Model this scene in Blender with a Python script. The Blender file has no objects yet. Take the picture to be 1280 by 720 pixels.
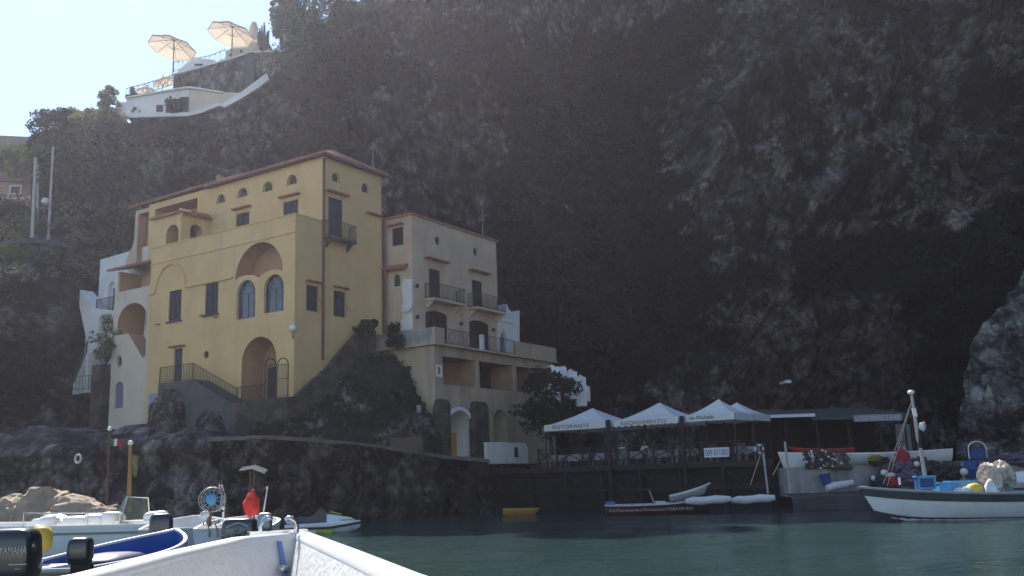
import bpy, bmesh, math, random
import numpy as np
from mathutils import Vector, Matrix, noise, Quaternion
R=math.radians; PI=math.pi
random.seed(7)
SC=bpy.context.scene; COL=SC.collection
# ------------------------------------------------------------------ survey: camera station and sight lines used to measure the place
F_=1200.; PITCH=R(11.07); ROLL=R(1.9); EYE=2.1
def ray(px,py):
    x=px-640; y=360-py
    c,s=math.cos(-ROLL),math.sin(-ROLL); x,y=c*x-s*y,s*x+c*y
    return Vector((x/F_,(F_*math.cos(PITCH)-y*math.sin(PITCH))/F_,(F_*math.sin(PITCH)+y*math.cos(PITCH))/F_))
def at_y(px,py,Y):
    d=ray(px,py); return Vector((0,0,EYE))+d*(Y/d.y)
def at_z(px,py,Z):
    d=ray(px,py); return Vector((0,0,EYE))+d*((Z-EYE)/d.z)
# street grid of the houses: A runs along the sea fronts (to the left), B along the side walls (to the right and back)
A=Vector((-math.sin(R(57)),math.cos(R(57)),0)); B=Vector((math.sin(R(33)),math.cos(R(33)),0))
def W(s,t,z): return A*s+B*t+Vector((0,0,z))
def H(p): return (p.dot(A),p.dot(B),p.z)
def on_t(px,py,t):
    d=ray(px,py); return H(Vector((0,0,EYE))+d*(t/d.dot(B)))
def on_s(px,py,s):
    d=ray(px,py); return H(Vector((0,0,EYE))+d*(s/d.dot(A)))
def rect_t(x0,x1,y0,y1,t):   # -> s0,s1,z0,z1
    xm,ym=(x0+x1)/2,(y0+y1)/2
    a=on_t(x0,ym,t)[0]; b=on_t(x1,ym,t)[0]; zt=on_t(xm,y0,t)[2]; zb=on_t(xm,y1,t)[2]
    return min(a,b),max(a,b),zb,zt
def rect_s(x0,x1,y0,y1,s):   # -> t0,t1,z0,z1
    xm,ym=(x0+x1)/2,(y0+y1)/2
    a=on_s(x0,ym,s)[1]; b=on_s(x1,ym,s)[1]; zt=on_s(xm,y0,s)[2]; zb=on_s(xm,y1,s)[2]
    return min(a,b),max(a,b),zb,zt
# ------------------------------------------------------------------ materials
MATS={}
def nt(name):
    m=bpy.data.materials.new(name); m.use_nodes=True; n=m.node_tree; n.nodes.clear()
    o=n.nodes.new('ShaderNodeOutputMaterial'); return m,n,o
def c4(c): return (c[0],c[1],c[2],1)
def pmat(name,c1,c2=None,scale=2.0,rough=.8,bump=.15,bscale=12.,metal=0.,streak=None,sk=.5,coat=0.,spec=.3,coords='Object',detail=6):
    """procedural surface: two-tone noise, optional vertical weather streaks, fine bump"""
    m,n,o=nt(name); N=n.nodes; L=n.links
    p=N.new('ShaderNodeBsdfPrincipled'); L.new(p.outputs[0],o.inputs[0])
    tc=N.new('ShaderNodeTexCoord'); src=tc.outputs[coords]
    p.inputs['Roughness'].default_value=rough; p.inputs['Metallic'].default_value=metal
    p.inputs['Specular IOR Level'].default_value=spec
    if coat: p.inputs['Coat Weight'].default_value=coat; p.inputs['Coat Roughness'].default_value=.1
    if c2 is None: c2=tuple(x*.8 for x in c1)
    nz=N.new('ShaderNodeTexNoise'); nz.inputs['Scale'].default_value=scale; nz.inputs['Detail'].default_value=detail; nz.inputs['Roughness'].default_value=.6
    L.new(src,nz.inputs['Vector'])
    cr=N.new('ShaderNodeValToRGB'); cr.color_ramp.elements[0].position=.32; cr.color_ramp.elements[1].position=.68
    cr.color_ramp.elements[0].color=c4(c1); cr.color_ramp.elements[1].color=c4(c2); L.new(nz.outputs[0],cr.inputs[0])
    out=cr.outputs[0]
    if streak:
        mp=N.new('ShaderNodeMapping'); mp.inputs['Scale'].default_value=(1.0,1.0,.17); L.new(src,mp.inputs[0])
        n2=N.new('ShaderNodeTexNoise'); n2.inputs['Scale'].default_value=1.; n2.inputs['Detail'].default_value=8; L.new(mp.outputs[0],n2.inputs['Vector'])
        r2=N.new('ShaderNodeValToRGB'); r2.color_ramp.elements[0].position=.5; r2.color_ramp.elements[1].position=.78
        r2.color_ramp.elements[0].color=(0,0,0,1); r2.color_ramp.elements[1].color=(sk,sk,sk,1); L.new(n2.outputs[0],r2.inputs[0])
        mx=N.new('ShaderNodeMix'); mx.data_type='RGBA'; mx.inputs[7].default_value=c4(streak)
        L.new(r2.outputs[0],mx.inputs[0]); L.new(out,mx.inputs[6]); out=mx.outputs[2]
    L.new(out,p.inputs['Base Color'])
    if bump:
        nb=N.new('ShaderNodeTexNoise'); nb.inputs['Scale'].default_value=bscale; nb.inputs['Detail'].default_value=5; L.new(src,nb.inputs['Vector'])
        b=N.new('ShaderNodeBump'); b.inputs['Strength'].default_value=bump; b.inputs['Distance'].default_value=.05
        L.new(nb.outputs[0],b.inputs['Height']); L.new(b.outputs[0],p.inputs['Normal'])
    MATS[name]=m; return m
M=MATS
pmat('yellow_plaster',(.66,.46,.225),(.58,.395,.185),.55,.9,.12,9,streak=(.42,.29,.17),sk=.4)
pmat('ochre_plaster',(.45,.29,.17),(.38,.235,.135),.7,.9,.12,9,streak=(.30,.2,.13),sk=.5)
pmat('cream_plaster',(.59,.465,.36),(.49,.375,.285),.6,.9,.15,8,streak=(.30,.24,.20),sk=.5)
pmat('beige_plaster',(.46,.37,.27),(.36,.285,.21),.6,.9,.2,7,streak=(.18,.15,.13),sk=.65)
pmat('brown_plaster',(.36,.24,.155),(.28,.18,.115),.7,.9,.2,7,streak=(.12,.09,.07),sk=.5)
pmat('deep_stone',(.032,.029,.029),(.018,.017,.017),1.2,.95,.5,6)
pmat('path_stone',(.17,.16,.155),(.10,.095,.092),1.5,.9,.4,7,streak=(.05,.05,.05),sk=.6)
pmat('brown_brick',(.12,.082,.06),(.085,.06,.045),2,.9,.4,9)
pmat('seat_grey',(.09,.09,.10),(.06,.06,.068),3,.6,.1)
pmat('wet_stone',(.085,.08,.078),(.05,.048,.047),1.2,.85,.5,6,streak=(.03,.03,.03),sk=.8)
pmat('pale_plaster',(.62,.55,.45),(.54,.47,.38),.6,.9,.12,8,streak=(.40,.35,.3),sk=.5)
pmat('white_wash',(.74,.74,.74),(.62,.63,.65),.8,.85,.15,7,streak=(.45,.44,.42),sk=.45)
pmat('blue_wash',(.28,.32,.42),(.22,.26,.36),1.2,.9,.2,7,streak=(.2,.2,.22),sk=.6)
pmat('grey_plaster',(.12,.112,.108),(.075,.07,.068),.9,.95,.35,6,streak=(.07,.065,.06),sk=.8)
pmat('concrete',(.36,.35,.34),(.22,.215,.21),1.3,.9,.3,8,streak=(.1,.095,.09),sk=.9)
pmat('dark_door',(.035,.032,.04),(.05,.045,.05),4,.6,.1)
pmat('slate_shutter',(.034,.036,.048),(.025,.027,.038),5,.6,.1)
pmat('brown_shutter',(.024,.016,.015),(.034,.022,.02),5,.6,.1)
pmat('blue_door',(.14,.16,.27),(.11,.13,.22),3,.7,.15)
pmat('glass_pane',(.03,.035,.045),(.06,.07,.085),.8,.12,0,spec=.6)
pmat('terracotta',(.40,.185,.115),(.27,.12,.08),3,.85,.3,10)
pmat('iron',(.022,.022,.026),(.03,.03,.034),5,.55,.1,metal=.3)
pmat('drain_copper',(.16,.06,.05),(.12,.05,.045),4,.6,.1)
pmat('white_paint',(.80,.78,.75),(.70,.68,.65),3,.45,.06,14,coat=.15)
pmat('boat_white',(.74,.76,.78),(.62,.65,.68),1.4,.35,.05,16,coat=.3,streak=(.42,.33,.24),sk=.35)
pmat('fibreglass',(.80,.77,.73),(.73,.70,.66),3,.5,.22,34)
pmat('hull_grey',(.40,.42,.45),(.34,.36,.39),1.5,.45,.05,coat=.2)
pmat('boat_blue',(.03,.10,.38),(.025,.08,.30),2,.4,.05,coat=.3)
pmat('band_grey',(.05,.06,.07),(.035,.042,.05),2,.5,.05)
pmat('dark_blue',(.02,.035,.09),(.015,.028,.07),2,.4,.05,coat=.3)
pmat('sky_blue_plastic',(.10,.34,.58),(.08,.28,.5),3,.4,.1)
pmat('deep_blue_plastic',(.03,.08,.24),(.025,.065,.19),3,.5,.1)
pmat('black_gloss',(.012,.013,.018),(.018,.019,.025),2,.28,.03,coat=.5,spec=.5)
pmat('black_matt',(.018,.018,.02),(.03,.03,.032),4,.7,.15)
pmat('maroon',(.06,.022,.022),(.085,.032,.028),2,.6,.1,streak=(.1,.09,.08),sk=.4)
pmat('red_paint',(.42,.035,.03),(.32,.03,.028),2,.5,.08)
pmat('red_cloth',(.60,.05,.04),(.45,.035,.03),3,.8,.3)
pmat('yellow_plastic',(.72,.48,.06),(.62,.40,.05),3,.4,.1)
pmat('orange_boat',(.45,.24,.05),(.36,.18,.04),2,.5,.1)
pmat('lime',(.36,.50,.04),(.30,.42,.035),2,.4,.05)
pmat('chrome',(.62,.62,.63),(.5,.5,.52),4,.22,.03,metal=.9)
pmat('grey_metal',(.35,.35,.36),(.26,.26,.27),4,.45,.1,metal=.6)
pmat('pale_pole',(.42,.40,.38),(.34,.32,.31),3,.7,.1)
pmat('varnished_wood',(.36,.20,.07),(.28,.15,.05),3,.5,.2)
pmat('rust_pole',(.15,.075,.06),(.11,.06,.05),4,.8,.2)
pmat('old_wood',(.085,.066,.05),(.05,.04,.032),2.5,.85,.4,14)
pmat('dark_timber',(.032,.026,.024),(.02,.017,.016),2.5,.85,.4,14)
pmat('tan_wood',(.34,.26,.16),(.27,.2,.12),3,.7,.2)
pmat('rope',(.45,.4,.32),(.36,.31,.24),8,.9,.3)
pmat('table_cloth',(.36,.37,.40),(.30,.31,.34),3,.9,.2)
pmat('sign_blue',(.06,.10,.32),None,3,.6,0)
pmat('sign_dark',(.05,.05,.07),None,3,.6,0)
pmat('sign_red',(.20,.07,.07),None,3,.6,0)
pmat('sign_white',(.62,.64,.68),(.55,.57,.62),2,.6,.05)
pmat('sign_grey',(.27,.27,.30),(.21,.21,.24),2,.7,.05)
pmat('letter_pale',(.55,.55,.58),None,3,.6,0)
pmat('letter_white',(.7,.7,.72),None,3,.6,0)
pmat('strap_blue',(.16,.26,.55),(.13,.22,.48),3,.6,.1)
pmat('letter_silver',(.42,.43,.46),None,3,.35,0,metal=.5)
pmat('roof_felt',(.085,.08,.08),(.055,.052,.055),1.5,.9,.3)
pmat('skin_tone',(.42,.26,.19),(.36,.22,.16),3,.6,.05)
pmat('hair_dark',(.03,.022,.018),None,6,.7,.2)
pmat('shirt_white',(.60,.61,.64),(.52,.53,.56),4,.9,.2)
pmat('trousers_dark',(.04,.045,.07),None,4,.9,.2)
pmat('net_brown',(.12,.085,.07),(.06,.045,.04),7,.95,1.,30)
pmat('net_purple',(.17,.13,.19),(.09,.07,.11),7,.95,1.,30)
pmat('net_red',(.42,.05,.06),(.28,.03,.04),7,.9,1.,30)
pmat('net_yellow',(.42,.31,.08),(.24,.17,.05),7,.95,1.,30)
pmat('net_dark',(.035,.033,.035),(.06,.055,.055),7,.95,1.,30)
pmat('float_white',(.62,.60,.60),(.52,.5,.5),4,.6,.1)
pmat('boulder',(.48,.38,.28),(.27,.20,.15),2.2,.95,1.,7,streak=(.16,.12,.10),sk=.6)
pmat('bark',(.09,.07,.055),(.05,.04,.032),4,.95,.6,14)
pmat('lamp_globe',(.7,.7,.7),(.65,.65,.66),4,.3,0)
pmat('flag_green',(.03,.22,.08),None,4,.9,.1); pmat('flag_white',(.7,.7,.7),None,4,.9,.1); pmat('flag_red',(.5,.04,.05),None,4,.9,.1); pmat('flag_faded',(.22,.19,.10),(.15,.13,.08),4,.9,.1)
def leafmat(name,c1,c2,trans=.35):
    m,n,o=nt(name); N=n.nodes; L=n.links
    at=N.new('ShaderNodeAttribute'); at.attribute_name='tone'; at.attribute_type='GEOMETRY'
    mx=N.new('ShaderNodeMix'); mx.data_type='RGBA'; mx.inputs[6].default_value=c4(c1); mx.inputs[7].default_value=c4(c2); L.new(at.outputs['Fac'],mx.inputs[0])
    d=N.new('ShaderNodeBsdfDiffuse'); t=N.new('ShaderNodeBsdfTranslucent'); ms=N.new('ShaderNodeMixShader'); ms.inputs[0].default_value=trans
    L.new(mx.outputs[2],d.inputs[0]); L.new(mx.outputs[2],t.inputs[0]); L.new(d.outputs[0],ms.inputs[1]); L.new(t.outputs[0],ms.inputs[2]); L.new(ms.outputs[0],o.inputs[0])
    MATS[name]=m; return m
leafmat('leaf_dark',(.016,.022,.014),(.050,.060,.030),.25)
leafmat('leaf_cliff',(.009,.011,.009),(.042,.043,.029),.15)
leafmat('leaf_green',(.05,.085,.02),(.17,.21,.06))
leafmat('leaf_olive',(.08,.10,.05),(.21,.22,.12),.45)
leafmat('leaf_pine',(.03,.05,.025),(.08,.115,.045))
leafmat('leaf_rust',(.12,.115,.05),(.27,.24,.11),.45)
def clothmat(name,c,trans=.55):
    m,n,o=nt(name); N=n.nodes; L=n.links
    tc=N.new('ShaderNodeTexCoord'); nz=N.new('ShaderNodeTexNoise'); nz.inputs['Scale'].default_value=1.5; L.new(tc.outputs['Object'],nz.inputs['Vector'])
    mx=N.new('ShaderNodeMix'); mx.data_type='RGBA'; mx.inputs[6].default_value=c4(c); mx.inputs[7].default_value=c4([x*.82 for x in c]); L.new(nz.outputs[0],mx.inputs[0])
    d=N.new('ShaderNodeBsdfDiffuse'); t=N.new('ShaderNodeBsdfTranslucent'); ms=N.new('ShaderNodeMixShader'); ms.inputs[0].default_value=trans
    L.new(mx.outputs[2],d.inputs[0]); L.new(mx.outputs[2],t.inputs[0]); L.new(d.outputs[0],ms.inputs[1]); L.new(t.outputs[0],ms.inputs[2]); L.new(ms.outputs[0],o.inputs[0])
    MATS[name]=m; return m
clothmat('parasol_cloth',(.56,.47,.37),.5); clothmat('gazebo_cloth',(.74,.74,.74),.12)
def glassmat():
    m,n,o=nt('clear_screen'); N=n.nodes; L=n.links
    t=N.new('ShaderNodeBsdfTransparent'); t.inputs[0].default_value=(.62,.68,.60,1); g=N.new('ShaderNodeBsdfGlossy'); g.inputs['Roughness'].default_value=.08
    f=N.new('ShaderNodeMixShader'); f.inputs[0].default_value=.14; L.new(t.outputs[0],f.inputs[1]); L.new(g.outputs[0],f.inputs[2])
    d=N.new('ShaderNodeBsdfDiffuse'); d.inputs[0].default_value=(.35,.38,.32,1); e=N.new('ShaderNodeMixShader'); e.inputs[0].default_value=.25
    L.new(f.outputs[0],e.inputs[1]); L.new(d.outputs[0],e.inputs[2]); L.new(e.outputs[0],o.inputs[0]); MATS['clear_screen']=m
glassmat()
def wrapmat():
    m,n,o=nt('plastic_wrap'); N=n.nodes; L=n.links
    p=N.new('ShaderNodeBsdfPrincipled'); p.inputs['Base Color'].default_value=(.42,.36,.30,1); p.inputs['Roughness'].default_value=.22; p.inputs['Coat Weight'].default_value=.6
    tc=N.new('ShaderNodeTexCoord'); v=N.new('ShaderNodeTexVoronoi'); v.inputs['Scale'].default_value=5; L.new(tc.outputs['Object'],v.inputs['Vector'])
    b=N.new('ShaderNodeBump'); b.inputs['Strength'].default_value=.9; b.inputs['Distance'].default_value=.12; L.new(v.outputs[0],b.inputs['Height']); L.new(b.outputs[0],p.inputs['Normal'])
    L.new(p.outputs[0],o.inputs[0]); MATS['plastic_wrap']=m
wrapmat()
def rockmat(name,rock1,rock2,dark,veg,warm=None,ysc=.15):
    """cliff: pale and dark limestone, rusty wash, cracks; plant cover follows the vertex attribute 'veg'"""
    m,n,o=nt(name); N=n.nodes; L=n.links
    p=N.new('ShaderNodeBsdfPrincipled'); p.inputs['Roughness'].default_value=.95; p.inputs['Specular IOR Level'].default_value=.15; L.new(p.outputs[0],o.inputs[0])
    tc=N.new('ShaderNodeTexCoord'); src=tc.outputs['Object']
    MP=[]
    def nz(scale,det=8,ro=.6,vec=None,dist=0):
        x=N.new('ShaderNodeTexNoise'); x.inputs['Scale'].default_value=scale; x.inputs['Detail'].default_value=det; x.inputs['Roughness'].default_value=ro; x.inputs['Distortion'].default_value=dist
        L.new(vec or (MP[0] if MP else src),x.inputs['Vector']); return x.outputs[0]
    def ramp(v,a,b,ca=(0,0,0),cb=(1,1,1)):
        r=N.new('ShaderNodeValToRGB'); r.color_ramp.elements[0].position=a; r.color_ramp.elements[1].position=b
        r.color_ramp.elements[0].color=c4(ca); r.color_ramp.elements[1].color=c4(cb); L.new(v,r.inputs[0]); return r.outputs[0]
    def mix(f,a,b):
        x=N.new('ShaderNodeMix'); x.data_type='RGBA'; L.new(f,x.inputs[0]) if not isinstance(f,float) else None
        if isinstance(f,float): x.inputs[0].default_value=f
        for k,c in ((6,a),(7,b)):
            if isinstance(c,tuple): x.inputs[k].default_value=c4(c)
            else: L.new(c,x.inputs[k])
        return x.outputs[2]
    mp=N.new('ShaderNodeMapping'); mp.inputs['Scale'].default_value=(1,ysc,.8); L.new(src,mp.inputs[0]); MP.append(mp.outputs[0])
    base=ramp(nz(.45,10,.68,mp.outputs[0],.0),.45,.56,rock2,rock1)
    base=mix(ramp(nz(.6,11,.74,mp.outputs[0]),.49,.545),base,dark)
    if warm: base=mix(ramp(nz(.09,5,.55),.50,.68,(0,0,0),(.7,.7,.7)),base,warm)
    fine=ramp(nz(2.6,9,.76),.42,.60,(.45,.45,.46),(1.5,1.47,1.43))
    mul=N.new('ShaderNodeMix'); mul.data_type='RGBA'; mul.blend_type='MULTIPLY'; mul.inputs[0].default_value=1; L.new(base,mul.inputs[6]); L.new(fine,mul.inputs[7]); base=mul.outputs[2]
    vo=N.new('ShaderNodeTexVoronoi'); vo.inputs['Scale'].default_value=1.6; L.new(mp.outputs[0],vo.inputs['Vector']); vb=N.new('ShaderNodeRGBToBW'); L.new(vo.outputs['Color'],vb.inputs[0]); vr=ramp(vb.outputs[0],.2,.8,(.62,.62,.64),(1.3,1.28,1.24))
    m2=N.new('ShaderNodeMix'); m2.data_type='RGBA'; m2.blend_type='MULTIPLY'; m2.inputs[0].default_value=.8; L.new(base,m2.inputs[6]); L.new(vr,m2.inputs[7]); base=m2.outputs[2]
    # crack network: warped cell edges, taller than wide
    wn=N.new('ShaderNodeTexNoise'); wn.inputs['Scale'].default_value=.7; wn.inputs['Detail'].default_value=6; L.new(mp.outputs[0],wn.inputs['Vector'])
    wv=N.new('ShaderNodeVectorMath'); wv.operation='MULTIPLY_ADD'; L.new(wn.outputs['Color'],wv.inputs[0]); wv.inputs[1].default_value=(1.6,0,1.6); L.new(mp.outputs[0],wv.inputs[2])
    hs=[]
    for sc_,w_ in ((.34,.07),(.95,.09)):
        m3=N.new('ShaderNodeMapping'); m3.inputs['Scale'].default_value=(1,1,.55); L.new(wv.outputs[0],m3.inputs[0])
        ce=N.new('ShaderNodeTexVoronoi'); ce.feature='DISTANCE_TO_EDGE'; ce.inputs['Scale'].default_value=sc_; L.new(m3.outputs[0],ce.inputs['Vector']); cr_=ramp(ce.outputs['Distance'],.0,w_,(.30,.30,.31),(1,1,1)); hs.append(cr_)
        m4=N.new('ShaderNodeMix'); m4.data_type='RGBA'; m4.blend_type='MULTIPLY'; m4.inputs[0].default_value=.85; L.new(base,m4.inputs[6]); L.new(cr_,m4.inputs[7]); base=m4.outputs[2]
    at=N.new('ShaderNodeAttribute'); at.attribute_name='veg'
    ad=N.new('ShaderNodeMath'); ad.operation='ADD'; L.new(at.outputs['Fac'],ad.inputs[0])
    sc=N.new('ShaderNodeMath'); sc.operation='MULTIPLY_ADD'; L.new(nz(1.1,8,.7),sc.inputs[0]); sc.inputs[1].default_value=1.2; sc.inputs[2].default_value=-.6; L.new(sc.outputs[0],ad.inputs[1])
    col=mix(ramp(ad.outputs[0],.42,.62),base,veg)
    L.new(col,p.inputs['Base Color'])
    b=N.new('ShaderNodeBump'); b.inputs['Strength'].default_value=.9; b.inputs['Distance'].default_value=.5; L.new(nz(1.1,10,.72),b.inputs['Height'])
    b2=N.new('ShaderNodeBump'); b2.inputs['Strength'].default_value=.9; b2.inputs['Distance'].default_value=.22; L.new(nz(4.5,7,.75),b2.inputs['Height']); L.new(b.outputs[0],b2.inputs['Normal'])
    b3=N.new('ShaderNodeBump'); b3.inputs['Strength'].default_value=.9; b3.inputs['Distance'].default_value=.45; L.new(hs[0],b3.inputs['Height']); L.new(b2.outputs[0],b3.inputs['Normal'])
    L.new(b3.outputs[0],p.inputs['Normal']); MATS[name]=m; return m
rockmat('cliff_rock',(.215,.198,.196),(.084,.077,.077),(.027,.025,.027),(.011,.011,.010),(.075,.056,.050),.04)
rockmat('wall_rock',(.18,.15,.125),(.09,.076,.066),(.028,.025,.024),(.03,.03,.022))
rockmat('shore_rock',(.30,.265,.24),(.16,.145,.135),(.055,.05,.05),(.035,.038,.025))
rockmat('outcrop_rock',(.31,.295,.28),(.20,.19,.18),(.075,.07,.068),(.045,.05,.03))
def masonry():
    m,n,o=nt('rubble_masonry'); N=n.nodes; L=n.links
    p=N.new('ShaderNodeBsdfPrincipled'); p.inputs['Roughness'].default_value=.95; p.inputs['Specular IOR Level'].default_value=.15; L.new(p.outputs[0],o.inputs[0])
    tc=N.new('ShaderNodeTexCoord'); v=N.new('ShaderNodeTexVoronoi'); v.inputs['Scale'].default_value=1.7; L.new(tc.outputs['Object'],v.inputs['Vector'])
    ve=N.new('ShaderNodeTexVoronoi'); ve.feature='DISTANCE_TO_EDGE'; ve.inputs['Scale'].default_value=1.7; L.new(tc.outputs['Object'],ve.inputs['Vector'])
    nz=N.new('ShaderNodeTexNoise'); nz.inputs['Scale'].default_value=.8; nz.inputs['Detail'].default_value=9; nz.inputs['Roughness'].default_value=.7; L.new(tc.outputs['Object'],nz.inputs['Vector'])
    r=N.new('ShaderNodeValToRGB'); r.color_ramp.elements[0].position=.3; r.color_ramp.elements[1].position=.7; r.color_ramp.elements[0].color=(.05,.045,.042,1); r.color_ramp.elements[1].color=(.15,.125,.10,1); L.new(nz.outputs[0],r.inputs[0])
    hs=N.new('ShaderNodeMix'); hs.data_type='RGBA'; hs.blend_type='MULTIPLY'; hs.inputs[0].default_value=.6; L.new(r.outputs[0],hs.inputs[6]); bw=N.new('ShaderNodeRGBToBW'); L.new(v.outputs['Color'],bw.inputs[0]); L.new(bw.outputs[0],hs.inputs[7])
    L.new(hs.outputs[2],p.inputs['Base Color'])
    ed=N.new('ShaderNodeValToRGB'); ed.color_ramp.elements[1].position=.12; L.new(ve.outputs['Distance'],ed.inputs[0])
    b=N.new('ShaderNodeBump'); b.inputs['Strength'].default_value=.7; b.inputs['Distance'].default_value=.12; L.new(ed.outputs[0],b.inputs['Height'])
    b2=N.new('ShaderNodeBump'); b2.inputs['Strength'].default_value=.6; b2.inputs['Distance'].default_value=.1; L.new(nz.outputs[0],b2.inputs['Height']); L.new(b.outputs[0],b2.inputs['Normal']); L.new(b2.outputs[0],p.inputs['Normal'])
    MATS['rubble_masonry']=m
masonry()
def watermat():
    m,n,o=nt('sea_water'); N=n.nodes; L=n.links
    p=N.new('ShaderNodeBsdfPrincipled'); p.inputs['Base Color'].default_value=(.022,.046,.046,1); p.inputs['Roughness'].default_value=.09; p.inputs['IOR'].default_value=1.33; L.new(p.outputs[0],o.inputs[0])
    tc=N.new('ShaderNodeTexCoord'); prev=None
    for sc,ds,st,mapp in ((.9,.10,.75,(1,1.9,1)),(3.2,.045,.8,(1,1.6,1)),(9,.014,.7,(1,1.3,1))):
        mp=N.new('ShaderNodeMapping'); mp.inputs['Scale'].default_value=mapp; mp.inputs['Rotation'].default_value=(0,0,.35*sc); L.new(tc.outputs['Object'],mp.inputs[0])
        z=N.new('ShaderNodeTexNoise'); z.inputs['Scale'].default_value=sc; z.inputs['Detail'].default_value=4; z.inputs['Distortion'].default_value=.6; L.new(mp.outputs[0],z.inputs['Vector'])
        b=N.new('ShaderNodeBump'); b.inputs['Strength'].default_value=st; b.inputs['Distance'].default_value=ds; L.new(z.outputs[0],b.inputs['Height'])
        if prev: L.new(prev.outputs[0],b.inputs['Normal'])
        prev=b
    L.new(prev.outputs[0],p.inputs['Normal']); MATS['sea_water']=m
watermat()
# ------------------------------------------------------------------ mesh helpers
ORG={}
def tag(o,label=None,cat=None,group=None,kind=None):
    if label: o['label']=label
    if cat: o['category']=cat
    if group: o['group']=group
    if kind: o['kind']=kind
    return o
def empty(name,loc,label,cat,group=None,rz=0):
    o=bpy.data.objects.new(name,None); COL.objects.link(o); o.location=loc; o.rotation_euler=(0,0,rz); o.empty_display_size=.3
    ORG[o.name]=Vector(loc); return tag(o,label,cat,group)
class MB:
    def __init__(s): s.v=[]; s.f=[]; s.m=[]; s.cuts=[]
    def parts(s):
        return [(s.v[a:b],[tuple(i-a for i in f) for f in s.f[c:d]],s.m[c]) for a,b,c,d in s.cuts]
    def add(s,vs,fs,mi=0):
        k=len(s.v); s.cuts.append((k,k+len(vs),len(s.f),len(s.f)+len(fs))); s.v+=[tuple(x) for x in vs]; s.f+=[tuple(i+k for i in f) for f in fs]; s.m+=[mi]*len(fs); return s
    def hexa(s,p,mi=0):  # 8 points: bottom loop, top loop
        return s.add(p,[(3,2,1,0),(4,5,6,7),(0,1,5,4),(1,2,6,5),(2,3,7,6),(3,0,4,7)],mi)
    def box(s,a,b,mi=0):
        x0,y0,z0=a; x1,y1,z1=b
        return s.hexa([(x0,y0,z0),(x1,y0,z0),(x1,y1,z0),(x0,y1,z0),(x0,y0,z1),(x1,y0,z1),(x1,y1,z1),(x0,y1,z1)],mi)
    def hb(s,s0,s1,t0,t1,z0,z1,mi=0):
        return s.hexa([W(s0,t0,z0),W(s1,t0,z0),W(s1,t1,z0),W(s0,t1,z0),W(s0,t0,z1),W(s1,t0,z1),W(s1,t1,z1),W(s0,t1,z1)],mi)
    def prism(s,poly,vec,mi=0):
        n=len(poly); vec=Vector(vec); p=[Vector(q) for q in poly]
        return s.add(p+[q+vec for q in p],[tuple(range(n-1,-1,-1)),tuple(range(n,2*n))]+[(i,(i+1)%n,n+(i+1)%n,n+i) for i in range(n)],mi)
    def tube(s,pts,r,n=6,mi=0,caps=True):
        pts=[Vector(p) for p in pts]; k=len(pts); rr=r if isinstance(r,(list,tuple)) else [r]*k; vs=[]
        up=Vector((0,0,1)); prev=None
        for i,p in enumerate(pts):
            d=(pts[min(i+1,k-1)]-pts[max(i-1,0)])
            if d.length<1e-9: d=Vector((0,0,1))
            d.normalize()
            if prev is None: a=d.cross(up) if abs(d.z)<.95 else d.cross(Vector((1,0,0)))
            else: a=prev-d*prev.dot(d)
            a.normalize(); b=d.cross(a); prev=a
            for j in range(n):
                t=2*PI*j/n; vs.append(p+(a*math.cos(t)+b*math.sin(t))*rr[i])
        fs=[(i*n+j,i*n+(j+1)%n,(i+1)*n+(j+1)%n,(i+1)*n+j) for i in range(k-1) for j in range(n)]
        if caps: fs+=[tuple(range(n-1,-1,-1)),tuple((k-1)*n+j for j in range(n))]
        return s.add(vs,fs,mi)
    def bar(s,p,q,w,h=None,mi=0):
        h=h or w; p=Vector(p); q=Vector(q); d=(q-p).normalized(); a=d.cross(Vector((0,0,1))) if abs(d.z)<.95 else Vector((1,0,0)); a.normalize(); b=a.cross(d)
        c=[(a*x*w/2+b*y*h/2) for x,y in ((-1,-1),(1,-1),(1,1),(-1,1))]
        return s.hexa([p+k for k in c]+[q+k for k in c],mi)
    def lathe(s,prof,c=(0,0,0),n=16,mi=0,ax=None,cap=True):
        c=Vector(c); ax=Vector(ax or (0,0,1)).normalized(); a=ax.orthogonal().normalized(); b=ax.cross(a); vs=[];k=len(prof)
        for r,z in prof:
            for j in range(n):
                t=2*PI*j/n; vs.append(c+ax*z+(a*math.cos(t)+b*math.sin(t))*max(r,1e-4))
        fs=[(i*n+j,i*n+(j+1)%n,(i+1)*n+(j+1)%n,(i+1)*n+j) for i in range(k-1) for j in range(n)]
        if cap: fs+=[tuple(range(n-1,-1,-1)),tuple((k-1)*n+j for j in range(n))]
        return s.add(vs,fs,mi)
    def ball(s,c,r,n=12,mi=0,amp=0,fr=1.,seed=0):
        rx,ry,rz=(r,r,r) if not isinstance(r,(tuple,list)) else r; c=Vector(c); vs=[]; m=max(4,n//2)
        for i in range(m+1):
            ph=PI*i/m
            for j in range(n):
                t=2*PI*j/n; d=Vector((math.sin(ph)*math.cos(t),math.sin(ph)*math.sin(t),math.cos(ph)))
                k=1+(amp*noise.fractal(d*fr+Vector((seed,seed*.7,0)),1.,2.,4) if amp else 0)
                vs.append(c+Vector((d.x*rx*k,d.y*ry*k,d.z*rz*k)))
        return s.add(vs,[(i*n+j,i*n+(j+1)%n,(i+1)*n+(j+1)%n,(i+1)*n+j) for i in range(m) for j in range(n)],mi)
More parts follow.
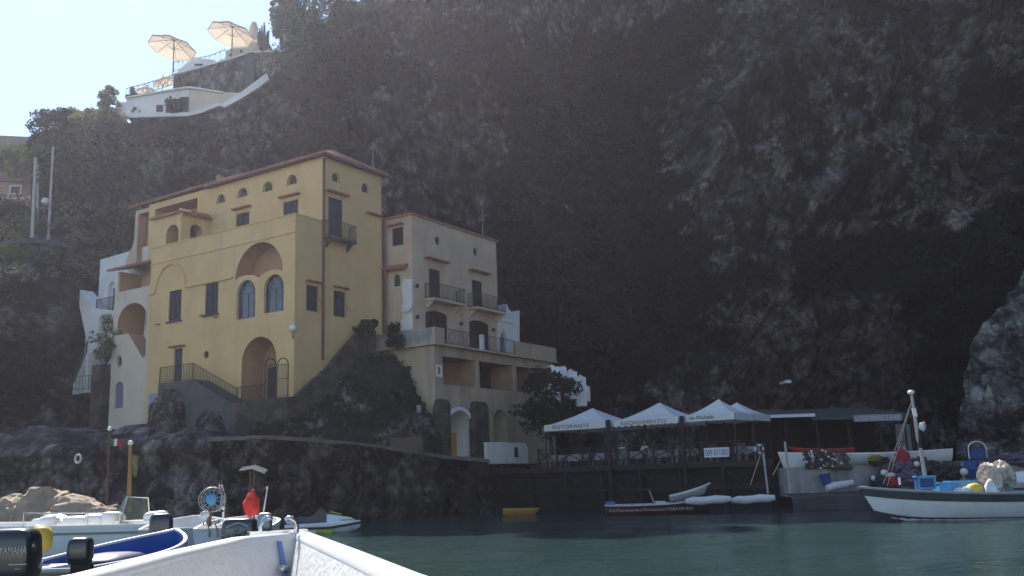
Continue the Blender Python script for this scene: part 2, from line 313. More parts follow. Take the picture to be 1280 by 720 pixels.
    def torus(s,c,R0,r,ax=(0,0,1),n=20,k=8,mi=0):
        c=Vector(c); ax=Vector(ax).normalized(); a=ax.orthogonal().normalized(); b=ax.cross(a)
        vs=[c+(a*math.cos(2*PI*i/n)+b*math.sin(2*PI*i/n))*(R0+r*math.cos(2*PI*j/k))+ax*r*math.sin(2*PI*j/k) for i in range(n) for j in range(k)]
        return s.add(vs,[(i*k+j,i*k+(j+1)%k,((i+1)%n)*k+(j+1)%k,((i+1)%n)*k+j) for i in range(n) for j in range(k)],mi)
    def build(s,name,mats,parent=None,smooth=None,merge=True,label=None,cat=None,group=None,kind=None):
        mats=mats if isinstance(mats,(list,tuple)) else [mats]
        if parent is not None:
            q=parent
            while q.parent: q=q.parent
            org=ORG.get(q.name,Vector((0,0,0))) if not q.get('_l') else Vector((0,0,0))
        else:
            vv=np.array(s.v); org=Vector(((vv[:,0].min()+vv[:,0].max())/2,(vv[:,1].min()+vv[:,1].max())/2,vv[:,2].min()))
        me=bpy.data.meshes.new(name); me.from_pydata([(x-org.x,y-org.y,z-org.z) for x,y,z in s.v],[],s.f)
        for m in mats: me.materials.append(M[m] if isinstance(m,str) else m)
        for p,mi in zip(me.polygons,s.m): p.material_index=mi
        bm=bmesh.new(); bm.from_mesh(me)
        if merge: bmesh.ops.remove_doubles(bm,verts=bm.verts,dist=.0004)
        bmesh.ops.recalc_face_normals(bm,faces=bm.faces); bm.to_mesh(me); bm.free()
        if smooth is not None:
            me.polygons.foreach_set('use_smooth',[True]*len(me.polygons)); me.set_sharp_from_angle(angle=R(smooth))
        o=bpy.data.objects.new(name,me); COL.objects.link(o)
        if parent is not None: o.parent=parent
        else: o.location=org; ORG[o.name]=org.copy()
        return tag(o,label,cat,group,kind)
def carve(o,cut):
    """cut openings (closed prisms of an MB, world coordinates) out of a wall, one after another; a cutter's material index is the wall's slot"""
    q=o
    while q.parent: q=q.parent
    org=ORG[q.name]; ms=list(o.data.materials)
    fv=0
    groups=cut.parts()
    for vs,fs,mi in groups:
        me=bpy.data.meshes.new('cutter'); me.from_pydata([(x-org.x,y-org.y,z-org.z) for x,y,z in vs],[],fs)
        for m in ms: me.materials.append(m)
        for p in me.polygons: p.material_index=mi
        bm=bmesh.new(); bm.from_mesh(me); bmesh.ops.recalc_face_normals(bm,faces=bm.faces); bm.to_mesh(me); bm.free()
        c=bpy.data.objects.new('cutter',me); COL.objects.link(c); c.matrix_world=Matrix.Translation(org)
        md=o.modifiers.new('b','BOOLEAN'); md.operation='DIFFERENCE'; md.object=c; md.solver='EXACT'
        bpy.context.view_layer.update(); new=bpy.data.meshes.new_from_object(o.evaluated_get(bpy.context.evaluated_depsgraph_get()))
        o.modifiers.clear(); old=o.data; nm=old.name; o.data=new; bpy.data.meshes.remove(old); new.name=nm
        bpy.data.objects.remove(c); bpy.data.meshes.remove(me)
    return o
def arch(u0,u1,z0,z1,n=14,rise=None):
    """outline of an opening with a round head, as (u,z) pairs; z1 is the crown"""
    r=(u1-u0)/2; rise=rise or r; c=(u0+u1)/2; zs=z1-rise
    return [(u0,z0),(u1,z0)]+[(c+r*math.cos(PI*i/n),zs+rise*math.sin(PI*i/n)) for i in range(n+1)]
def rectp(u0,u1,z0,z1): return [(u0,z0),(u1,z0),(u1,z1),(u0,z1)]
def ell(u,z,ru,rz,n=16): return [(u+ru*math.cos(2*PI*i/n),z+rz*math.sin(2*PI*i/n)) for i in range(n)]
def prT(mb,poly,t0,t1,mi=0): return mb.prism([W(u,t0,z) for u,z in poly],B*(t1-t0),mi)   # on a sea front
def prS(mb,poly,s0,s1,mi=0): return mb.prism([W(s0,u,z) for u,z in poly],A*(s1-s0),mi)   # on a side wall
def strip(mb,outer,inner,pr,d0,d1,mi=0):
    """frame between two outlines of equal length"""
    n=len(outer)
    for i in range(n):
        j=(i+1)%n; pr(mb,[outer[i],outer[j],inner[j],inner[i]],d0,d1,mi)
def inset(poly,k):
    us=[p[0] for p in poly]; zs=[p[1] for p in poly]; cu=(min(us)+max(us))/2; cz=(min(zs)+max(zs))/2
    fu=1-2*k/(max(us)-min(us)); fz=1-2*k/(max(zs)-min(zs)); return [(cu+(u-cu)*fu,cz+(z-cz)*fz) for u,z in poly]
def text_part(txt,width,height,org,u,v,mat,parent,ext=.006,align='CENTER',name='lettering'):
    cu=bpy.data.curves.new('t','FONT'); cu.body=txt; cu.size=1; cu.extrude=.0; cu.align_x='LEFT'
    o=bpy.data.objects.new('t',cu); COL.objects.link(o); bpy.context.view_layer.update()
    me=bpy.data.meshes.new_from_object(o.evaluated_get(bpy.context.evaluated_depsgraph_get())); bpy.data.objects.remove(o); bpy.data.curves.remove(cu)
    vs=[p.co.copy() for p in me.vertices]; fs=[tuple(p.vertices) for p in me.polygons]; bpy.data.meshes.remove(me)
    x0=min(p.x for p in vs); x1=max(p.x for p in vs); y0=min(p.y for p in vs); y1=max(p.y for p in vs)
    u=Vector(u).normalized(); v=Vector(v).normalized(); org=Vector(org); nrm=u.cross(v)
    mb=MB(); mb.add([org+u*((p.x-x0)/(x1-x0)-.5)*width+v*((p.y-y0)/(y1-y0)-.5)*height+nrm*ext for p in vs],fs)
    return mb.build(name,mat,parent,merge=False)
def dup(o,parent=None,loc=None,rz=None,label=None,keep=True):
    c=o.copy(); COL.objects.link(c)
    if parent: c.parent=parent
    if loc is not None: c.location=loc
    if rz is not None: c.rotation_euler=(0,0,rz)
    if label: c['label']=label
    for ch in list(o.children): dup(ch,c)
    return c
def railing(mb,pts,h,step=.14,r=.012,top=.022,mid=None):
    """iron railing along a polyline of floor points (may slope)"""
    pts=[Vector(p) for p in pts]; up=Vector((0,0,1))
    for a,b in zip(pts,pts[1:]):
        mb.bar(a+up*h,b+up*h,top*2,top*1.4); mb.bar(a+up*.09,b+up*.09,top*1.4,top)
        if mid: mb.bar(a+up*mid,b+up*mid,top,top)
        L=(b-a).length; n=max(1,int(L/step))
        for i in range(n+1):
            p=a+(b-a)*i/n; k=2. if i in(0,n) else 1.
            mb.bar(p,p+up*h,r*2*k,r*2*k)
    return mb
# ------------------------------------------------------------------ leaves, trees
def leaf_mesh(name,cl,mat,parent=None,size=.2,seed=1,flat=.0,**k):
    """cl: rows (x,y,z,rx,ry,rz,count): leaf-sized faces spread through each clump"""
    rg=np.random.default_rng(seed); P=[];T=[];S=[]
    for x,y,z,rx,ry,rz,n in cl:
        n=int(n)
        if n<1: continue
        d=rg.normal(size=(n,3)); d/=np.linalg.norm(d,axis=1)[:,None]; rad=rg.uniform(.15,1,size=(n,1))**.45
        P.append(np.array([x,y,z])+d*rad*np.array([rx,ry,rz])); T.append(np.clip(rg.normal(rg.uniform(.2,.8),.2,size=n),0,1)); S.append(size*rg.uniform(.5,1.35,size=n))
    P=np.concatenate(P);T=np.concatenate(T);S=np.concatenate(S);n=len(P)
    a=rg.normal(size=(n,3)); a/=np.linalg.norm(a,axis=1)[:,None]; b=rg.normal(size=(n,3)); b-=a*(a*b).sum(1)[:,None]; b/=np.linalg.norm(b,axis=1)[:,None]
    a*=S[:,None]*.75; b*=S[:,None]*.45
    V=np.stack([P-a,P+b*.9-a*.1,P+a,P-b*.9+a*.1],1).reshape(-1,3)
    if parent is not None: org=np.array(ORG[parent.name]) if not parent.get('_l') else np.zeros(3)
    else: org=np.array([V[:,0].mean(),V[:,1].mean(),V[:,2].min()])
    me=bpy.data.meshes.new(name); me.vertices.add(4*n); me.vertices.foreach_set('co',(V-org).ravel()); me.loops.add(4*n); me.loops.foreach_set('vertex_index',np.arange(4*n,dtype=np.int32))
    me.polygons.add(n); me.polygons.foreach_set('loop_start',np.arange(0,4*n,4,dtype=np.int32)); me.update(calc_edges=True)
    at=me.attributes.new('tone','FLOAT','FACE'); at.data.foreach_set('value',T.astype(np.float32))
    me.materials.append(M[mat]); o=bpy.data.objects.new(name,me); COL.objects.link(o)
    if parent is not None: o.parent=parent
    else: o.location=org; ORG[o.name]=Vector(org)
    return tag(o,k.get('label'),k.get('cat'),k.get('group'),k.get('kind'))
def tree(name,base,h,rx,rz,label,cat,mat='leaf_dark',n=26,dens=110,size=.22,seed=1,group=None,trunk=.18,cz=.62,ry=None,spiky=False):
    rg=random.Random(seed); base=Vector(base); ry=ry or rx; root=empty(name,base,label,cat,group)
    tb=MB(); lean=Vector((rg.uniform(-.06,.06)*h,rg.uniform(-.04,.04)*h,h*.8)); tb.tube([base,base+lean*.35,base+lean*.7,base+lean],[trunk,trunk*.75,trunk*.5,trunk*.2],7)
    cl=[]
    for i in range(n):
        th=rg.uniform(0,2*PI); u=rg.uniform(-1,1); q=math.sqrt(max(0,1-u*u))*rg.uniform(.35,1.); c=base+Vector((lean.x*.8+rx*q*math.cos(th),lean.y*.8+ry*q*math.sin(th),h*cz+rz*u))
        r=rg.uniform(.2,.42)*min(rx,rz)*(1.1 if not spiky else .75); cl.append((c.x,c.y,c.z,r*1.15,r*1.15,r*(.8 if not spiky else 1.5),dens*rg.uniform(.6,1.2)))
        if i%3==0: s0=base+lean*rg.uniform(.35,.7); tb.tube([s0,(s0+c)/2+Vector((0,0,-.1)),c],[trunk*.35,trunk*.22,trunk*.08],5)
    tb.build('trunk','bark',root,60); leaf_mesh('crown',cl,mat,root,size,seed); return root
def bush(name,c,r,label,cat='shrub',mat='leaf_dark',n=10,dens=70,size=.16,seed=1,group=None):
    rg=random.Random(seed); c=Vector(c); rx,ry,rz=r; root=empty(name,c,label,cat,group); tb=MB(); cl=[]
    for i in range(n):
        th=rg.uniform(0,2*PI); q=rg.uniform(.1,1); p=c+Vector((rx*q*math.cos(th),ry*q*math.sin(th),rz*(.25+rg.uniform(0,1)*(1.15-q*.7)))); k=rg.uniform(.28,.5)*min(rx,rz)
        cl.append((p.x,p.y,p.z,k*1.2,k*1.2,k,dens)); tb.tube([c+Vector((0,0,-.1)),(c+p)/2,p],[.035,.025,.01],4)
    tb.build('stem','bark',root); leaf_mesh('foliage',cl,mat,root,size,seed); return root
EXPO=1.17; HAZE=.00038
# ------------------------------------------------------------------ camera, daylight, air
cam=bpy.data.cameras.new('camera'); cam.sensor_width=36; cam.lens=36*F_/1280; cam.clip_start=.05; cam.clip_end=3000
co=bpy.data.objects.new('camera',cam); COL.objects.link(co); co.location=(0,0,EYE)
co.rotation_euler=(Matrix.Rotation(PI/2+PITCH,3,'X')@Matrix.Rotation(-ROLL,3,'Z')).to_euler(); SC.camera=co
SUN_AZ,SUN_EL=R(-25),R(43.5)
sd=Vector((math.sin(SUN_AZ)*math.cos(SUN_EL),math.cos(SUN_AZ)*math.cos(SUN_EL),math.sin(SUN_EL)))
sl=bpy.data.lights.new('sun','SUN'); sl.energy=4.6; sl.angle=R(.53); sl.color=(1,.95,.86)
so=bpy.data.objects.new('sun',sl); COL.objects.link(so); so.rotation_euler=sd.to_track_quat('Z','Y').to_euler(); so.location=(-60,90,120)
wd=bpy.data.worlds.new('World'); SC.world=wd; wd.use_nodes=True; N=wd.node_tree.nodes; bg=N['Background']
sk=N.new('ShaderNodeTexSky'); sk.sky_type='NISHITA'; sk.sun_disc=False; sk.sun_elevation=SUN_EL; sk.sun_rotation=SUN_AZ; sk.air_density=1.; sk.dust_density=.0; sk.ozone_density=1.6
wd.node_tree.links.new(sk.outputs[0],bg.inputs[0]); bg.inputs[1].default_value=.10
SC.view_settings.view_transform='Standard'; SC.view_settings.look='None'; SC.view_settings.gamma=1; SC.view_settings.exposure=EXPO
SC.cycles.use_denoising=True; SC.cycles.max_bounces=6; SC.cycles.diffuse_bounces=3; SC.cycles.transparent_max_bounces=12; SC.cycles.volume_bounces=0
SC.cycles.caustics_reflective=False; SC.cycles.caustics_refractive=False
if HAZE:
    hz=MB().box((-128,-60,-4),(118,172,92)).build('haze',[],kind='stuff')
    m,n,o=nt('air'); pv=n.nodes.new('ShaderNodeVolumePrincipled'); pv.inputs['Color'].default_value=(.84,.82,1.,1); pv.inputs['Density'].default_value=HAZE; pv.inputs['Anisotropy'].default_value=.64
    n.links.new(pv.outputs[0],o.inputs['Volume']); hz.data.materials.append(m)
# ------------------------------------------------------------------ sea
def sea():
    xs=np.concatenate([[-125,-90,-60,-45],np.linspace(-32,32,129),[45,60,90,115]]); ys=np.concatenate([[-57,-40,-20,-10],np.linspace(-4,62,150),[80,100]])
    X,Y=np.meshgrid(xs,ys); rg=np.random.default_rng(3); Z=np.zeros_like(X)
    for k in range(14):
        a=rg.uniform(0,2*PI); w=rg.uniform(.6,3.2); Z+=.012*rg.uniform(.4,1.2)*(1.2 if w<1.5 else .6)*np.sin(w*(X*math.cos(a)*.8+Y*math.sin(a))+rg.uniform(0,6))
    Z*=np.clip((62-Y)/8,0,1); ny,nx=X.shape
    v=np.stack([X,Y,Z],-1).reshape(-1,3); f=[(j*nx+i,j*nx+i+1,(j+1)*nx+i+1,(j+1)*nx+i) for j in range(ny-1) for i in range(nx-1)]
    mb=MB(); mb.add(v.tolist(),f); o=mb.build('water','sea_water',smooth=180,merge=False,kind='structure'); return o
sea()
MB().box((-126,-58,-3.2),(116,170,-3)).build('ground',['shore_rock'],kind='structure')
# ------------------------------------------------------------------ cliff: depth y as a function of x and height
ZS=[-2,0,8,17,19,24,30,34,40,50,60,75]
TB={-110:[60, 60, 62, 66, 74, 98, 110, 118, 128, 140, 150, 160],-75:[56, 56, 58, 60, 65, 89, 99, 107, 116, 125, 135, 145],-58:[55, 55, 57, 60, 64.5, 87, 96, 103, 111, 118, 126, 134],
-45:[56, 56.5, 58.5, 61.5, 66, 84, 92, 98, 104, 110, 116, 122],-39:[61, 61.5, 63.5, 66, 70, 78, 81, 83.5, 90, 100, 108, 114],-34:[66, 66, 68, 69.7, 73.3, 75.4, 77, 78.7, 84, 92, 100, 108],-31.5:[70.5, 70.5, 71.5, 72.5, 74, 75.2, 76, 77.3, 82, 90, 98, 106],-28:[72,72,72.5,73,73.3,74.2,75.5,77,80.5,88,96,104],
-20:[71,71,72,73,73.5,74,75,76.5,79,84,90,98],-12:[74,74,75,75.5,76,76.5,77.5,78.5,80,83,88,94],-4:[76,76,76.5,77,77,77.5,78,79,80,82,86,92],
4:[76,76,77,78,78,79,80,80.5,81,84,87,93],9:[75,75,77,79,80,83,85,86.5,88,90,92,96],13.5:[73,73,73.5,74.5,75.5,79,82,84,87,90,92,96],17:[72,72,72,71.5,71.5,72,73,75,79,86,91,96],
21:[71,71,71,70.5,70.5,70,70,70.5,73,80,86,93],30:[68,68,69,69.5,69.5,69,69.5,70,71,74,78,85],35:[67,67,68,69.5,70,71,72,73,74,77,80,86],39:[65,65,66,68,68.5,69,70,70.5,71,74,78,84],46:[54,54,57,60,61,63,65,67,69,72,76,82],56:[40,40,44,48,50,54,58,61,64,68,72,78],64:[25,25,30,35,37,42,48,52,58,63,68,74]}
TX=sorted(TB); TT=np.array([TB[x] for x in TX],float)
ZT=([-110,-75,-58,-45,-40,-33.5,-27.5,-21,-18.5,-14,-8,0,10,30,64],[34,33,33,33.5,34,33.2,33.3,35.8,41,45,49,57,68,78,80])
def ztop(x): return float(np.interp(x,*ZT))
def smooth(t): return t*t*(3-2*t)
def base_y(x,z):
    i=min(max(np.searchsorted(TX,x)-1,0),len(TX)-2); j=min(max(np.searchsorted(ZS,z)-1,0),len(ZS)-2)
    a=smooth(min(max((x-TX[i])/(TX[i+1]-TX[i]),0),1)); b=min(max((z-ZS[j])/(ZS[j+1]-ZS[j]),0),1)
    return (TT[i,j]*(1-a)+TT[i+1,j]*a)*(1-b)+(TT[i,j+1]*(1-a)+TT[i+1,j+1]*a)*b
# where plants hold on the face (centre x, z, spread x, z, amount) and where bare rock shows
VEG=[(10,29,5.5,10,.9),(8,14,6,8,.8),(0,38,9,9,.45),(1,22,5,8,.5),(36,10,7,8,.9),(27,17,7,3.2,.75),(13,15,4,4,.55),(42,30,5,12,.5),(-14,38,5,4,.8),(-15,31,3,5,.75),(-30,29,9,5,.22),(-40,32,10,5,.75),(-50,25,12,8,.4),(-27,22,6,5,.12),(-36,10,4,4,.55),(-30,13,3,2.5,.6),(14,40,7,4,.8),(-6,12,7,7,.5),(30,36,3,5,.5),(44,17,6,6,.6)]
ROCK=[(22,37,4,4,.9),(26,30,6,6,.8),(16,29,3,6,.55),(28,24,6,4,.6),(22,22,4,4,.3),(-4,31,3,5,.6),(-13,33,3,5,.7),(-9,26,4,4,.45),(8,23,2.5,3,.6),(15,8,4,3.5,.7),(21,7,4,3.5,.7),(25,12,4,3,.5),(41,36,4,5,.6),(33,33,2.5,4,.3),(-26,20,3,4,.5),(-29,6,5,3,.5)]
def vegat(x,z,nv):
    v=.30
    for cx,cz,sx,sz,a in VEG: v+=a*math.exp(-((x-cx)/sx)**2-((z-cz)/sz)**2)
    for cx,cz,sx,sz,a in ROCK: v-=a*math.exp(-((x-cx)/sx)**2-((z-cz)/sz)**2)
    return min(max(v+.45*nv,0),1)
CL={}
def relief(x,z,y,amp=1.):
    p=Vector((x,y*.6,z))
    r=-2.6*noise.fractal(p*.075+Vector((3,1,7)),1.,2.,3)
    q=Vector((x*.16,y*.1,z*.085)); r-=1.7*(1-abs(noise.noise(q+Vector((5,2,1))))*2.2)
    r-=1.0*noise.turbulence(p*.33,4,True)
    r-=.62*noise.turbulence(p*1.0+Vector((9,4,2)),4,True)
    q=Vector((x*.42,1.7,z*.5)); r+=1.5*max(0,.16-abs(noise.noise(q)))*4-.35*math.floor(noise.noise(Vector((x*.2,4,z*.55)))*4)
    return r*amp+1.4
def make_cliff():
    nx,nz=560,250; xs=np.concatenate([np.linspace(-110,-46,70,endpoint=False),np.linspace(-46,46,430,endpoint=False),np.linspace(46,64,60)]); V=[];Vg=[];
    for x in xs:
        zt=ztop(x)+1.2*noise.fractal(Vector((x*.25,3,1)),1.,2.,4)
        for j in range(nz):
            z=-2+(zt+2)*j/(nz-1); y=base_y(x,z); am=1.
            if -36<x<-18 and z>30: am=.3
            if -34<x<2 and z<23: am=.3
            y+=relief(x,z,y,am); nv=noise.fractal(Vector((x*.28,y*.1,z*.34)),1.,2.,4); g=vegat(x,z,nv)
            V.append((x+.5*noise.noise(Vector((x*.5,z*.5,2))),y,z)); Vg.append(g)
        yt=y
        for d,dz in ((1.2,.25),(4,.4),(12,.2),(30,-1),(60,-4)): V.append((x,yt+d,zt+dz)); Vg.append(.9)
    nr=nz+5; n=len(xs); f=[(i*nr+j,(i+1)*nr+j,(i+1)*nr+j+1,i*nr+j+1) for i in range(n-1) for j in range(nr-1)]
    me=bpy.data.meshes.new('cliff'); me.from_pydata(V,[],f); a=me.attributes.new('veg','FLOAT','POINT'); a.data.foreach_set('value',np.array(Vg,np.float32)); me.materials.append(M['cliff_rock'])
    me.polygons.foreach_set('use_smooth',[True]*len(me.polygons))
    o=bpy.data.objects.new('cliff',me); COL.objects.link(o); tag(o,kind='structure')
    CL['V']=np.array(V); CL['G']=np.array(Vg); CL['nr']=nr; CL['xs']=xs
make_cliff()
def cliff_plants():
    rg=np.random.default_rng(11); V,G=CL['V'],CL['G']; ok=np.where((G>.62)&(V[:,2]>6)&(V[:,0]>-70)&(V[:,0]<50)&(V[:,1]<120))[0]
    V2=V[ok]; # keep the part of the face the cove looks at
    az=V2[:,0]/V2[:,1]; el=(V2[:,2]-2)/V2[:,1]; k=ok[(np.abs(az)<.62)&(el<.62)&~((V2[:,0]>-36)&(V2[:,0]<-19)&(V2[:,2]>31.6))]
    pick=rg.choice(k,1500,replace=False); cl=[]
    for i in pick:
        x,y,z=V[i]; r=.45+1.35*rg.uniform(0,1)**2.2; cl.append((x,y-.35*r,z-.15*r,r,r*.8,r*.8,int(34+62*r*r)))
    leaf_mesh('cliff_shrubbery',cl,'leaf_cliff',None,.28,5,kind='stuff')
cliff_plants()
def hillside_plants():
    rg=np.random.default_rng(23); V,G=CL['V'],CL['G']; k=np.where((V[:,0]>-62)&(V[:,0]<-27)&(V[:,2]>17)&(V[:,1]<100)&~((V[:,0]>-36)&(V[:,2]>31)))[0]; cl=[]
    for i in rg.choice(k,300,replace=False):
        x,y,z=V[i]; r=rg.uniform(.35,1.1); cl.append((x,y-.4*r,z,r,r*.8,r*.75,int(30+60*r*r)))
    leaf_mesh('hillside_shrubbery',cl,'leaf_olive',None,.2,15,kind='stuff')
hillside_plants()
def side_cliff():   # unseen right arm of the cove, added to dim light from that side
    V=[];G=[];ys=np.linspace(40,-56,70); nz=40
    for y in ys:
        for j in range(nz):
            z=-2+66*j/(nz-1); x=58+ (40-y)*.16+z*.28; r=4*noise.fractal(Vector((3,y*.06,z*.06)),1.,2.,5)+1.5*noise.turbulence(Vector((8,y*.25,z*.25)),3,True); V.append((x+r,y,z)); G.append(.45+.4*noise.noise(Vector((1,y*.1,z*.1))))
    f=[(i*nz+j,(i+1)*nz+j,(i+1)*nz+j+1,i*nz+j+1) for i in range(len(ys)-1) for j in range(nz-1)]
    me=bpy.data.meshes.new('unseen_headland'); me.from_pydata(V,[],f); a=me.attributes.new('veg','FLOAT','POINT'); a.data.foreach_set('value',np.array(G,np.float32)); me.materials.append(M['cliff_rock']); me.polygons.foreach_set('use_smooth',[True]*len(me.polygons))
    o=bpy.data.objects.new('unseen_headland',me); COL.objects.link(o); tag(o,kind='structure')
side_cliff()
def rock_mass(name,c,r,mat,amp=.22,fr=1.6,n=120,seed=0,veg=0.,rot=0):
    c=Vector(c); V=[];F=[];m=n//2
    for i in range(m+1):
        ph=PI*.62*i/m
        for j in range(n):
            t=2*PI*j/n; d=Vector((math.sin(ph)*math.cos(t),math.sin(ph)*math.sin(t),math.cos(ph))); dd=d*fr+Vector((seed,seed*.3,seed*.7))
            k=1+amp*noise.fractal(dd,1.,2.,3)-amp*.5*noise.turbulence(dd*2.4,4,True)+amp*.3; V.append(c+Vector((d.x*r[0]*k,d.y*r[1]*k,d.z*r[2]*k)))
    F=[(i*n+j,(i+1)*n+j,(i+1)*n+(j+1)%n,i*n+(j+1)%n) for i in range(m) for j in range(n)]
    mb=MB(); mb.add(V,F); o=mb.build(name,mat,smooth=75,kind='structure'); a=o.data.attributes.new('veg','FLOAT','POINT'); a.data.foreach_set('value',np.array([min(1,max(0,veg+.4*noise.noise(Vector(v.co)*.5))) for v in o.data.vertices],np.float32)); return o
rock_mass('rock_outcrop',(36.2,54.5,-1),(11.3,7.5,15.5),'outcrop_rock',.13,2.0,200,3,.12)
# rocky foreshore and banks under the houses
def shore():
    pts=[(-75,50),(-45,48),(-33,47.2),(-24,47.5),(-18,48.6),(-14.5,49.6)]; px=[p[0] for p in pts]; py=[p[1] for p in pts]; V=[];G=[]
    xs=np.linspace(-70,-14.3,230); nz=46
    for x in xs:
        y0=float(np.interp(x,px,py)); top=4.3+.9*noise.noise(Vector((x*.3,0,0)))
        for j in range(nz):
            z=-1.5+(top+1.5)*j/(nz-1); b=y0+.5*z; p=Vector((x,b,z))
            b+=-2.2*noise.turbulence(p*.28,4,True)-.7*noise.turbulence(p*1.0,3,True)+1.6
            if abs(z-4.1)<.3: b-=.5
            V.append((x+.4*noise.noise(p*.8),b,z)); G.append(.15+.35*noise.noise(p*.35)+(.15 if z>3 else 0))
        for d,dz in ((.8,.2),(1.8,.4),(3.2,.6),(5,.8),(7,.9),(9.5,1.1),(13,1.5),(26,2.2)):
            q=.8*noise.fractal(Vector((x*.4,d*.4,1)),1.,2.,4); V.append((x,b+d,top+dz+q)); G.append(.35+.3*noise.noise(Vector((x*.3,d*.3,0))))
    nr=nz+8; f=[(i*nr+j,(i+1)*nr+j,(i+1)*nr+j+1,i*nr+j+1) for i in range(len(xs)-1) for j in range(nr-1)]
    me=bpy.data.meshes.new('rocky_shore'); me.from_pydata(V,[],f); a=me.attributes.new('veg','FLOAT','POINT'); a.data.foreach_set('value',np.array(G,np.float32)); me.materials.append(M['shore_rock']); me.polygons.foreach_set('use_smooth',[True]*len(me.polygons))
    o=bpy.data.objects.new('rocky_shore',me); COL.objects.link(o); tag(o,kind='structure')
shore()
# ------------------------------------------------------------------ the yellow house
S0,T0=H(at_y(367,492,56))[:2]; TM=on_s(403,445,S0)[1]; TE=on_s(477,300,S0)[1]; SE=55.05
YZ0=5.0; ZP=18.05; ZE=22.35
def px_s(x,y,t): return on_t(x,y,t)[0]
def glazed(root,name,poly,pr,d_face,into,rec,frame='slate_shutter',pane='glass_pane',bars=(),fw=.07):
    """a window set back in its opening: frame mesh with the pane as sub-part"""
    mb=MB(); strip(mb,poly,inset(poly,fw),pr,d_face+into*(rec-.06),d_face+into*rec)
    for b in bars: pr(mb,b,d_face+into*(rec-.055),d_face+into*(rec-.005))
    f=mb.build(name,frame,root); g=MB(); pr(g,inset(poly,fw*.5),d_face+into*(rec-.03),d_face+into*(rec-.02)); g.build('pane',pane,f); return f
def shuttered(root,u0,u1,z0,z1,pr,d,into,rec=.12,mat='slate_shutter'):
    """closed pair of louvred shutters in a recess"""
    mb=MB(); strip(mb,rectp(u0+.002,u1-.002,z0+.002,z1-.002),rectp(u0+.06,u1-.06,z0+.06,z1-.06),pr,d+into*(rec-.05),d+into*(rec-.003)); f=mb.build('window',mat,root)
    c=(u0+u1)/2
    for a,b in ((u0+.07,c-.015),(c+.015,u1-.07)):
        m=MB(); strip(m,rectp(a,b,z0+.07,z1-.07),rectp(a+.06,b-.06,z0+.15,z1-.15),pr,d+into*(rec-.09),d+into*(rec-.04))
        pr(m,rectp(a+.055,b-.055,z0+.145,z1-.145),d+into*(rec-.06),d+into*(rec-.045)); n=max(3,int((z1-z0)/.13))
        for i in range(n):
            z=z0+.17+(z1-z0-.32)*i/n; pr(m,rectp(a+.06,b-.06,z,z+.05),d+into*(rec-.078),d+into*(rec-.061))
        m.build('shutter',mat,f)
    return f
def hood(root,u0,u1,z,pr,d,into,mat='terracotta',out=.28,name='hood'):
    """little tiled drip hood over an opening"""
    mb=MB(); pr(mb,rectp(u0,u1,z,z+.05),d-into*out,d-into*.002)
    n=max(3,int((u1-u0)/.2))
    for i in range(n):
        u=u0+(u1-u0)*(i+.5)/n; w=(u1-u0)/n*.36; pr(mb,[(u-w,z+.052),(u+w,z+.052),(u+w*.6,z+.10),(u-w*.6,z+.10)],d-into*(out+.02),d-into*.01)
    return mb.build(name,mat,root)
yh=empty('yellow_house',W(48,44,YZ0),'tall yellow seaside house with tiled roof, portal and two arched windows, above the rocks','house')
# main block and front wing
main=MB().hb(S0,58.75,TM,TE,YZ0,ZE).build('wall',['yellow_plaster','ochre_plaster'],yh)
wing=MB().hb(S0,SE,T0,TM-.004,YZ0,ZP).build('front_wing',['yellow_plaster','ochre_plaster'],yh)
cm=MB(); cw=MB(); sd_=B
# side wall (right facade): windows
jobs=[]
def openS(x0,x1,y0,y1,deep=.16): r=rect_s(x0,x1,y0,y1,S0); return r
balc=rect_s(410.5,428.5,248,299,S0); prS(cm,rectp(*balc),S0-.1,S0+.18,0)
smalls=[]
sv=[rect_s(452,462,229,241,S0),rect_s(415,425,216,227.5,S0)]
for v1 in sv: prS(cm,arch(*v1,n=8),S0-.1,S0+.3,0)
w1=rect_s(383,398,357,389,S0); w2=rect_s(417,432,364,396,S0)
prS(cw,rectp(*w1),S0-.1,S0+.2,0)
(prS(cm,rectp(*w2),S0-.1,S0+.2,0))
# upper front: small arched vents and two shuttered windows
vents=[(271.5,281.5,243,253.5),(297.5,309.5,235,246),(329,340.5,227,239),(359,371,218.5,230.5)]
for v in vents: prT(cm,arch(*rect_t(*v,TM),n=8),TM-.1,TM+.3,0)
up=[(295,311.5,266,287),(354,372.5,251,272)]
upr=[rect_t(*u,TM) for u in up]
for r in upr: prT(cm,rectp(r[0],r[1],ZP-.9,r[3]),TM-.1,TM+.14,0)
# recessed loggia at the far end of the top floor
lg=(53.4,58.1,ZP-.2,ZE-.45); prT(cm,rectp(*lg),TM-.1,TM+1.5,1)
carve(main,cm)
for v in vents:
    r=rect_t(*v,TM); m=MB(); prT(m,inset(arch(*r,n=8),.02),TM+.2,TM+.25); f=m.build('vent_dark_pane','dark_door',yh); a_,b_=arch(*r,n=8),arch(r[0]-.11,r[1]+.11,r[2]-.0,r[3]+.11,n=8); m=MB()
    for i in range(1,len(a_)-1): prT(m,[b_[i],b_[i+1],a_[i+1],a_[i]],TM-.05,TM-.002)
    m.build('surround','yellow_plaster',f)
for r in sv: m=MB(); prS(m,inset(arch(*r,n=8),.02),S0+.2,S0+.25); m.build('vent_dark_pane','dark_door',yh)  # dark pane set in each vent stands for the shade inside
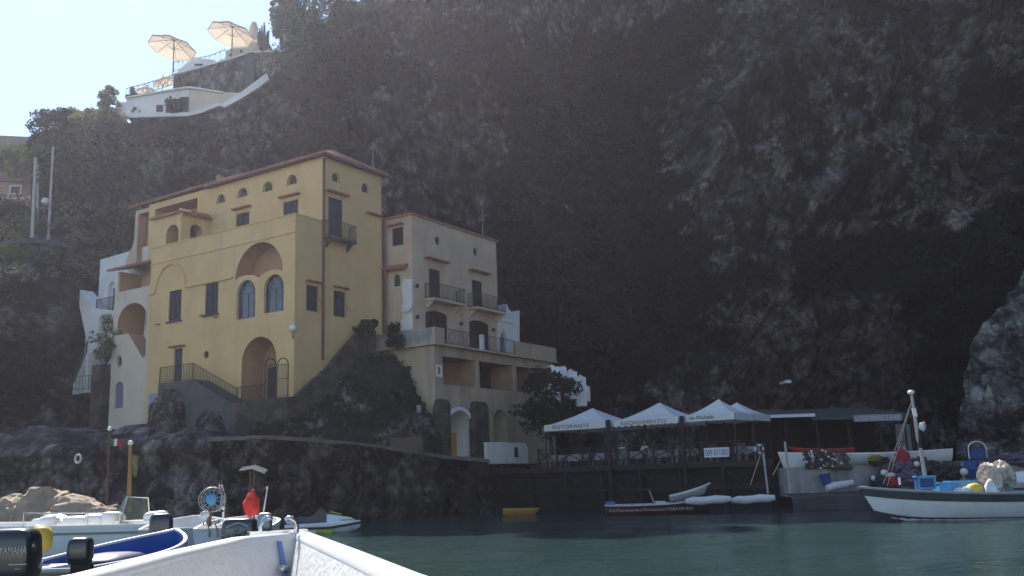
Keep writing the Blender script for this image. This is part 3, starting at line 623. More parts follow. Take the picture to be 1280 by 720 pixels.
# front wing: terrace floor, great arches, windows, portal
cw.hb(S0+.25,SE-.25,T0+.25,TM+.4,ZP-.95,ZP+.4,0)
al=rect_t(293,354,303,352,T0); ZA=al[3]; SA0,SA1=px_s(354,340,T0)+.02,px_s(292,340,T0)
ZSP=on_t(322,349,T0)[2]
sc_=[(294,351),(299,346.5),(307,344),(316,343.5),(323.5,347),(330,341.5),(338,337.5),(347,336.5),(353.5,338.5)]
scl=[(on_t(x,y,T0)[0],on_t(x,y,T0)[2]) for x,y in sc_]; c_a=(scl[0][0]+scl[-1][0])/2; r_a=(scl[0][0]-scl[-1][0])/2; zq=(scl[0][1]+scl[-1][1])/2
half=scl[1:-1]+[(c_a+r_a*math.cos(PI*(1-i/20)),zq+(ZA-zq)*math.sin(PI*i/20)) for i in range(0,21)]
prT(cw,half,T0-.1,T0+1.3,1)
bl=rect_t(197,231,331,366,T0); SB0,SB1=px_s(231,360,T0),px_s(196,360,T0); ZB=on_t(214,331,T0)[2]
win_sh=[(211,226.5,363,401),(256.5,272.5,354,393)]
wsr=[rect_t(*w,T0) for w in win_sh]
for r in wsr: prT(cw,rectp(*r),T0-.1,T0+.16,0)
aw=[(296,319,350,398),(330,354.5,343,390)]
awr=[rect_t(*w,T0) for w in aw]
for r in awr: prT(cw,arch(*r,n=14),T0-.1,T0+.28,0)
po=rect_t(302,345.5,421,500,T0); ZPORT=on_t(322,503,T0)[2]
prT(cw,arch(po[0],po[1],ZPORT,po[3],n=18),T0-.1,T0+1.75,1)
dr=rect_t(217,227.5,436,478,T0); prT(cw,rectp(dr[0],dr[1],dr[2],dr[3]),T0-.1,T0+.2,0)
oc=rect_t(255,260,439.5,447.5,T0); prT(cw,ell((oc[0]+oc[1])/2,(oc[2]+oc[3])/2,.26,.24),T0-.1,T0+.3,0)
carve(wing,cw)
m=MB(); prT(m,ell((oc[0]+oc[1])/2,(oc[2]+oc[3])/2,.255,.235),T0+.12,T0+.17); m.build('round_window','dark_door',yh)
for r in wsr: shuttered(yh,*r,prT,T0,1)
for r in upr: shuttered(yh,r[0],r[1],ZP-.85,r[3],prT,TM,1); hood(yh,r[0]-.25,r[1]+.25,r[3]+.28,prT,TM,1)
for r in awr:
    poly=arch(r[0]+.003,r[1]-.003,r[2]+.003,r[3]-.003,n=14); c=(r[0]+r[1])/2; zs=r[3]-(r[1]-r[0])/2; wv=(r[1]-r[0])
    bars=[rectp(c-.03,c+.03,r[2]+.08,zs+.05),rectp(r[0]+.08,r[1]-.08,zs-.04,zs+.04)]
    rr=wv/2
    for k in range(1,6):
        a=PI*k/6; bars.append([(c+math.cos(a)*rr*.62-math.sin(a)*.02,zs+math.sin(a)*rr*.62+math.cos(a)*.02),(c+math.cos(a)*rr*.93-math.sin(a)*.02,zs+math.sin(a)*rr*.93+math.cos(a)*.02),(c+math.cos(a)*rr*.93+math.sin(a)*.02,zs+math.sin(a)*rr*.93-math.cos(a)*.02),(c+math.cos(a)*rr*.62+math.sin(a)*.02,zs+math.sin(a)*rr*.62-math.cos(a)*.02)])
    for k in range(8):
        a,b=PI*k/8,PI*(k+1)/8; q=.62; bars.append([(c+math.cos(a)*rr*q,zs+math.sin(a)*rr*q),(c+math.cos(b)*rr*q,zs+math.sin(b)*rr*q),(c+math.cos(b)*rr*(q-.06),zs+math.sin(b)*rr*(q-.06)),(c+math.cos(a)*rr*(q-.06),zs+math.sin(a)*rr*(q-.06))])
    for sx in (-1,1): bars.append(rectp(c+sx*rr*.66-.02,c+sx*rr*.66+.02,r[2]+.08,zs))
    glazed(yh,'arched_window',poly,prT,T0,1,.24,'dark_blue','glass_pane',bars,.09)
# mouldings on the front
tr=MB()
n=18
def arcband(mb,s0,s1,zc,rise,w,d,mi=0):
    c=(s0+s1)/2; r=(s1-s0)/2
    for i in range(n):
        a,b=PI*i/n,PI*(i+1)/n
        prT(mb,[(c+r*math.cos(a),zc+rise*math.sin(a)),(c+r*math.cos(b),zc+rise*math.sin(b)),(c+(r+w)*math.cos(b),zc+(rise+w)*math.sin(b)),(c+(r+w)*math.cos(a),zc+(rise+w)*math.sin(a))],T0-d,T0-.001,mi)
ZBS=on_t(230,358,T0)[2]
arcband(tr,SB0,SB1,ZBS,ZB-ZBS,.14,.12)
tr.hb(SB1+.15,SE+.06,T0-.12,T0-.001,ZBS-.14,ZBS)
zb=on_t(264,350,T0)[2]
tr.hb(SA1+.02,SB0-.16,T0-.12,T0-.001,ZBS-.14,ZBS)
tr.build('moulding','yellow_plaster',yh)
MB().hb(S0-.03,SE+.05,T0-.06,T0-.001,on_t(280,310,T0)[2]-.04,on_t(280,310,T0)[2]+.03).build('string_course','yellow_plaster',yh)
cp=MB(); cp.hb(S0-.04,SE+.04,T0-.05,T0+.29,ZP+.002,ZP+.07); cp.hb(S0-.04,S0+.29,T0+.292,TM-.01,ZP+.002,ZP+.07); cp.build('parapet_coping','yellow_plaster',yh)
for r in wsr: 
    sl_=MB(); prT(sl_,rectp(r[0]-.14,r[1]+.14,r[2]-.1,r[2]-.003),T0-.14,T0-.001); sl_.build('sill','grey_plaster',yh)
# drain spouts
for x,y in ((200,405.5),(255,394),(272,396)):
    p=on_t(x,y,T0); MB().tube([W(p[0],T0+.05,p[2]),W(p[0],T0-.35,p[2]-.04)],.05,6).build('drain_spout','terracotta',yh)
dm=MB(); prT(dm,rectp(dr[0]+.003,dr[1]-.003,dr[2],dr[3]-.003),T0+.12,T0+.17); d_=dm.build('door','slate_shutter',yh); pn=MB()
for k in (.1,.55): prT(pn,rectp(dr[0]+.15,dr[1]-.15,dr[2]+(dr[3]-dr[2])*k,dr[2]+(dr[3]-dr[2])*(k+.36)),T0+.10,T0+.119)
pn.build('panel','dark_blue',d_); hood(yh,dr[0]-.3,dr[1]+.3,dr[3]+.1,prT,T0,1)
# portal back wall: dark timber door far inside
pm=MB(); prT(pm,rectp(po[0]+.5,po[1]-.45,ZPORT,ZPORT+2.3),T0+1.68,T0+1.742); pm.build('door','brown_shutter',yh)
# side wall fittings
shuttered(yh,*balc,prS,S0,1); hood(yh,balc[0]-.3,balc[1]+.4,balc[3]+.3,prS,S0,1)
hood(yh,rect_s(459,480,265,270,S0)[0]-.2,TE-.1,rect_s(459,480,265,270,S0)[2],prS,S0,1)
def balcony(root,t0,t1,z,s,out,h=1.,mat='cream_plaster',thick=.16):
    b=MB().hb(s-out,s-.002,t0,t1,z-thick,z).build('balcony',mat,root); m=MB(); e=.05
    railing(m,[W(s-.02,t0+e,z),W(s-out+e,t0+e,z),W(s-out+e,t1-e,z),W(s-.02,t1-e,z)],h,.13); m.build('railing','iron',b)
    for t in (t0+.25,t1-.25): k=MB(); prT(k,[(s-.003,z-thick-.003),(s-out*.8,z-thick-.003),(s-.003,z-thick-.5)],t-.07,t+.07); k.build('bracket',mat,b)
    return b
balcony(yh,balc[0]-.45,rect_s(408,437,299,304,S0)[1],balc[2]-.02,S0,.65,mat='grey_plaster')
for r,cov in ((w1,0),(w2,1)):
    f=glazed(yh,'window',rectp(*r),prS,S0,1,.17,'slate_shutter','glass_pane',[rectp((r[0]+r[1])/2-.03,(r[0]+r[1])/2+.03,r[2]+.06,r[3]-.06),rectp(r[0]+.06,r[1]-.06,(r[2]+r[3])/2-.03,(r[2]+r[3])/2+.03)])
    g=MB()
    for i in range(6): u=r[0]+(r[1]-r[0])*(i+.5)/6; g.tube([W(S0+.02,u,r[2]-.05),W(S0-.12 if True else 0,u,r[2]+.12),W(S0-.30,u,r[2]+.45),W(S0-.12,u,r[2]+.9),W(S0-.02,u,r[3])],.012,4)
    g.build('grille','iron',f); hood(yh,r[0]-.12,r[1]+.2,r[3]+.2,prS,S0,1,out=.2)
MB().tube([W(S0-.09,TM-.05,ZE-.2),W(S0-.09,TM-.05,on_s(403,450,S0)[2])],.085,8).build('drainpipe','drain_copper',yh,60)
MB().tube([W(S0-.14,TE+.1,19.2),W(S0-.14,TE+.1,10.2)],.09,8).build('drainpipe','drain_copper',yh,60)
oh=MB(); 
lp=on_t(367,413,T0); l=MB().tube([W(S0+.02,T0+.02,lp[2]-.45),W(S0-.1,T0-.22,lp[2]-.5),W(S0-.1,T0-.22,lp[2]-.12)],.035,6).build('wall_lamp','iron',yh); MB().ball(W(S0-.1,T0-.22,lp[2]+.08),.22,14).build('globe','lamp_globe',l,180)
# little scroll-sided turret at the far corner of the front, tiled
tt=MB().hb(52.05,SE,T0+.002,TM-.006,ZP-.9,ZP+2.05).build('corner_turret',['yellow_plaster','ochre_plaster'],yh); tc_=MB()
a1=rect_t(207.5,223,281,309,T0); prT(tc_,arch(*a1,n=10),T0-.1,T0+1.0,1)
prS(tc_,arch(T0+.75,T0+1.75,ZP-.05,ZP+1.45,n=10),51.9,52.9,1); carve(tt,tc_)
pa=MB(); prS(pa,arch(T0+.78,T0+1.72,ZP-.02,ZP+1.42,n=10),52.7,52.75); pa.build('window','dark_door',tt)
def tiles(mb,p00,p10,p01,p11,n,rad=.09,base=True,mi=0):
    """barrel tiled roof plane: eaves p00-p10, ridge p01-p11; n rows of tiles running up the slope"""
    p00,p10,p01,p11=[Vector(p) for p in (p00,p10,p01,p11)]; nr=(p10-p00).cross(p01-p00).normalized()
    if nr.z<0: nr=-nr
    if base: mb.hexa([p00-nr*.08,p10-nr*.08,p11-nr*.08,p01-nr*.08,p00,p10,p11,p01],mi)
    for i in range(n):
        f=(i+.5)/n; a=p00.lerp(p10,f); b=p01.lerp(p11,f); m=max(2,int((b-a).length/.42)); dirn=(b-a).normalized(); side=dirn.cross(nr).normalized()
        for k in range(m):
            q0=a.lerp(b,k/m); q1=a.lerp(b,(k+1.15)/m if k<m-1 else 1); r0,r1=rad*1.12,rad*.86; vs=[]
            for q,rr in ((q0,r0),(q1,r1)):
                for j in range(5): t=PI*j/4; vs.append(q+side*math.cos(t)*rr+nr*(math.sin(t)*rr*.8+.012))
            mb.add(vs,[(j,j+1,6+j,5+j) for j in range(4)]+[(0,1,2,3,4)],mi)
    return mb
tb=MB(); tiles(tb,W(52.2,T0-.25,ZP+2.06),W(SE+.1,T0-.25,ZP+2.06),W(52.2,TM-.02,ZP+2.42),W(SE+.1,TM-.02,ZP+2.42),14); tiles(tb,W(51.75,T0-.1,ZP+2.02),W(51.75,TM-.02,ZP+2.02),W(52.2,T0-.1,ZP+2.3),W(52.2,TM-.02,ZP+2.4),9,.085); tb.build('turret_roof','terracotta',yh)
# main roof: hipped, broad eaves; a lower lap over the loggia
rf=MB(); e=.42; z0=ZE+.1; zr=ZE+1.5; tmid=(TM+TE)/2
tiles(rf,W(S0-e,TM-e,z0),W(52.3,TM-e,z0),W(S0+1.9,tmid,zr),W(52.3,tmid,zr),54)
tiles(rf,W(S0-e,TM-e,z0),W(S0-e,TE+e,z0),W(S0+1.9,tmid,zr),W(S0+1.9,tmid+.05,zr),30)
tiles(rf,W(52.3,TE+e,z0),W(S0-e,TE+e,z0),W(52.3,tmid,zr),W(S0+1.9,tmid,zr),40)
tiles(rf,W(53.0,TM-.25,ZE+.22),W(61.0,TM-.25,ZE+.16),W(53.0,tmid+.2,ZE+1.8),W(61.0,tmid+.2,ZE+1.7),26)
tiles(rf,W(61.0,TE+e,ZE+.16),W(53.0,TE+e,ZE+.22),W(61.0,tmid+.2,ZE+1.7),W(53.0,tmid+.2,ZE+1.8),26)
rf.build('roof','terracotta',yh)
fs=MB(); fs.hb(S0-e+.05,52.3,TM-e+.04,TM-e+.10,ZE-.06,z0-.02); fs.hb(S0-e+.04,S0-e+.1,TM-e+.12,TE+e,ZE-.06,z0-.02); fs.hb(S0-e+.11,52.3,TM-e+.11,TM-.003,ZE-.03,ZE+.01); fs.hb(S0-e+.11,S0-.003,TM+.0,TE+.2,ZE-.03,ZE+.01); fs.build('eaves_board','brown_shutter',yh)
ch=MB().hb(53.6,54.0,TM+2.0,TM+2.4,ZE+.9,ZE+1.75).build('chimney','brown_plaster',yh)
ld=MB(); prT(ld,rectp(53.7,54.5,ZP-.15,ZP+2.3),TM+1.40,TM+1.46); ld.build('door','dark_door',yh)
# far scroll gable end of the house, with a shallow pale niche
sg=MB(); sp=[(58.76,14.5),(60.9,14.5),(60.9,17.6),(61.35,18.1),(61.45,18.6),(61.2,19.1),(60.75,19.6),(60.6,20.2),(60.55,ZE-.1),(58.76,ZE-.1)]
sg.prism([W(s,TM+.15,z) for s,z in sp],B*3.6); g_=sg.build('scroll_gable',['cream_plaster','ochre_plaster'],yh); c_=MB(); prT(c_,rectp(58.9,60.2,18.3,ZE-.4),TM+.05,TM+1.0,1); carve(g_,c_)
# aerial on the roof
ae=empty('roof_aerial',W(S0+.3,TE-.5,ZE),'thin television aerial mast on the right corner of the tiled roof','aerial'); MB().tube([W(S0+.3,TE-.5,ZE+.1),W(S0+.3,TE-.5,ZE+2.4)],.03,5).build('mast','grey_metal',ae); m=MB()
for k in range(4): m.bar(W(S0+.1,TE-.5,ZE+1.9+.12*k),W(S0+.5,TE-.5,ZE+1.9+.12*k),.015)
m.build('antenna','grey_metal',ae)
# ------------------------------------------------------------------ cream wing and white house at the far end
cwg=empty('cream_house',W(57,42,5),'cream house joined to the left end of the yellow house, with an open arched stair','house')
TC=T0+.55; CE=px_s(140,430,TC); 
zt=on_t(163,374,TC)[2]
b1=MB().hb(SE+.003,CE,TC,TC+5.5,4.2,zt-.1).build('wall',['pale_plaster','ochre_plaster'],cwg); c_=MB()
ar=(px_s(183.5,400,TC),px_s(147,400,TC)); za=on_t(165,379,TC)[2]; zl=on_t(165,416,TC)[2]; zlow=on_t(182,446,TC)[2]
c=(ar[0]+ar[1])/2; r=(ar[1]-ar[0])/2
poly=[(ar[0],zlow),(ar[0]+.35,zlow),(c+.35,zl),(ar[1],zl)]+[(c+r*math.cos(PI*i/14),za-r*.8+r*.8*math.sin(PI*i/14)) for i in range(0,15)]
prT(c_,poly,TC-.1,TC+2.2,1)
ov=rect_t(146,152,446,458,TC); prT(c_,ell((ov[0]+ov[1])/2,(ov[2]+ov[3])/2,.30,.42),TC-.1,TC+.5,0)
bd=rect_t(143.5,154,477,510,TC); prT(c_,arch(bd[0],bd[1],bd[2],bd[3],n=10),TC-.1,TC+.2,0)
carve(b1,c_)
m=MB(); prT(m,arch(bd[0]+.004,bd[1]-.004,bd[2],bd[3]-.004,n=10),TC+.12,TC+.16); m.build('door','blue_door',cwg)
m=MB(); prT(m,ell((ov[0]+ov[1])/2,(ov[2]+ov[3])/2,.295,.415),TC+.2,TC+.25); m.build('oval_window','dark_door',cwg)
wn=rect_t(174.5,183,393,408,TC+2.19); m=MB(); prT(m,rectp(*wn),TC+2.13,TC+2.18); m.build('window','dark_door',cwg)
sw_=MB(); prT(sw_,[(ar[0]+.02,zlow-.05),(ar[0]+.02,zlow+1.5),(c+.2,zl+.65),(c+.35,zl-.05)],TC+1.2,TC+1.3); sw_.build('stair_parapet','pale_plaster',cwg)
# first-floor gallery with tiled lean-to roof above the arch
zg0=on_t(163,362,TC)[2]; zg1=on_t(163,333,TC)[2]
g=MB(); g.hb(SE+.003,CE-.15,TC+2.0,TC+5.5,zt-.098,zg1+.2); g.hb(CE-.35,CE-.15,TC+.15,TC+1.998,zt-.098,zg1-.15); g.build('gallery_wall','ochre_plaster',cwg)
MB().hb(SE+.004,CE-.02,TC+.02,TC+.22,zt-.098,zg0).build('gallery_parapet','pale_plaster',cwg)
rf=MB(); tiles(rf,W(SE+.01,TC-.35,zg1-.05),W(CE+.55,TC-.35,zg1-.05),W(SE+.01,TC+2.6,zg1+.75),W(CE+.55,TC+2.6,zg1+.75),18); rf.build('roof','terracotta',cwg)

cl=MB(); 
wh=empty('white_house',W(59.5,43,5),'bluish white house furthest left in the row, with outside stairs and a balcony','house')
TW_=TM+.6; WE=px_s(124,350,TW_)
zw=on_t(145,323,TW_)[2]
b2=MB(); b2.prism([W(CE-.6,TW_,4.5),W(WE,TW_,4.5),W(WE,TW_,on_t(124,325,TW_)[2]),W(CE-.6,TW_,on_t(165,312,TW_)[2])],B*5); b2=b2.build('wall',['white_wash','white_wash'],wh); c_=MB()
d=rect_t(135,143.5,352,388,TW_); prT(c_,arch(*d,n=10),TW_-.1,TW_+.3,0); carve(b2,c_)
m=MB(); prT(m,rectp(d[0]+.02,d[0]+(d[1]-d[0])*.62,d[2],d[3]-.5),TW_+.18,TW_+.23); m.build('door','blue_door',wh)
zb_=on_t(130,390,TW_-1.2)[2]; be=px_s(119,390,TW_-1.2); bs=px_s(141,390,TW_-1.2)
bl_=MB().hb(bs-.2,be,TW_-1.2,TW_-.003,zb_-.2,zb_).build('balcony','white_wash',wh); m=MB(); railing(m,[W(bs,TW_-1.15,zb_),W(be-.05,TW_-1.15,zb_)],1.05,.14,.014); m.build('railing','iron',bl_)
# flank wall with raked top stepping down to the left, arch under the balcony
fl=MB(); q=[(100,362),(119,385),(141,388),(141,416),(119,470),(103,473),(107,420),(99,382)]
fl.prism([W(*[on_t(x,y,TW_-1.22)[k] if k!=1 else TW_-1.22 for k in range(3)]) for x,y in q],B*1.1); f_=fl.build('flank_wall',['white_wash','white_wash'],wh); c_=MB()
a_=rect_t(122.5,140,391,440,TW_-1.22); prT(c_,arch(a_[0],a_[1],a_[2]-3,a_[3],n=10,rise=.55),TW_-1.4,TW_-.4,0); carve(f_,c_)
st=MB(); p0=on_t(105,466,TW_-1.5); p1=on_t(120,430,TW_-1.5); m=MB(); 
for i in range(9): f=i/8; st.hb(p0[0]+(p1[0]-p0[0])*f-.2,p0[0]+(p1[0]-p0[0])*f+.2,TW_-2.2,TW_-1.24,p0[2]-1.6,p0[2]-.75+(p1[2]-p0[2])*f)
st.build('stair','white_wash',wh); railing(m,[W(p0[0],TW_-2.2,p0[2]-.8),W(p1[0],TW_-2.2,p1[2]-.8)],1.0,.16,.014); m.build('stair_railing','iron',wh)
ir=empty('iron_railing',at_y(110,490,64),'short iron railing on the rocks below the white house stairs','railing'); q0=H(at_y(100,488,64)); m=MB(); railing(m,[at_y(87,489,64),at_y(114,487,64)],.95,.2,.016); m.build('balusters','iron',ir)
# grey pillar of rock-faced wall with a climbing plant beside the white house
pl=MB().hb(CE+.05,px_s(113,500,TC-.6),TC-.6,TC+1.6,4.2,on_t(127,455,TC-.6)[2]).build('retaining_pier','rubble_masonry',label='dark rubble stone pier between the white house stairs and the cream house',cat='wall')
pc=on_t(127,440,TC-.5); bush('climbing_shrub',W(pc[0],TC-.1,pc[2]-.7),(1.2,.9,2.3),'leafy shrub growing on the stone pier beside the white house balcony',mat='leaf_olive',n=16,dens=80,size=.15,seed=5)
bw=MB(); q0=px_s(197,520,T0-.9); bw.hb(px_s(197,515,T0-.7),px_s(185,515,T0-.7),T0-.7,T0+.1,on_t(190,545,T0-.7)[2],on_t(190,492,T0-.7)[2]); bw.build('blue_buttress','blue_wash',label='pale blue plastered buttress at the left foot of the yellow house',cat='buttress')
# landing and outside stair against the front, with its railing
ls=MB(); T2=T0-1.35; zl=on_t(220,480,T0)[2]-.05; sL=px_s(198,478,T2); sM=px_s(240,466,T2); sR=px_s(296,505,T2); zR=on_t(296,507,T2)[2]
ls.prism([W(sL,T2,5.0),W(sL,T2,zl),W(sM,T2,zl),W(sR,T2,zR),W(sR,T2,5.0)],B*(T0-T2-.004)); so_=ls.build('landing_stair','grey_plaster',label='grey plastered landing and stair leading up to the small door of the yellow house',cat='stair')
rk=W((sL+sM)/2-.1,T2-.5,5.3); rock_mass('landing_rock',tuple(rk),(1.25,1.0,2.3),'shore_rock',.3,1.7,70,5,.25)
rk=W(sM-2.2,T2-.3,4.6); rock_mass('landing_rock',tuple(rk),(1.3,.9,1.7),'shore_rock',.3,1.7,70,8,.2)
ir=empty('iron_railing',W(sM,T2,zl),'iron railing round the landing of the small door and down its stair','railing'); m=MB(); railing(m,[W(sL-.05,T2+.06,zl),W(sM,T2+.06,zl),W(sR+.05,T2+.06,zR)],1.0,.15,.014); m.build('balusters','iron',ir)
# small terrace before the portal, iron railing and round-topped gate
TF=T0-1.5; zf=ZPORT-.02
sF0=px_s(258,492,TF); tp=MB().hb(S0-1.1,sR-.02,TF,T0-.004,4.6,zf).build('portal_terrace','rubble_masonry',label='low stone terrace in front of the arched portal of the yellow house',cat='terrace')
zf2=zf; ir=empty('iron_railing',W(S0+3,TF,zf),'low iron railing along the terrace before the arched portal','railing'); m=MB(); railing(m,[W(sR-.1,TF+.06,zf),W(px_s(330,495,TF),TF+.06,zf)],.85,.16,.012); m.build('balusters','iron',ir)
gt=empty('iron_gate',W(S0+1,TF+.1,zf),'iron double gate with round tops beside the arched portal','gate')
for x0,x1 in ((331,344.5),(346,360)):
    s1,s0,=px_s(x0,480,TF+.1),px_s(x1,480,TF+.1); zt_=on_t((x0+x1)/2,456,TF+.1)[2]; m=MB(); m.tube([W(s1,TF+.1,zf),W(s1,TF+.1,zt_)]+[W((s0+s1)/2+(s1-s0)/2*math.cos(a),TF+.1,zt_+(s1-s0)*.42*math.sin(a)) for a in [PI*k/8 for k in range(1,8)]]+[W(s0,TF+.1,zt_),W(s0,TF+.1,zf)],.035,5)
    for k in range(1,8): s=s0+(s1-s0)*k/8; m.bar(W(s,TF+.1,zf+.05),W(s,TF+.1,zt_+.05),.018)
    for z in (zf+.08,zf+1.05,zt_): m.bar(W(s0,TF+.1,z),W(s1,TF+.1,z),.03)
    m.build('gate_leaf','iron',gt)
# lower public stair with railing climbing from the quay path to the terrace
ps=MB(); a=at_y(276,553,52.4); b=at_y(318,507,54.2); n_=14
for i in range(n_):
    p=a.lerp(b,i/n_); ps.box((p.x-.15,p.y-.2,3.6),(p.x+.3,p.y+1.5,p.z+.18-.9))
ps.build('stone_stair','rubble_masonry',label='narrow stone stair climbing from the quay path towards the portal terrace',cat='stair')
ir=empty('iron_railing',a,'iron railing beside the narrow stone stair up from the quay path','railing'); m=MB(); railing(m,[a-Vector((0,.25,.9)),b-Vector((0,.25,.9))],1.0,.17,.014); m.build('balusters','iron',ir)
# sloping parapet of the alley stair along the side wall
sp=MB(); sS=S0-1.0; pts=[(362,503),(410,460),(446,417),(470,413)]; up_=[on_s(x,y,sS) for x,y in pts]
poly=[(t,z) for _,t,z in up_]+[(up_[-1][1],4.5),(up_[0][1],4.5)]; prS(sp,poly,sS,sS+.35); sp.build('stair_parapet','rubble_masonry',label='dark sloping stone parapet of the alley stair beside the yellow house side wall',cat='wall')
# ------------------------------------------------------------------ tall cream house behind
SW=39.16; TWL=48.3; ZR=19.4
def wq(x,y): return on_s(x,y,SW)
ch=empty('cream_tower_house',W(37,52,9),'tall flat roofed cream house with two small balconies, right of the yellow house','house')
b=MB().hb(SW,46.5,TWL,58.3,8.5,ZR).build('wall',['cream_plaster','pale_plaster'],ch); c_=MB()
lw=rect_t(490,504,284.5,307,TWL); prT(c_,rectp(*lw),TWL-.1,TWL+.2)
ln=rect_t(492,500,343,358,TWL); prT(c_,arch(*ln,n=8),TWL-.1,TWL+.2)
doors=[rect_s(536.5,550.5,337,375,SW),rect_s(590.5,603,351,386,SW)]
for r in doors: prS(c_,rectp(*r),SW-.1,SW+.18)
lows=[rect_s(532,560,389,424,SW),rect_s(587,612,401,441,SW)]
ZFL=10.25
for r in lows: prS(c_,arch(r[0],r[1],ZFL+.02,r[3],n=10,rise=.3),SW-.1,SW+.18)
rw=[wq(547,301),wq(594.5,315)]
for q in rw: prS(c_,ell(q[1],q[2],.30,.32),SW-.1,SW+.4)
carve(b,c_)
for q in rw: m=MB(); prS(m,ell(q[1],q[2],.295,.315),SW+.15,SW+.2); m.build('round_window','dark_door',ch)
shuttered(ch,*lw,prT,TWL,1,mat='brown_shutter'); hood(ch,lw[0]-.1,lw[1]+.25,lw[3]+.15,prT,TWL,1)
m=MB(); prT(m,rectp(ln[0]+.01,ln[1]-.01,ln[2]+.01,ln[3]-.01),TWL+.12,TWL+.15); m.build('window','dark_door',ch)
hd=on_t(496,334,TWL); m=MB(); tiles(m,W(hd[0]-1.0,TWL-.55,hd[2]-.25),W(hd[0]+1.05,TWL-.55,hd[2]-.1),W(hd[0]-1.0,TWL-.003,hd[2]+.1),W(hd[0]+1.05,TWL-.003,hd[2]+.2),9,.08); m.build('lean_to_roof','terracotta',ch)
for r in doors: shuttered(ch,*r,prS,SW,1,mat='brown_shutter'); hood(ch,r[0]-.5,r[1]+.75,r[3]+.62,prS,SW,1,out=.35)
for r in lows:
    m=MB(); prS(m,arch(r[0]+.01,r[1]-.01,ZFL+.03,r[3]-.01,n=10,rise=.3),SW+.10,SW+.16)
    for k in range(7): u=r[0]+(r[1]-r[0])*(k+.5)/7; prS(m,rectp(u-.02,u+.02,ZFL+.15,r[3]-.35),SW+.08,SW+.099)
    m.build('shutter_door','brown_shutter',ch)
balcony(ch,rect_s(531,571,376,382,SW)[0],rect_s(531,571,376,382,SW)[1],doors[0][2]-.05,SW,.8,1.0)
balcony(ch,rect_s(585,621,388,393,SW)[0],58.25,doors[1][2]-.05,SW,.8,1.0)
cap=MB(); cap.hb(SW-.12,46.5,TWL-.12,58.42,ZR+.002,ZR+.14); cap.build('roof_edge','terracotta',ch)
pt=MB(); prT(pt,[(SW+.02,11.7),(SW+.02,15.0),(SW+.75,15.15),(SW+.95,14.6),(SW+.8,13.6),(SW+1.0,13.1),(SW+.85,12.5),(SW+1.05,12.2),(SW+.95,11.7)],TWL-.012,TWL-.002); pt.build('plaster_patch','white_wash',ch)
dd=on_t(508,383,TWL-.35); sdm=MB(); sdm.lathe([(.02,.1),(.22,.07),(.36,0),(.37,.0),(.22,.05),(.02,.08)],W(dd[0],dd[1],dd[2]),14,ax=(-.2,-.95,.25),cap=False); sdm.bar(W(dd[0],dd[1],dd[2]),W(dd[0],TWL,dd[2]-.2),.04)
sdm.build('satellite_dish','float_white',label='small white satellite dish on the side of the tall cream house',cat='dish')
for q,lab in ((wq(519,356),'first'),): 
    pass
pots=[(518.5,358),(519,397),(574,405),(614,413)]
for i,(x,y) in enumerate(pots):
    q=wq(x,y); m=MB(); m.tube([W(SW-.003,q[1],q[2]),W(SW-.2,q[1],q[2]+.02)],.03,5); m.lathe([(.06,-.12),(.10,.02),(.11,.03),(.08,.12),(.02,.16)],W(SW-.22,q[1],q[2]),8); m.build('wall_lantern','black_matt',ch)
ar=empty('roof_aerial',W(SW+1.5,57.5,ZR),'thin aerial at the right end of the flat roof of the tall cream house','aerial'); m=MB(); m.tube([W(SW+.5,57.3,ZR),W(SW+.5,57.3,ZR+2.6)],.025,5); m.bar(W(SW+.2,57.3,ZR+2.3),W(SW+.9,57.3,ZR+2.3),.02); m.build('mast','grey_metal',ar)
# battlemented white annex
an=empty('white_annex',W(39.5,60,10),'small white annex with a horned gable and pointed arch beside the tall cream house','house'); SN=SW-.05
pts=[(622.5,447),(622.5,384),(627,386),(631,383.5),(633.5,380),(636,386),(641,391),(645.5,391),(649.5,388),(649.5,447)]
m=MB(); prS(m,[(on_s(x,y,SN)[1],on_s(x,y,SN)[2]) for x,y in pts],SN,SN+3.2); o=m.build('wall',['white_wash','white_wash'],an); c_=MB()
r=rect_s(624.5,635.5,411,446,SN); cu=(r[0]+r[1])/2; pa=[(r[0],9.9),(r[1],9.9),(r[1],r[3]-.9),(cu+.33*(r[1]-cu)*1.6,r[3]-.4),(cu,r[3]),(cu-.53*(cu-r[0]),r[3]-.4),(r[0],r[3]-.9)]
prS(c_,pa,SN-.1,SN+.5); carve(o,c_)
m=MB(); prS(m,inset(pa,.03),SN+.3,SN+.34); m.build('door','blue_door',an)
m=MB(); prS(m,rectp(r[0]-.35,r[1]+.55,r[3]+.5,r[3]+.62),SN-.1,SN-.002); m.build('moulding','white_wash',an)
# ------------------------------------------------------------------ terrace building in front of it
ST=36.4; TL=46.95; ZT_=3.4
tb_=empty('terrace_building',W(36,52,ZT_),'beige building with an open colonnade, roof balcony and two arches, below the tall cream house','house')
TR_=on_s(690,450,ST)[1]; zs0=on_s(600,452,ST)[2]
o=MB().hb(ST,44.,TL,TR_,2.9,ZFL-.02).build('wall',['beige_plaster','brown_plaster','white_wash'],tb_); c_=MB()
z_a=on_s(560,481,ST)[2]; z_b=on_s(560,446,ST)[2]
bays=[(553.5,594),(599,641),(645.5,672)]
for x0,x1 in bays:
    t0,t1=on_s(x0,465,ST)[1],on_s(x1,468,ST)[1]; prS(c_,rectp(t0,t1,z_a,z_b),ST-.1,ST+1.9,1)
low=[rect_s(556,591,513,571,ST),rect_s(617,634,512,553,ST)]
z_l=3.45
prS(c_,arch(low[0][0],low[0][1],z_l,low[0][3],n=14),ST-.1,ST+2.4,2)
prS(c_,arch(low[1][0],low[1][1],z_l,low[1][3],n=12),ST-.1,ST+1.6,0)
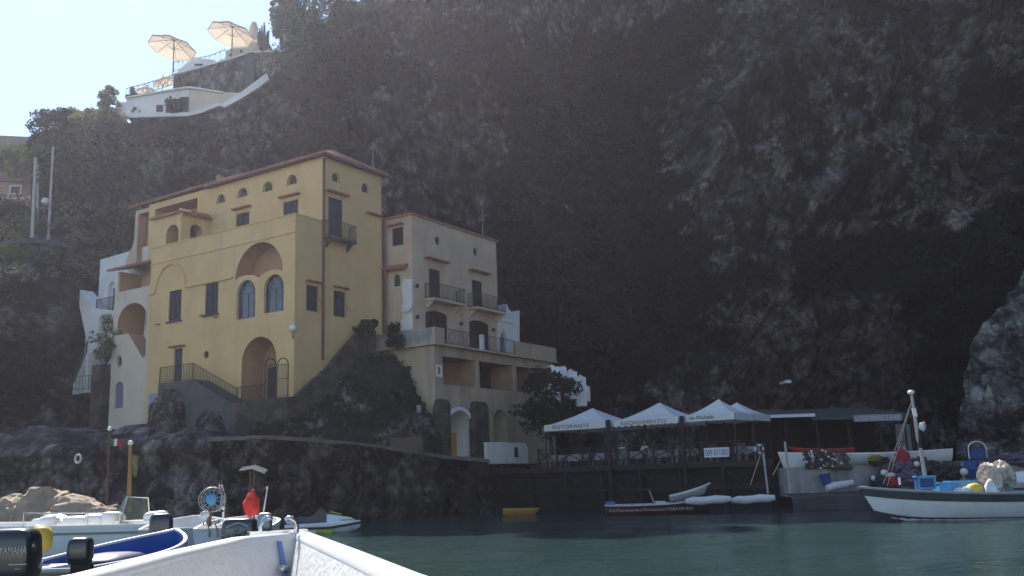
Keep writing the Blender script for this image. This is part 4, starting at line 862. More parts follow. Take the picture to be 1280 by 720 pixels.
nw=rect_s(545.5,551.5,456,471,ST); prS(c_,arch(nw[0]+.1,nw[1]-.1,nw[2]+.2,nw[3]-.15,n=6),ST-.1,ST+.2,0)
carve(o,c_)
MBf=MB(); strip(MBf,rectp(nw[0]-.05,nw[1]+.05,nw[2],nw[3]),inset(rectp(nw[0]-.05,nw[1]+.05,nw[2],nw[3]),.14),prS,ST-.04,ST-.002); MBf.build('niche_surround','white_wash',tb_)
for x0,x1,y0,y1 in ((600,612,459,485),(622,636,464,488)):
    r=rect_s(x0,x1,y0,y1,ST+1.9); m=MB(); prS(m,rectp(r[0],r[1],z_a+.02,r[3]),ST+1.82,ST+1.89); m.build('shutter_door','brown_shutter',tb_)
r=rect_s(648,659,467,489,ST+1.9); m=MB(); prS(m,arch(r[0],r[1],z_a+.02,r[3],n=10),ST+1.82,ST+1.89); m.build('door','dark_door',tb_)
# rough stone piers flanking the arches
for x0,x1,y0 in ((541,557,500),(586.5,605,503)):
    t0,t1=on_s(x0,540,ST)[1],on_s(x1,540,ST)[1]; zt=on_s((x0+x1)/2,y0,ST)[2]; m=MB(); prS(m,[(t0,2.2),(t1,2.2),(t1,zt-.35),(t1-.25,zt),(t0+.3,zt+.02),(t0+.02,zt-.5)],ST-.42,ST-.003); m.build('stone_pier','rubble_masonry',tb_)
m=MB(); A_o=arch(low[0][0]-.24,low[0][1]+.24,z_l,low[0][3]+.22,n=14); A_i=arch(low[0][0]+.002,low[0][1]-.002,z_l,low[0][3]-.002,n=14)
for i in range(1,len(A_o)-1): prS(m,[A_o[i],A_o[i+1],A_i[i+1],A_i[i]],ST-.14,ST-.003)
prS(m,[A_o[0],A_i[0],A_i[-1],A_o[-1]],ST-.14,ST-.003); m.build('arch_surround','white_wash',tb_)
# inside of the arch: wooden counter and pale pillar
m=MB(); prS(m,rectp(low[0][0]+1.0,low[0][1]-.15,z_l,z_l+1.5),ST+1.2,ST+1.5); m.build('wooden_cupboard','orange_boat',label='orange brown wooden cupboard inside the white framed arch',cat='cupboard')
# balcony slab with parapet, iron railing and rounded plaster corner on the left
sl=MB(); sl.hb(ST-.35,SW-.003,TL-.35,TR_+.2,ZFL-.017,ZFL+.12); sl.hb(SW,44,TL-.35,TWL-.005,ZFL-.017,ZFL+.12); o=sl.build('balcony_slab','beige_plaster',tb_)
tq=on_s(556,425,ST-.3)[1]; MB().hb(ST-.30,ST-.12,TL-.3,tq,ZFL+.122,ZFL+1.08).build('parapet','beige_plaster',tb_); MB().hb(ST-.118,43.5,TL-.3,TL-.12,ZFL+.122,ZFL+1.08).build('parapet','concrete',tb_); pr_=MB()
tq2=on_s(645,445,ST-.3)[1]; pr_.hb(ST-.30,ST-.12,tq2,TR_+.15,ZFL+.122,ZFL+1.08); pr_.build('parapet','beige_plaster',tb_)
m=MB(); railing(m,[W(ST-.2,tq+.02,ZFL+.12),W(ST-.2,tq2-.02,ZFL+.12)],.98,.16,.013)
for k in range(5):
    u=tq+.9+k*(.9); 
    if u<on_s(590,430,ST)[1]: m.torus(W(ST-.2,u,ZFL+.6),.32,.018,ax=A,n=14,k=4)
m.build('railing','iron',tb_)
p=on_s(598,430,ST-.18); MB().hb(ST-.55,ST-.37,p[1]-.16,p[1]+.16,ZFL+.0,ZFL+1.05).build('white_board',['sign_white'],label='narrow white board standing at the balcony railing before the right brown door',cat='board')
# low white wall with slanted end, right of the arches
wl=MB(); zt=on_s(630,553,ST-1.3)[2]; t0=on_s(609,560,ST-1.3)[1]; t1=on_s(660,560,ST-1.3)[1]; prS(wl,[(t0,2.9),(t1,2.9),(t1,zt-.35),(t1-.3,zt),(t0,zt)],ST-1.3,ST-1.05); wl.build('white_wall','white_wash',label='low whitewashed wall beside the restaurant terrace, in front of the second arch',cat='wall')
m=MB(); p=on_s(645,566,ST-1.35); m.hb(ST-1.42,ST-1.31,p[1]-.14,p[1]+.14,p[2]-.3,p[2]+.35); m.build('meter_box','black_matt',label='small dark box fixed to the low whitewashed wall',cat='box')
# white rendered steps falling to the right of the balcony
wsx=[(684,700,456,500),(698,709,457,486),(706,722,462,497),(720,733,469,506),(727,738,481,500)]
stp=empty('white_steps',at_y(708,480,66),'stack of whitewashed stepped walls beside the dark tree right of the balcony','steps')
for k,(x0,x1,y0,y1) in enumerate(wsx):
    Y=65+k*.8; a=at_y(x0,y1,Y); b_=at_y(x1,y0,Y); m=MB(); m.ball(((a.x+b_.x)/2,Y+.5,(a.z+b_.z)/2),((b_.x-a.x)*.54,.7,(b_.z-a.z)*.53),12,0,.16,2.5,k); m.box((a.x+.05,Y,a.z-.1),(b_.x-.05,Y+1.2,b_.z-.12)); m.build('stepped_wall','white_wash',stp,40)
# ------------------------------------------------------------------ sea wall with its arch, quay path
top=[at_y(262,552,50.5),at_y(330,549,50.3),at_y(385,552,51.2),at_y(440,557,52.6),at_y(490,563,54),at_y(553,573,56.9),at_y(611,578,58.4)]
def seawall():
    V=[];nz=30;cols=[]
    L=[0]; 
    for a,b in zip(top,top[1:]): L.append(L[-1]+(b-a).length)
    n=150
    for i in range(n+1):
        s=L[-1]*i/n; k=max(j for j in range(len(L)) if L[j]<=s+1e-6); k=min(k,len(top)-2); p=top[k].lerp(top[k+1],(s-L[k])/(L[k+1]-L[k])); cols.append(p)
    aC=at_y(575,600,57.6)
    for i,p in enumerate(cols):
        for j in range(nz):
            z=-1+(p.z+1)*j/(nz-1); q=Vector((p.x,0,z)); 
            d=1.0*noise.fractal(q*.4,1.,2.,4)-.7*noise.turbulence(q*.9,4,True)+.3
            far=min(1,max(0,(i/n-.62)/.2)); d*=1-.75*far; d+=(1-z/p.z)*-.5*(1-far)
            # vaulted opening in the wall
            dx=(p.x-aC.x)/1.05; zz=z
            if abs(dx)<1 and zz<1.75+1.0*math.sqrt(1-dx*dx): d+=3.4
            V.append((p.x,p.y+d,z))
        V+= [(p.x,p.y+.02,p.z+.14),(p.x-.0,p.y+.9,p.z+.16),(p.x,p.y+4.5,p.z+.1)]
    nr=nz+3; f=[(i*nr+j,(i+1)*nr+j,(i+1)*nr+j+1,i*nr+j+1) for i in range(n) for j in range(nr-1)]
    mb=MB(); mb.add(V,f); mb.build('sea_wall','wall_rock',smooth=50,label='rough stone sea wall with a dark vaulted opening at its right end',cat='wall')
    cb=MB()
    for a,b in zip(top,top[1:]): cb.hexa([a+Vector((0,-.28,.0)),b+Vector((0,-.28,.0)),b+Vector((0,.5,.0)),a+Vector((0,.5,.0)),a+Vector((0,-.28,.2)),b+Vector((0,-.28,.2)),b+Vector((0,.5,.2)),a+Vector((0,.5,.2))])
    cb.build('quay_path','path_stone',kind='structure')
seawall()
# planted bank between the sea wall and the stair parapet
def bank():
    V=[];G=[];na,nb=60,50
    for i in range(na):
        u=i/(na-1); a=top[0].lerp(top[3],u*3) if u<.33 else (top[3].lerp(top[5],(u-.33)/.67))
        tS=T0-1.2+u*9.5; hi=Vector(W(S0-1.05-.6*u,tS,0)); zt=float(np.interp(tS,[p[1] for p in up_],[p[2] for p in up_]))-1.7
        for j in range(nb):
            v=j/(nb-1); p=Vector((a.x,a.y+1.2,0)).lerp(hi,v); z=a.z+.1+(zt-a.z)*(v**.75); n_=.7*noise.fractal(Vector((p.x*.5,p.y*.5,z*.5)),1.,2.,4)*min(1,v*4)
            V.append((p.x,p.y-n_*.6,z+n_*.5)); G.append(.55+.35*noise.noise(Vector((p.x*.4,p.y*.4,z*.4))))
    f=[(i*nb+j,(i+1)*nb+j,(i+1)*nb+j+1,i*nb+j+1) for i in range(na-1) for j in range(nb-1)]
    me=bpy.data.meshes.new('bank'); me.from_pydata(V,[],f); at=me.attributes.new('veg','FLOAT','POINT'); at.data.foreach_set('value',np.array(G,np.float32)); me.materials.append(M['shore_rock']); me.polygons.foreach_set('use_smooth',[True]*len(me.polygons))
    o=bpy.data.objects.new('bank',me); COL.objects.link(o); tag(o,kind='structure')
    rg=np.random.default_rng(4); cl=[]
    for i in rg.choice(len(V),270,replace=False):
        x,y,z=V[i]
        if G[i]<.45 or x>-5 and False: continue
        r=rg.uniform(.2,.45); cl.append((x,y-.1,z+.0,r,r*.8,r*.6,30))
    leaf_mesh('ivy',cl,'leaf_dark',None,.16,8,kind='stuff')
bank()
pb=on_s(462,410,S0-1.2); bush('shrub',W(S0-1.3,pb[1]-.3,pb[2]-.5),(.75,.6,.8),'dark leafy shrub at the top of the alley stair against the yellow side wall',n=14,seed=9,dens=80,size=.17)
pb=at_y(497,415,60); bush('shrub',pb+Vector((0,0,-1.1)),(.75,.7,1.3),'dark shrub growing below the satellite dish of the tall cream house',n=14,seed=19,dens=80,size=.17)
br=MB(); a=at_y(488,559,55.2); b_=at_y(529,546,55.2); br.box((a.x,54.9,a.z-.4),(b_.x,55.5,b_.z)); br.build('brick_wall','brown_brick',label='short brownish brick wall on the quay path left of the terrace building',cat='wall')
a=at_y(519,516,57.5); m=MB(); m.box((a.x+.1,57.4,a.z),(a.x+.34,57.6,a.z+.45)); m.build('junction_box','sign_grey',label='small pale box on the dark side wall left of the white framed arch',cat='box')
# tree in front of the balcony end
tp=at_y(690,545,61.5); tree('broad_leaf_tree',(tp.x,tp.y,2.4),6.4,2.0,1.9,'dark leafy tree between the balcony end and the first gazebo','tree','leaf_dark',34,120,.2,21,trunk=.16,cz=.66)
# ------------------------------------------------------------------ restaurant terrace on timber posts
TD=50.0; ZD=2.5
rt=empty('restaurant_terrace',W(25,TD,0),'dark timber restaurant deck on posts above the water, under white gazebos','terrace')
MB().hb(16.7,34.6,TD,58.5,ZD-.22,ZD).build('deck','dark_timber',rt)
for i in range(8):
    s=17+i*2.45
    for t in (TD+.12,TD+.5):
        MB().tube([W(s,t,-1.5),W(s,t,ZD-.22)],.12,7).build('post','dark_timber',rt,60)
    if i<7: m=MB(); m.bar(W(s,TD+.12,.35),W(s+2.45,TD+.12,ZD-.35),.09); m.build('brace','dark_timber',rt)
MB().hb(16.7,34.6,TD+.0,TD+.13,1.02,1.18).build('beam','dark_timber',rt); MB().hb(16.6,34.7,TD-.06,TD-.004,ZD-.3,ZD+.02).build('edge_board','dark_timber',rt)
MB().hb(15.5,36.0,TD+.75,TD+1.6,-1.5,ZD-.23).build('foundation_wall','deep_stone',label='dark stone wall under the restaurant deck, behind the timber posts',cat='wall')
MB().hb(34.7,36.2,TD-1.2,TD+5,-1.5,2.6).build('foundation_wall','rubble_masonry',label='dark stone wall by the water between the vaulted sea wall and the deck',cat='wall')
rl=empty('terrace_railing',W(25,TD,ZD),'dark timber railing with crossed braces along the restaurant deck','railing')
sp_=[on_t(x,570,TD)[0] for x in (672,695,727,756,785,816,849,877,915,945)]
for i,s in enumerate(sp_):
    MB().hb(s-.05,s+.05,TD+.05,TD+.15,ZD+.001,ZD+1.14).build('post','dark_timber',rl)
    if i:
        a,b=sp_[i-1]-.055,s+.055; t=TD+.1; m=MB(); m.bar(W(a,t,ZD+1.06),W(b,t,ZD+1.06),.07,.06); m.bar(W(a,t,ZD+.3),W(b,t,ZD+.3),.05); m.bar(W(a,t-.012,ZD+.33),W(b,t-.012,ZD+1.02),.05); m.bar(W(a,t+.045,ZD+1.02),W(b,t+.045,ZD+.33),.05); m.build('cross_panel','dark_timber',rl)
# gazebos
def gazebo(s0,s1,t0,depth,ze,zp,label,txt=None,scallop=False,tcol='sign_dark',tw=.62,th=.24,tpos=.5):
    g=empty('gazebo',W((s0+s1)/2,t0+depth/2,ZD),label,'gazebo','white pyramid gazebos over the restaurant deck')
    c=MB(); sc,tc=(s0+s1)/2,t0+depth/2; n=12; per=[]
    for k in range(4):
        for i in range(n):
            f=i/n; per.append([(s0+(s1-s0)*f,t0),(s1,t0+depth*f),(s1-(s1-s0)*f,t0+depth),(s0,t0+depth-depth*f)][k])
    rings=9; vs=[]; 
    for r in range(rings+1):
        q=r/rings
        for j,(s,t) in enumerate(per):
            cen=abs(((j%n)/n)-.5)*2; hgt=(q**1.35)*(1-.0)+.0; sag=.10*math.sin(PI*q)*(1-cen**2); vs.append(W(s+(sc-s)*q,t+(tc-t)*q,ze+(zp-ze)*hgt-sag*.6))
    N_=len(per); fs=[(r*N_+j,r*N_+(j+1)%N_,(r+1)*N_+(j+1)%N_,(r+1)*N_+j) for r in range(rings) for j in range(N_)]; c.add(vs,fs); c.build('canopy','gazebo_cloth',g,35)
    vh=.36
    sides=[((s0,t0),(s1,t0)),((s1,t0),(s1,t0+depth)),((s1,t0+depth),(s0,t0+depth)),((s0,t0+depth),(s0,t0))]
    for k,(a,b) in enumerate(sides):
        v=MB(); m_=40; tops=[];bots=[]
        for i in range(m_+1):
            f=i/m_; s=a[0]+(b[0]-a[0])*f; t=a[1]+(b[1]-a[1])*f; d=vh-(.10*abs(math.sin(PI*f*9)) if scallop else 0)*1.0; d=vh-.1+.1*abs(math.sin(PI*f*10)) if scallop else vh
            w_=.012*math.sin(f*37+k); sx,tx=[(0,-.012),(.012,0),(0,.012),(-.012,0)][k]; tops.append(W(s+sx,t+tx,ze+.02)); bots.append(W(s+sx*(1+w_*60),t+tx*(1+w_*60),ze-d))
        v.add(tops+bots,[(i,i+1,m_+2+i,m_+1+i) for i in range(m_)]); o=v.build('valance','gazebo_cloth',g)
        if k==0 and txt: text_part(txt,(s1-s0)*tw,th,W(s1-(s1-s0)*tpos,t0-.03,ze-.15),-A,(0,0,1),tcol,o)
    for s,t in ((s0+.06,t0+.08),(s1-.06,t0+.08),(s0+.06,t0+depth-.08),(s1-.06,t0+depth-.08)): MB().hb(s-.035,s+.035,t-.035,t+.035,ZD,ze-.02).build('pole','iron',g)
    f=MB(); f.bar(W(s0+.1,t0+.1,ze-.05),W(s1-.1,t0+.1,ze-.05),.04); f.bar(W(s0+.1,t0+depth-.1,ze-.05),W(s1-.1,t0+depth-.1,ze-.05),.04); f.build('frame_rail','grey_metal',g)
    return g
ze=5.02
gazebo(26.05,30.5,TD,4.3,ze,on_t(741,510,TD+2.1)[2],'white gazebo lettered RISTORANTE, nearest the dark tree','RISTORANTE',tpos=.42,tw=.56,th=.22)
gazebo(21.75,25.85,TD+.02,4.2,ze-.02,on_t(827,503,TD+2.1)[2],'white gazebo lettered RISORGIMENTO with a scalloped valance','RISORGIMENTO',True,'sign_red',tw=.68,tpos=.47,th=.2)
gazebo(18.5,21.3,TD,2.9,ze+.04,on_t(896,499,TD+1.45)[2],'white gazebo lettered da Michele at the right end of the front row','da Michele',tw=.5,tpos=.33,th=.2)
sg4=on_t(921,505,TD+4.7)[0]; gazebo(sg4-1.45,sg4+1.45,TD+3.25,2.9,ze+.1,on_t(920,505,TD+4.6)[2]+.1,'unlettered white gazebo half hidden behind the one lettered da Michele')
tp_=on_t(763,570,TD-.05)[0]; MB().hb(tp_-.11,tp_+.11,TD-.24,TD-.065,-1.2,ze+.08).build('timber_post','dark_timber',label='thick dark timber post standing between the two lettered gazebos at left',cat='post')
tp_=on_t(856,570,TD-.05)[0]; MB().hb(tp_-.09,tp_+.09,TD-.24,TD-.065,-1.2,ze+.02).build('timber_post','dark_timber',label='dark timber post between the scalloped gazebo and the one lettered da Michele',cat='post')
q0,q1,_,_=0,0,0,0
r=rect_t(880,911,559.5,571.5,TD-.1); sg=empty('phone_sign',W((r[0]+r[1])/2,TD-.1,r[2]),'white board with blue lettering hung on the restaurant railing','sign'); MB().hb(r[0],r[1],TD-.09,TD-.05,r[2],r[3]).build('board','sign_white',sg); text_part('089 871001',(r[1]-r[0])*.9,(r[3]-r[2])*.62,W((r[0]+r[1])/2,TD-.097,(r[2]+r[3])/2),-A,(0,0,1),'sign_blue',sg)
# tables and chairs
def make_table():
    t=empty('restaurant_table',(0,0,0),'square restaurant table under a pale cloth on the deck','table','laid tables on the restaurant deck'); t['_l']=1
    c=MB(); n=24; per=[]
    for i in range(n):
        a=2*PI*i/n; d=.46/max(abs(math.cos(a)),abs(math.sin(a))); per.append((math.cos(a)*d,math.sin(a)*d))
    vs=[(x,y,.75) for x,y in per]+[(x*(1.06+.05*math.sin(i*2.4)),y*(1.06+.05*math.sin(i*2.4)),.36+.06*math.sin(i*1.6)) for i,(x,y) in enumerate(per)]
    c.add(vs,[tuple(range(n))]+[(i,(i+1)%n,n+(i+1)%n,n+i) for i in range(n)]); c.build('tablecloth','table_cloth',t)
    MB().box((-.42,-.42,.70),(.42,.42,.745)).build('table_top','old_wood',t)
    for x in (-.36,.36):
        for y in (-.36,.36): MB().box((x-.025,y-.025,0),(x+.025,y+.025,.70)).build('leg','old_wood',t)
    return t
pmat('chair_wood',(.12,.10,.085),(.09,.075,.065),4,.7,.1)
def make_chair():
    t=empty('restaurant_chair',(0,0,0),'slatted wooden restaurant chair at a table behind the deck railing','chair','chairs on the restaurant deck'); t['_l']=1
    MB().box((-.21,-.2,.43),(.21,.22,.46)).build('seat','chair_wood',t)
    b=MB(); b.bar((-.2,.2,.44),(-.2,.27,.92),.035); b.bar((.2,.2,.44),(.2,.27,.92),.035)
    for z in (.56,.68,.80,.90): b.box((-.19,.215+(z-.44)*.14,z-.03),(.19,.235+(z-.44)*.14,z+.03))
    b.build('backrest','chair_wood',t)
    for x in (-.19,.19):
        for y in (-.17,.19): MB().bar((x,y,0),(x,y,.43),.035).build('leg','sign_grey',t)
    return t
rg=random.Random(5); t0_=make_table(); c0=make_chair(); first=[True,True]
def put(o,loc,rz,k):
    if first[k]: first[k]=False; o.location=loc; o.rotation_euler=(0,0,rz); return o
    return dup(o,None,loc,rz)
for i in range(8):
    s=18.3+i*1.75; t=TD+1.0+(i%2)*.25
    put(t0_,W(s,t,ZD+.001),R(33)+0*rg.uniform(-.1,.1),0)
    for dx,dy,rz in ((0,-.68,R(180)),(-.62,.05,R(90)),(.62,.05,R(-90))):
        if rg.random()<.8: p=W(s,t,ZD+.001)+(-A)*dx+B*dy; put(c0,p,math.atan2(A.y,A.x)-PI+rz+rg.uniform(-.15,.15),1)
# diners
def skin_body(name,J,E_,root,mats,split=None):
    """one continuous body grown over a jointed skeleton; J: name->(pos,radius)"""
    names=list(J); me=bpy.data.meshes.new(name); me.from_pydata([J[k][0] for k in names],[(names.index(a),names.index(b)) for a,b in E_],[])
    o=bpy.data.objects.new(name,me); COL.objects.link(o); md=o.modifiers.new('s','SKIN'); 
    for i,k in enumerate(names): me.skin_vertices[0].data[i].radius=(J[k][1],J[k][1]); 
    me.skin_vertices[0].data[0].use_root=True; md.use_smooth_shade=True; sb=o.modifiers.new('u','SUBSURF'); sb.levels=1; sb.render_levels=1
    bpy.context.view_layer.update(); new=bpy.data.meshes.new_from_object(o.evaluated_get(bpy.context.evaluated_depsgraph_get())); o.modifiers.clear(); o.data=new; bpy.data.meshes.remove(me); new.name=name
    for m in mats: new.materials.append(M[m])
    if split:
        for p in new.polygons: p.material_index=split(p.center)
    o.parent=root; return o
def person(loc,rz,label,seated=True,shirt='shirt_white'):
    g=empty('person',loc,label,'person',rz=rz); g['_l']=1; hz=.52 if seated else .93
    J={'pelvis':((0,0,hz),.13),'waist':((0,.0,hz+.18),.125),'chest':((0,.0,hz+.40),.155),'neck':((0,-.01,hz+.56),.06),'neck2':((0,-.02,hz+.62),.055)}
    E_=[('pelvis','waist'),('waist','chest'),('chest','neck'),('neck','neck2')]
    for s,x in (('l',-1),('r',1)):
        J['sh'+s]=((.18*x,0,hz+.50),.065); J['el'+s]=((.25*x,-.08,hz+.24),.047); J['wr'+s]=((.17*x,-.33,hz+.24) if seated else (.24*x,-.16,hz+.02),.032); J['ha'+s]=((.13*x,-.41,hz+.25) if seated else (.24*x,-.2,hz-.07),.036)
        E_+=[('chest','sh'+s),('sh'+s,'el'+s),('el'+s,'wr'+s),('wr'+s,'ha'+s)]
        if seated: J['hip'+s]=((.1*x,-.04,hz-.02),.095); J['kn'+s]=((.12*x,-.45,hz-.02),.065); J['an'+s]=((.12*x,-.45,.08),.042); J['to'+s]=((.12*x,-.60,.04),.035)
        else: J['hip'+s]=((.1*x,0,hz-.08),.1); J['kn'+s]=((.11*x,-.02,.50),.065); J['an'+s]=((.11*x,.02,.08),.042); J['to'+s]=((.12*x,-.13,.04),.035)
        E_+=[('pelvis','hip'+s),('hip'+s,'kn'+s),('kn'+s,'an'+s),('an'+s,'to'+s)]
        for f in range(4): J['f%d%s'%(f,s)]=(tuple(Vector(J['ha'+s][0])+Vector((x*(f-1.5)*.02,-.06 if seated else -.02,-.01 if seated else -.07-.006*(1-abs(f-1.5)))) ),.010); E_.append(('ha'+s,'f%d%s'%(f,s)))
        J['th'+s]=(tuple(Vector(J['ha'+s][0])+Vector((-x*.045,-.02,.0))),.011); E_.append(('ha'+s,'th'+s))
    def sp(c):
        if c.z<hz+.02 or (c.y<-.1 and c.z<hz+.08 and abs(c.x)<.2 and seated and c.z<hz+.09): return 1
        if c.z>hz+.57 or (c.y<-.2 and c.z>hz+.1) or (not seated and abs(c.x)>.2 and c.z<hz+.2): return 2
        return 0
    b=skin_body('body',J,E_,g,[shirt,'trousers_dark','skin_tone'],sp)
    h=MB(); h.ball((0,-.03,hz+.74),(.078,.098,.118),16); h.ball((0,-.128,hz+.73),(.014,.022,.022),8); h.ball((-.078,-.02,hz+.735),(.012,.022,.032),8); h.ball((.078,-.02,hz+.735),(.012,.022,.032),8); h.build('head','skin_tone',g,180)
    e=MB(); e.ball((-.03,-.118,hz+.75),.011,8); e.build('eye','hair_dark',g); e=MB(); e.ball((.03,-.118,hz+.75),.011,8); e.build('eye','hair_dark',g); m=MB(); m.box((-.022,-.126,hz+.682),(.022,-.112,hz+.690)); m.build('mouth','red_cloth',g)
    k=MB(); k.ball((0,-.008,hz+.772),(.086,.100,.098),14,0,.08,3.); k.build('hair','hair_dark',g,180); return g
az=math.atan2(A.y,A.x)-PI
p=on_t(779,575,TD+1.75)[0]; person(W(p,TD+1.75,ZD),az,'person in a pale shirt seated under the scalloped gazebo, close to the thick post')
p=on_t(807,575,TD+1.95)[0]; person(W(p,TD+1.95,ZD),az,'person in a pale shirt seated further right under the scalloped gazebo')
# low dark bar huts under the rock with felt roofs
hut=empty('beach_bar',at_y(1050,560,60),'long low dark beach bar with felt roofs under the cliff','bar')
def ybox(mb,x0,x1,y0,y1,Y0,Y1):
    a=at_y(x0,y1,Y0); b=at_y(x1,y0,Y0); mb.box((a.x,Y0,a.z),(b.x,Y1,b.z)); return mb
pa=at_y(1012,527,58); pb=at_y(1142,521,58); m=MB(); z0=(pa.z+pb.z)/2; m.hexa([(pa.x,57.6,z0),(pb.x,57.6,z0),(pb.x,66,z0+1.0),(pa.x,66,z0+1.0),(pa.x,57.6,z0+.16),(pb.x,57.6,z0+.16),(pb.x,66,z0+1.16),(pa.x,66,z0+1.16)]); m.build('roof','roof_felt',hut)
pc=at_y(962,523,58); pd=at_y(1013,520,58); m=MB(); z1=pc.z; m.hexa([(pc.x-4,57.2,z1),(pd.x,57.2,z1),(pd.x,66,z1+.9),(pc.x-4,66,z1+.9),(pc.x-4,57.2,z1+.12),(pd.x,57.2,z1+.12),(pd.x,66,z1+1.02),(pc.x-4,66,z1+1.02)]); m.build('roof','roof_felt',hut)
MB().box((pc.x-.2,57.05,z1-.02),(pd.x,57.19,z1+.16)).build('gutter','sign_white',hut)
MB().box((pc.x-3,64.5,1.5),(pb.x,65,z0+.7)).build('back_wall','dark_timber',hut)
for i in range(6): x=pc.x-1+(pb.x-pc.x+.8)*i/5; MB().box((x-.07,57.9,1.6),(x+.07,58.05,min(z0,z1)-.01)).build('post','dark_timber',hut)
MB().box((pa.x+.4,60.2,1.6),(pb.x-1.5,61,2.75)).build('counter','old_wood',hut)
a=at_y(1067,527,57.5); b_=at_y(1126.5,517.5,57.5); zc=(a.z+b_.z)/2; sn=empty('bar_sign',((a.x+b_.x)/2,57.5,zc),'long grey sign board with worn pale letters under the beach bar roof edge','sign'); MB().box((a.x,57.42,zc-.2),(b_.x,57.48,zc+.2)).build('board','sign_grey',sn); text_part('LIDO MARE E BAR',(b_.x-a.x)*.92,.26,((a.x+b_.x)/2,57.41,zc),(1,0,0),(0,0,1),'letter_pale',sn)
for x0,x1 in ((1121,1131),(1132,1138)):
    a=at_y(x0,556,61.5); b_=at_y(x1,530,61.5); MB().box((a.x,61.4,a.z-.5),(b_.x,61.5,b_.z)).build('door_panel','sign_grey',hut)
p=at_y(1117,560,60.9); person((p.x,59.6,1.6),R(10),'person in a white shirt standing before the pale door of the beach bar',False)
# ------------------------------------------------------------------ quay on the right
yq=47.6
def quay():
    V=[];xs=np.linspace(13.2,34,90)
    prof=[(0,-1.5),(0,.3),(.08,.62),(.25,.72),(1.2,.76),(2.2,.78)]
    for x in xs:
        for dy,z in prof: n_=noise.fractal(Vector((x*.6,dy,z)),1.,2.,3); V.append((x,yq+dy+.12*n_,z+.06*n_))
    k=len(prof); mb=MB(); mb.add(V,[(i*k+j,(i+1)*k+j,(i+1)*k+j+1,i*k+j+1) for i in range(len(xs)-1) for j in range(k-1)]); mb.build('quay','wet_stone',smooth=40,kind='structure')
quay()
a=at_y(985,583,49.6)
m=MB(); m.box((a.x,49.7,.6),(34,66,2.05)); m.box((13,56,-.5),(a.x-.01,66,1.6)); m.build('quay_terrace','concrete',kind='structure')
# hulls
def hull(L,Bm,Hs,rise=.35,stern=.8,rake=.5,keel_rise=.5,th=.06,n=22,floor=.28,fl=.82,sr=.06):
    """returns (outer, rim, inner) shells of an open boat, stern at x=0, bow at x=L, keel line near z=0"""
    st=[]
    for i in range(n+1):
        s=i/n; b=Bm/2*(stern+(1-stern)*math.sin(min(s/.5,1)*PI/2)) if s<.5 else Bm/2*max(0,(1-((s-.5)/.5)**2.3))
        b=max(b,.025); h=Hs+rise*max(0,(s-.15)/.85)**2.2+sr*(1-s)**2; k=keel_rise*max(0,(s-.78)/.22)**2*.6
        st.append((s,b,h,k))
    prof=[(0,0),(.34,.10),(.64,.28),(fl,.52),(.94,.78),(1,1)]
    def pt(s,b,h,k,u,w,ins=0):
        z=k+(h-k)*w; x=s*L-rake*(1-w)*s**5*1.0; return (x,max(0,(b-ins))*u,z)
    out=MB(); inn=MB(); rim=MB()
    def shell(mb,ins,zmin):
        rows=[]
        for s,b,h,k in st:
            r=[]
            for sg in (1,-1):
                pr=prof if sg==1 else prof[::-1]
                for u,w in pr:
                    x,y,z=pt(s,b,h,k,u,w,ins); z=max(z,zmin) if ins else z
                    if ins: x=max(x,ins); x=min(x,L-ins*2-rake*(1-w)*s**5)
                    r.append((x,sg*y,z))
            rows.append(r)
        m_=len(rows[0]); vs=[p for r in rows for p in r]; order=list(range(m_))
        fs=[]
        # port half 0..5 from keel to sheer; starboard 6..11 from sheer to keel
        for i in range(n):
            for j in list(range(0,5))+list(range(6,11)): fs.append((i*m_+j,(i+1)*m_+j,(i+1)*m_+j+1,i*m_+j+1))
        fs.append(tuple(range(0,6))+tuple(range(6,12)))   # transom
        mb.add(vs,fs); return rows
    ro=shell(out,0,0); ri=shell(inn,th,floor)
    m_=12
    for side in (5,6):
        for i in range(n):
            a,b,c,d=ro[i][side],ro[i+1][side],ri[i+1][side],ri[i][side]; u=Vector((0,0,.035)); 
            rim.hexa([Vector(p)-u*.6 for p in (a,b,c,d)]+[Vector(p)+u for p in (a,b,c,d)])
    a,b=ro[0][5],ro[0][6]; c,d=ri[0][6],ri[0][5]; u=Vector((0,0,.035)); rim.hexa([Vector(p)-u*.6 for p in (a,b,c,d)]+[Vector(p)+u for p in (a,b,c,d)])
    return out,rim,inn,ro,st,pt,prof
def band(st,pt,w0,w1,off=.012,s0=0,s1=1,th=.0):
    """strake following the hull between two height fractions, both sides"""
    mb=MB(); S=[q for q in st if s0<=q[0]<=s1]; P=[(0,0),(.34,.10),(.64,.28),(.82,.52),(.94,.78),(1,1)]
    def uw(w):
        for (u0,a),(u1,b) in zip(P,P[1:]):
            if w<=b: return u0+(u1-u0)*(w-a)/(b-a)
        return 1
    for sg in (1,-1):
        r=[]
        for s,b,h,k in S:
            row=[]
            for w in (w0,(w0+w1)/2,w1): x,y,z=pt(s,b,h,k,uw(w),w); row.append((x+(off if s>.97 else 0),sg*(y+off),z))
            r.append(row)
        mb.add([p for q in r for p in q],[(i*3+j,(i+1)*3+j,(i+1)*3+j+1,i*3+j+1) for i in range(len(S)-1) for j in range(2)])
    return mb
def boat(name,loc,rz,label,cat,L,Bm,Hs,mo,mi,mr,group=None,**k):
    g=empty(name,loc,label,cat,group,rz); g['_l']=1; o,r,i,ro,st,pt,prof=hull(L,Bm,Hs,**k)
    o.build('hull',mo,g,50); r.build('gunwale',mr,g); i.build('interior',mi,g,40); return g,st,pt,ro
def head(p,q): d=Vector(q)-Vector(p); return math.atan2(d.y,d.x)
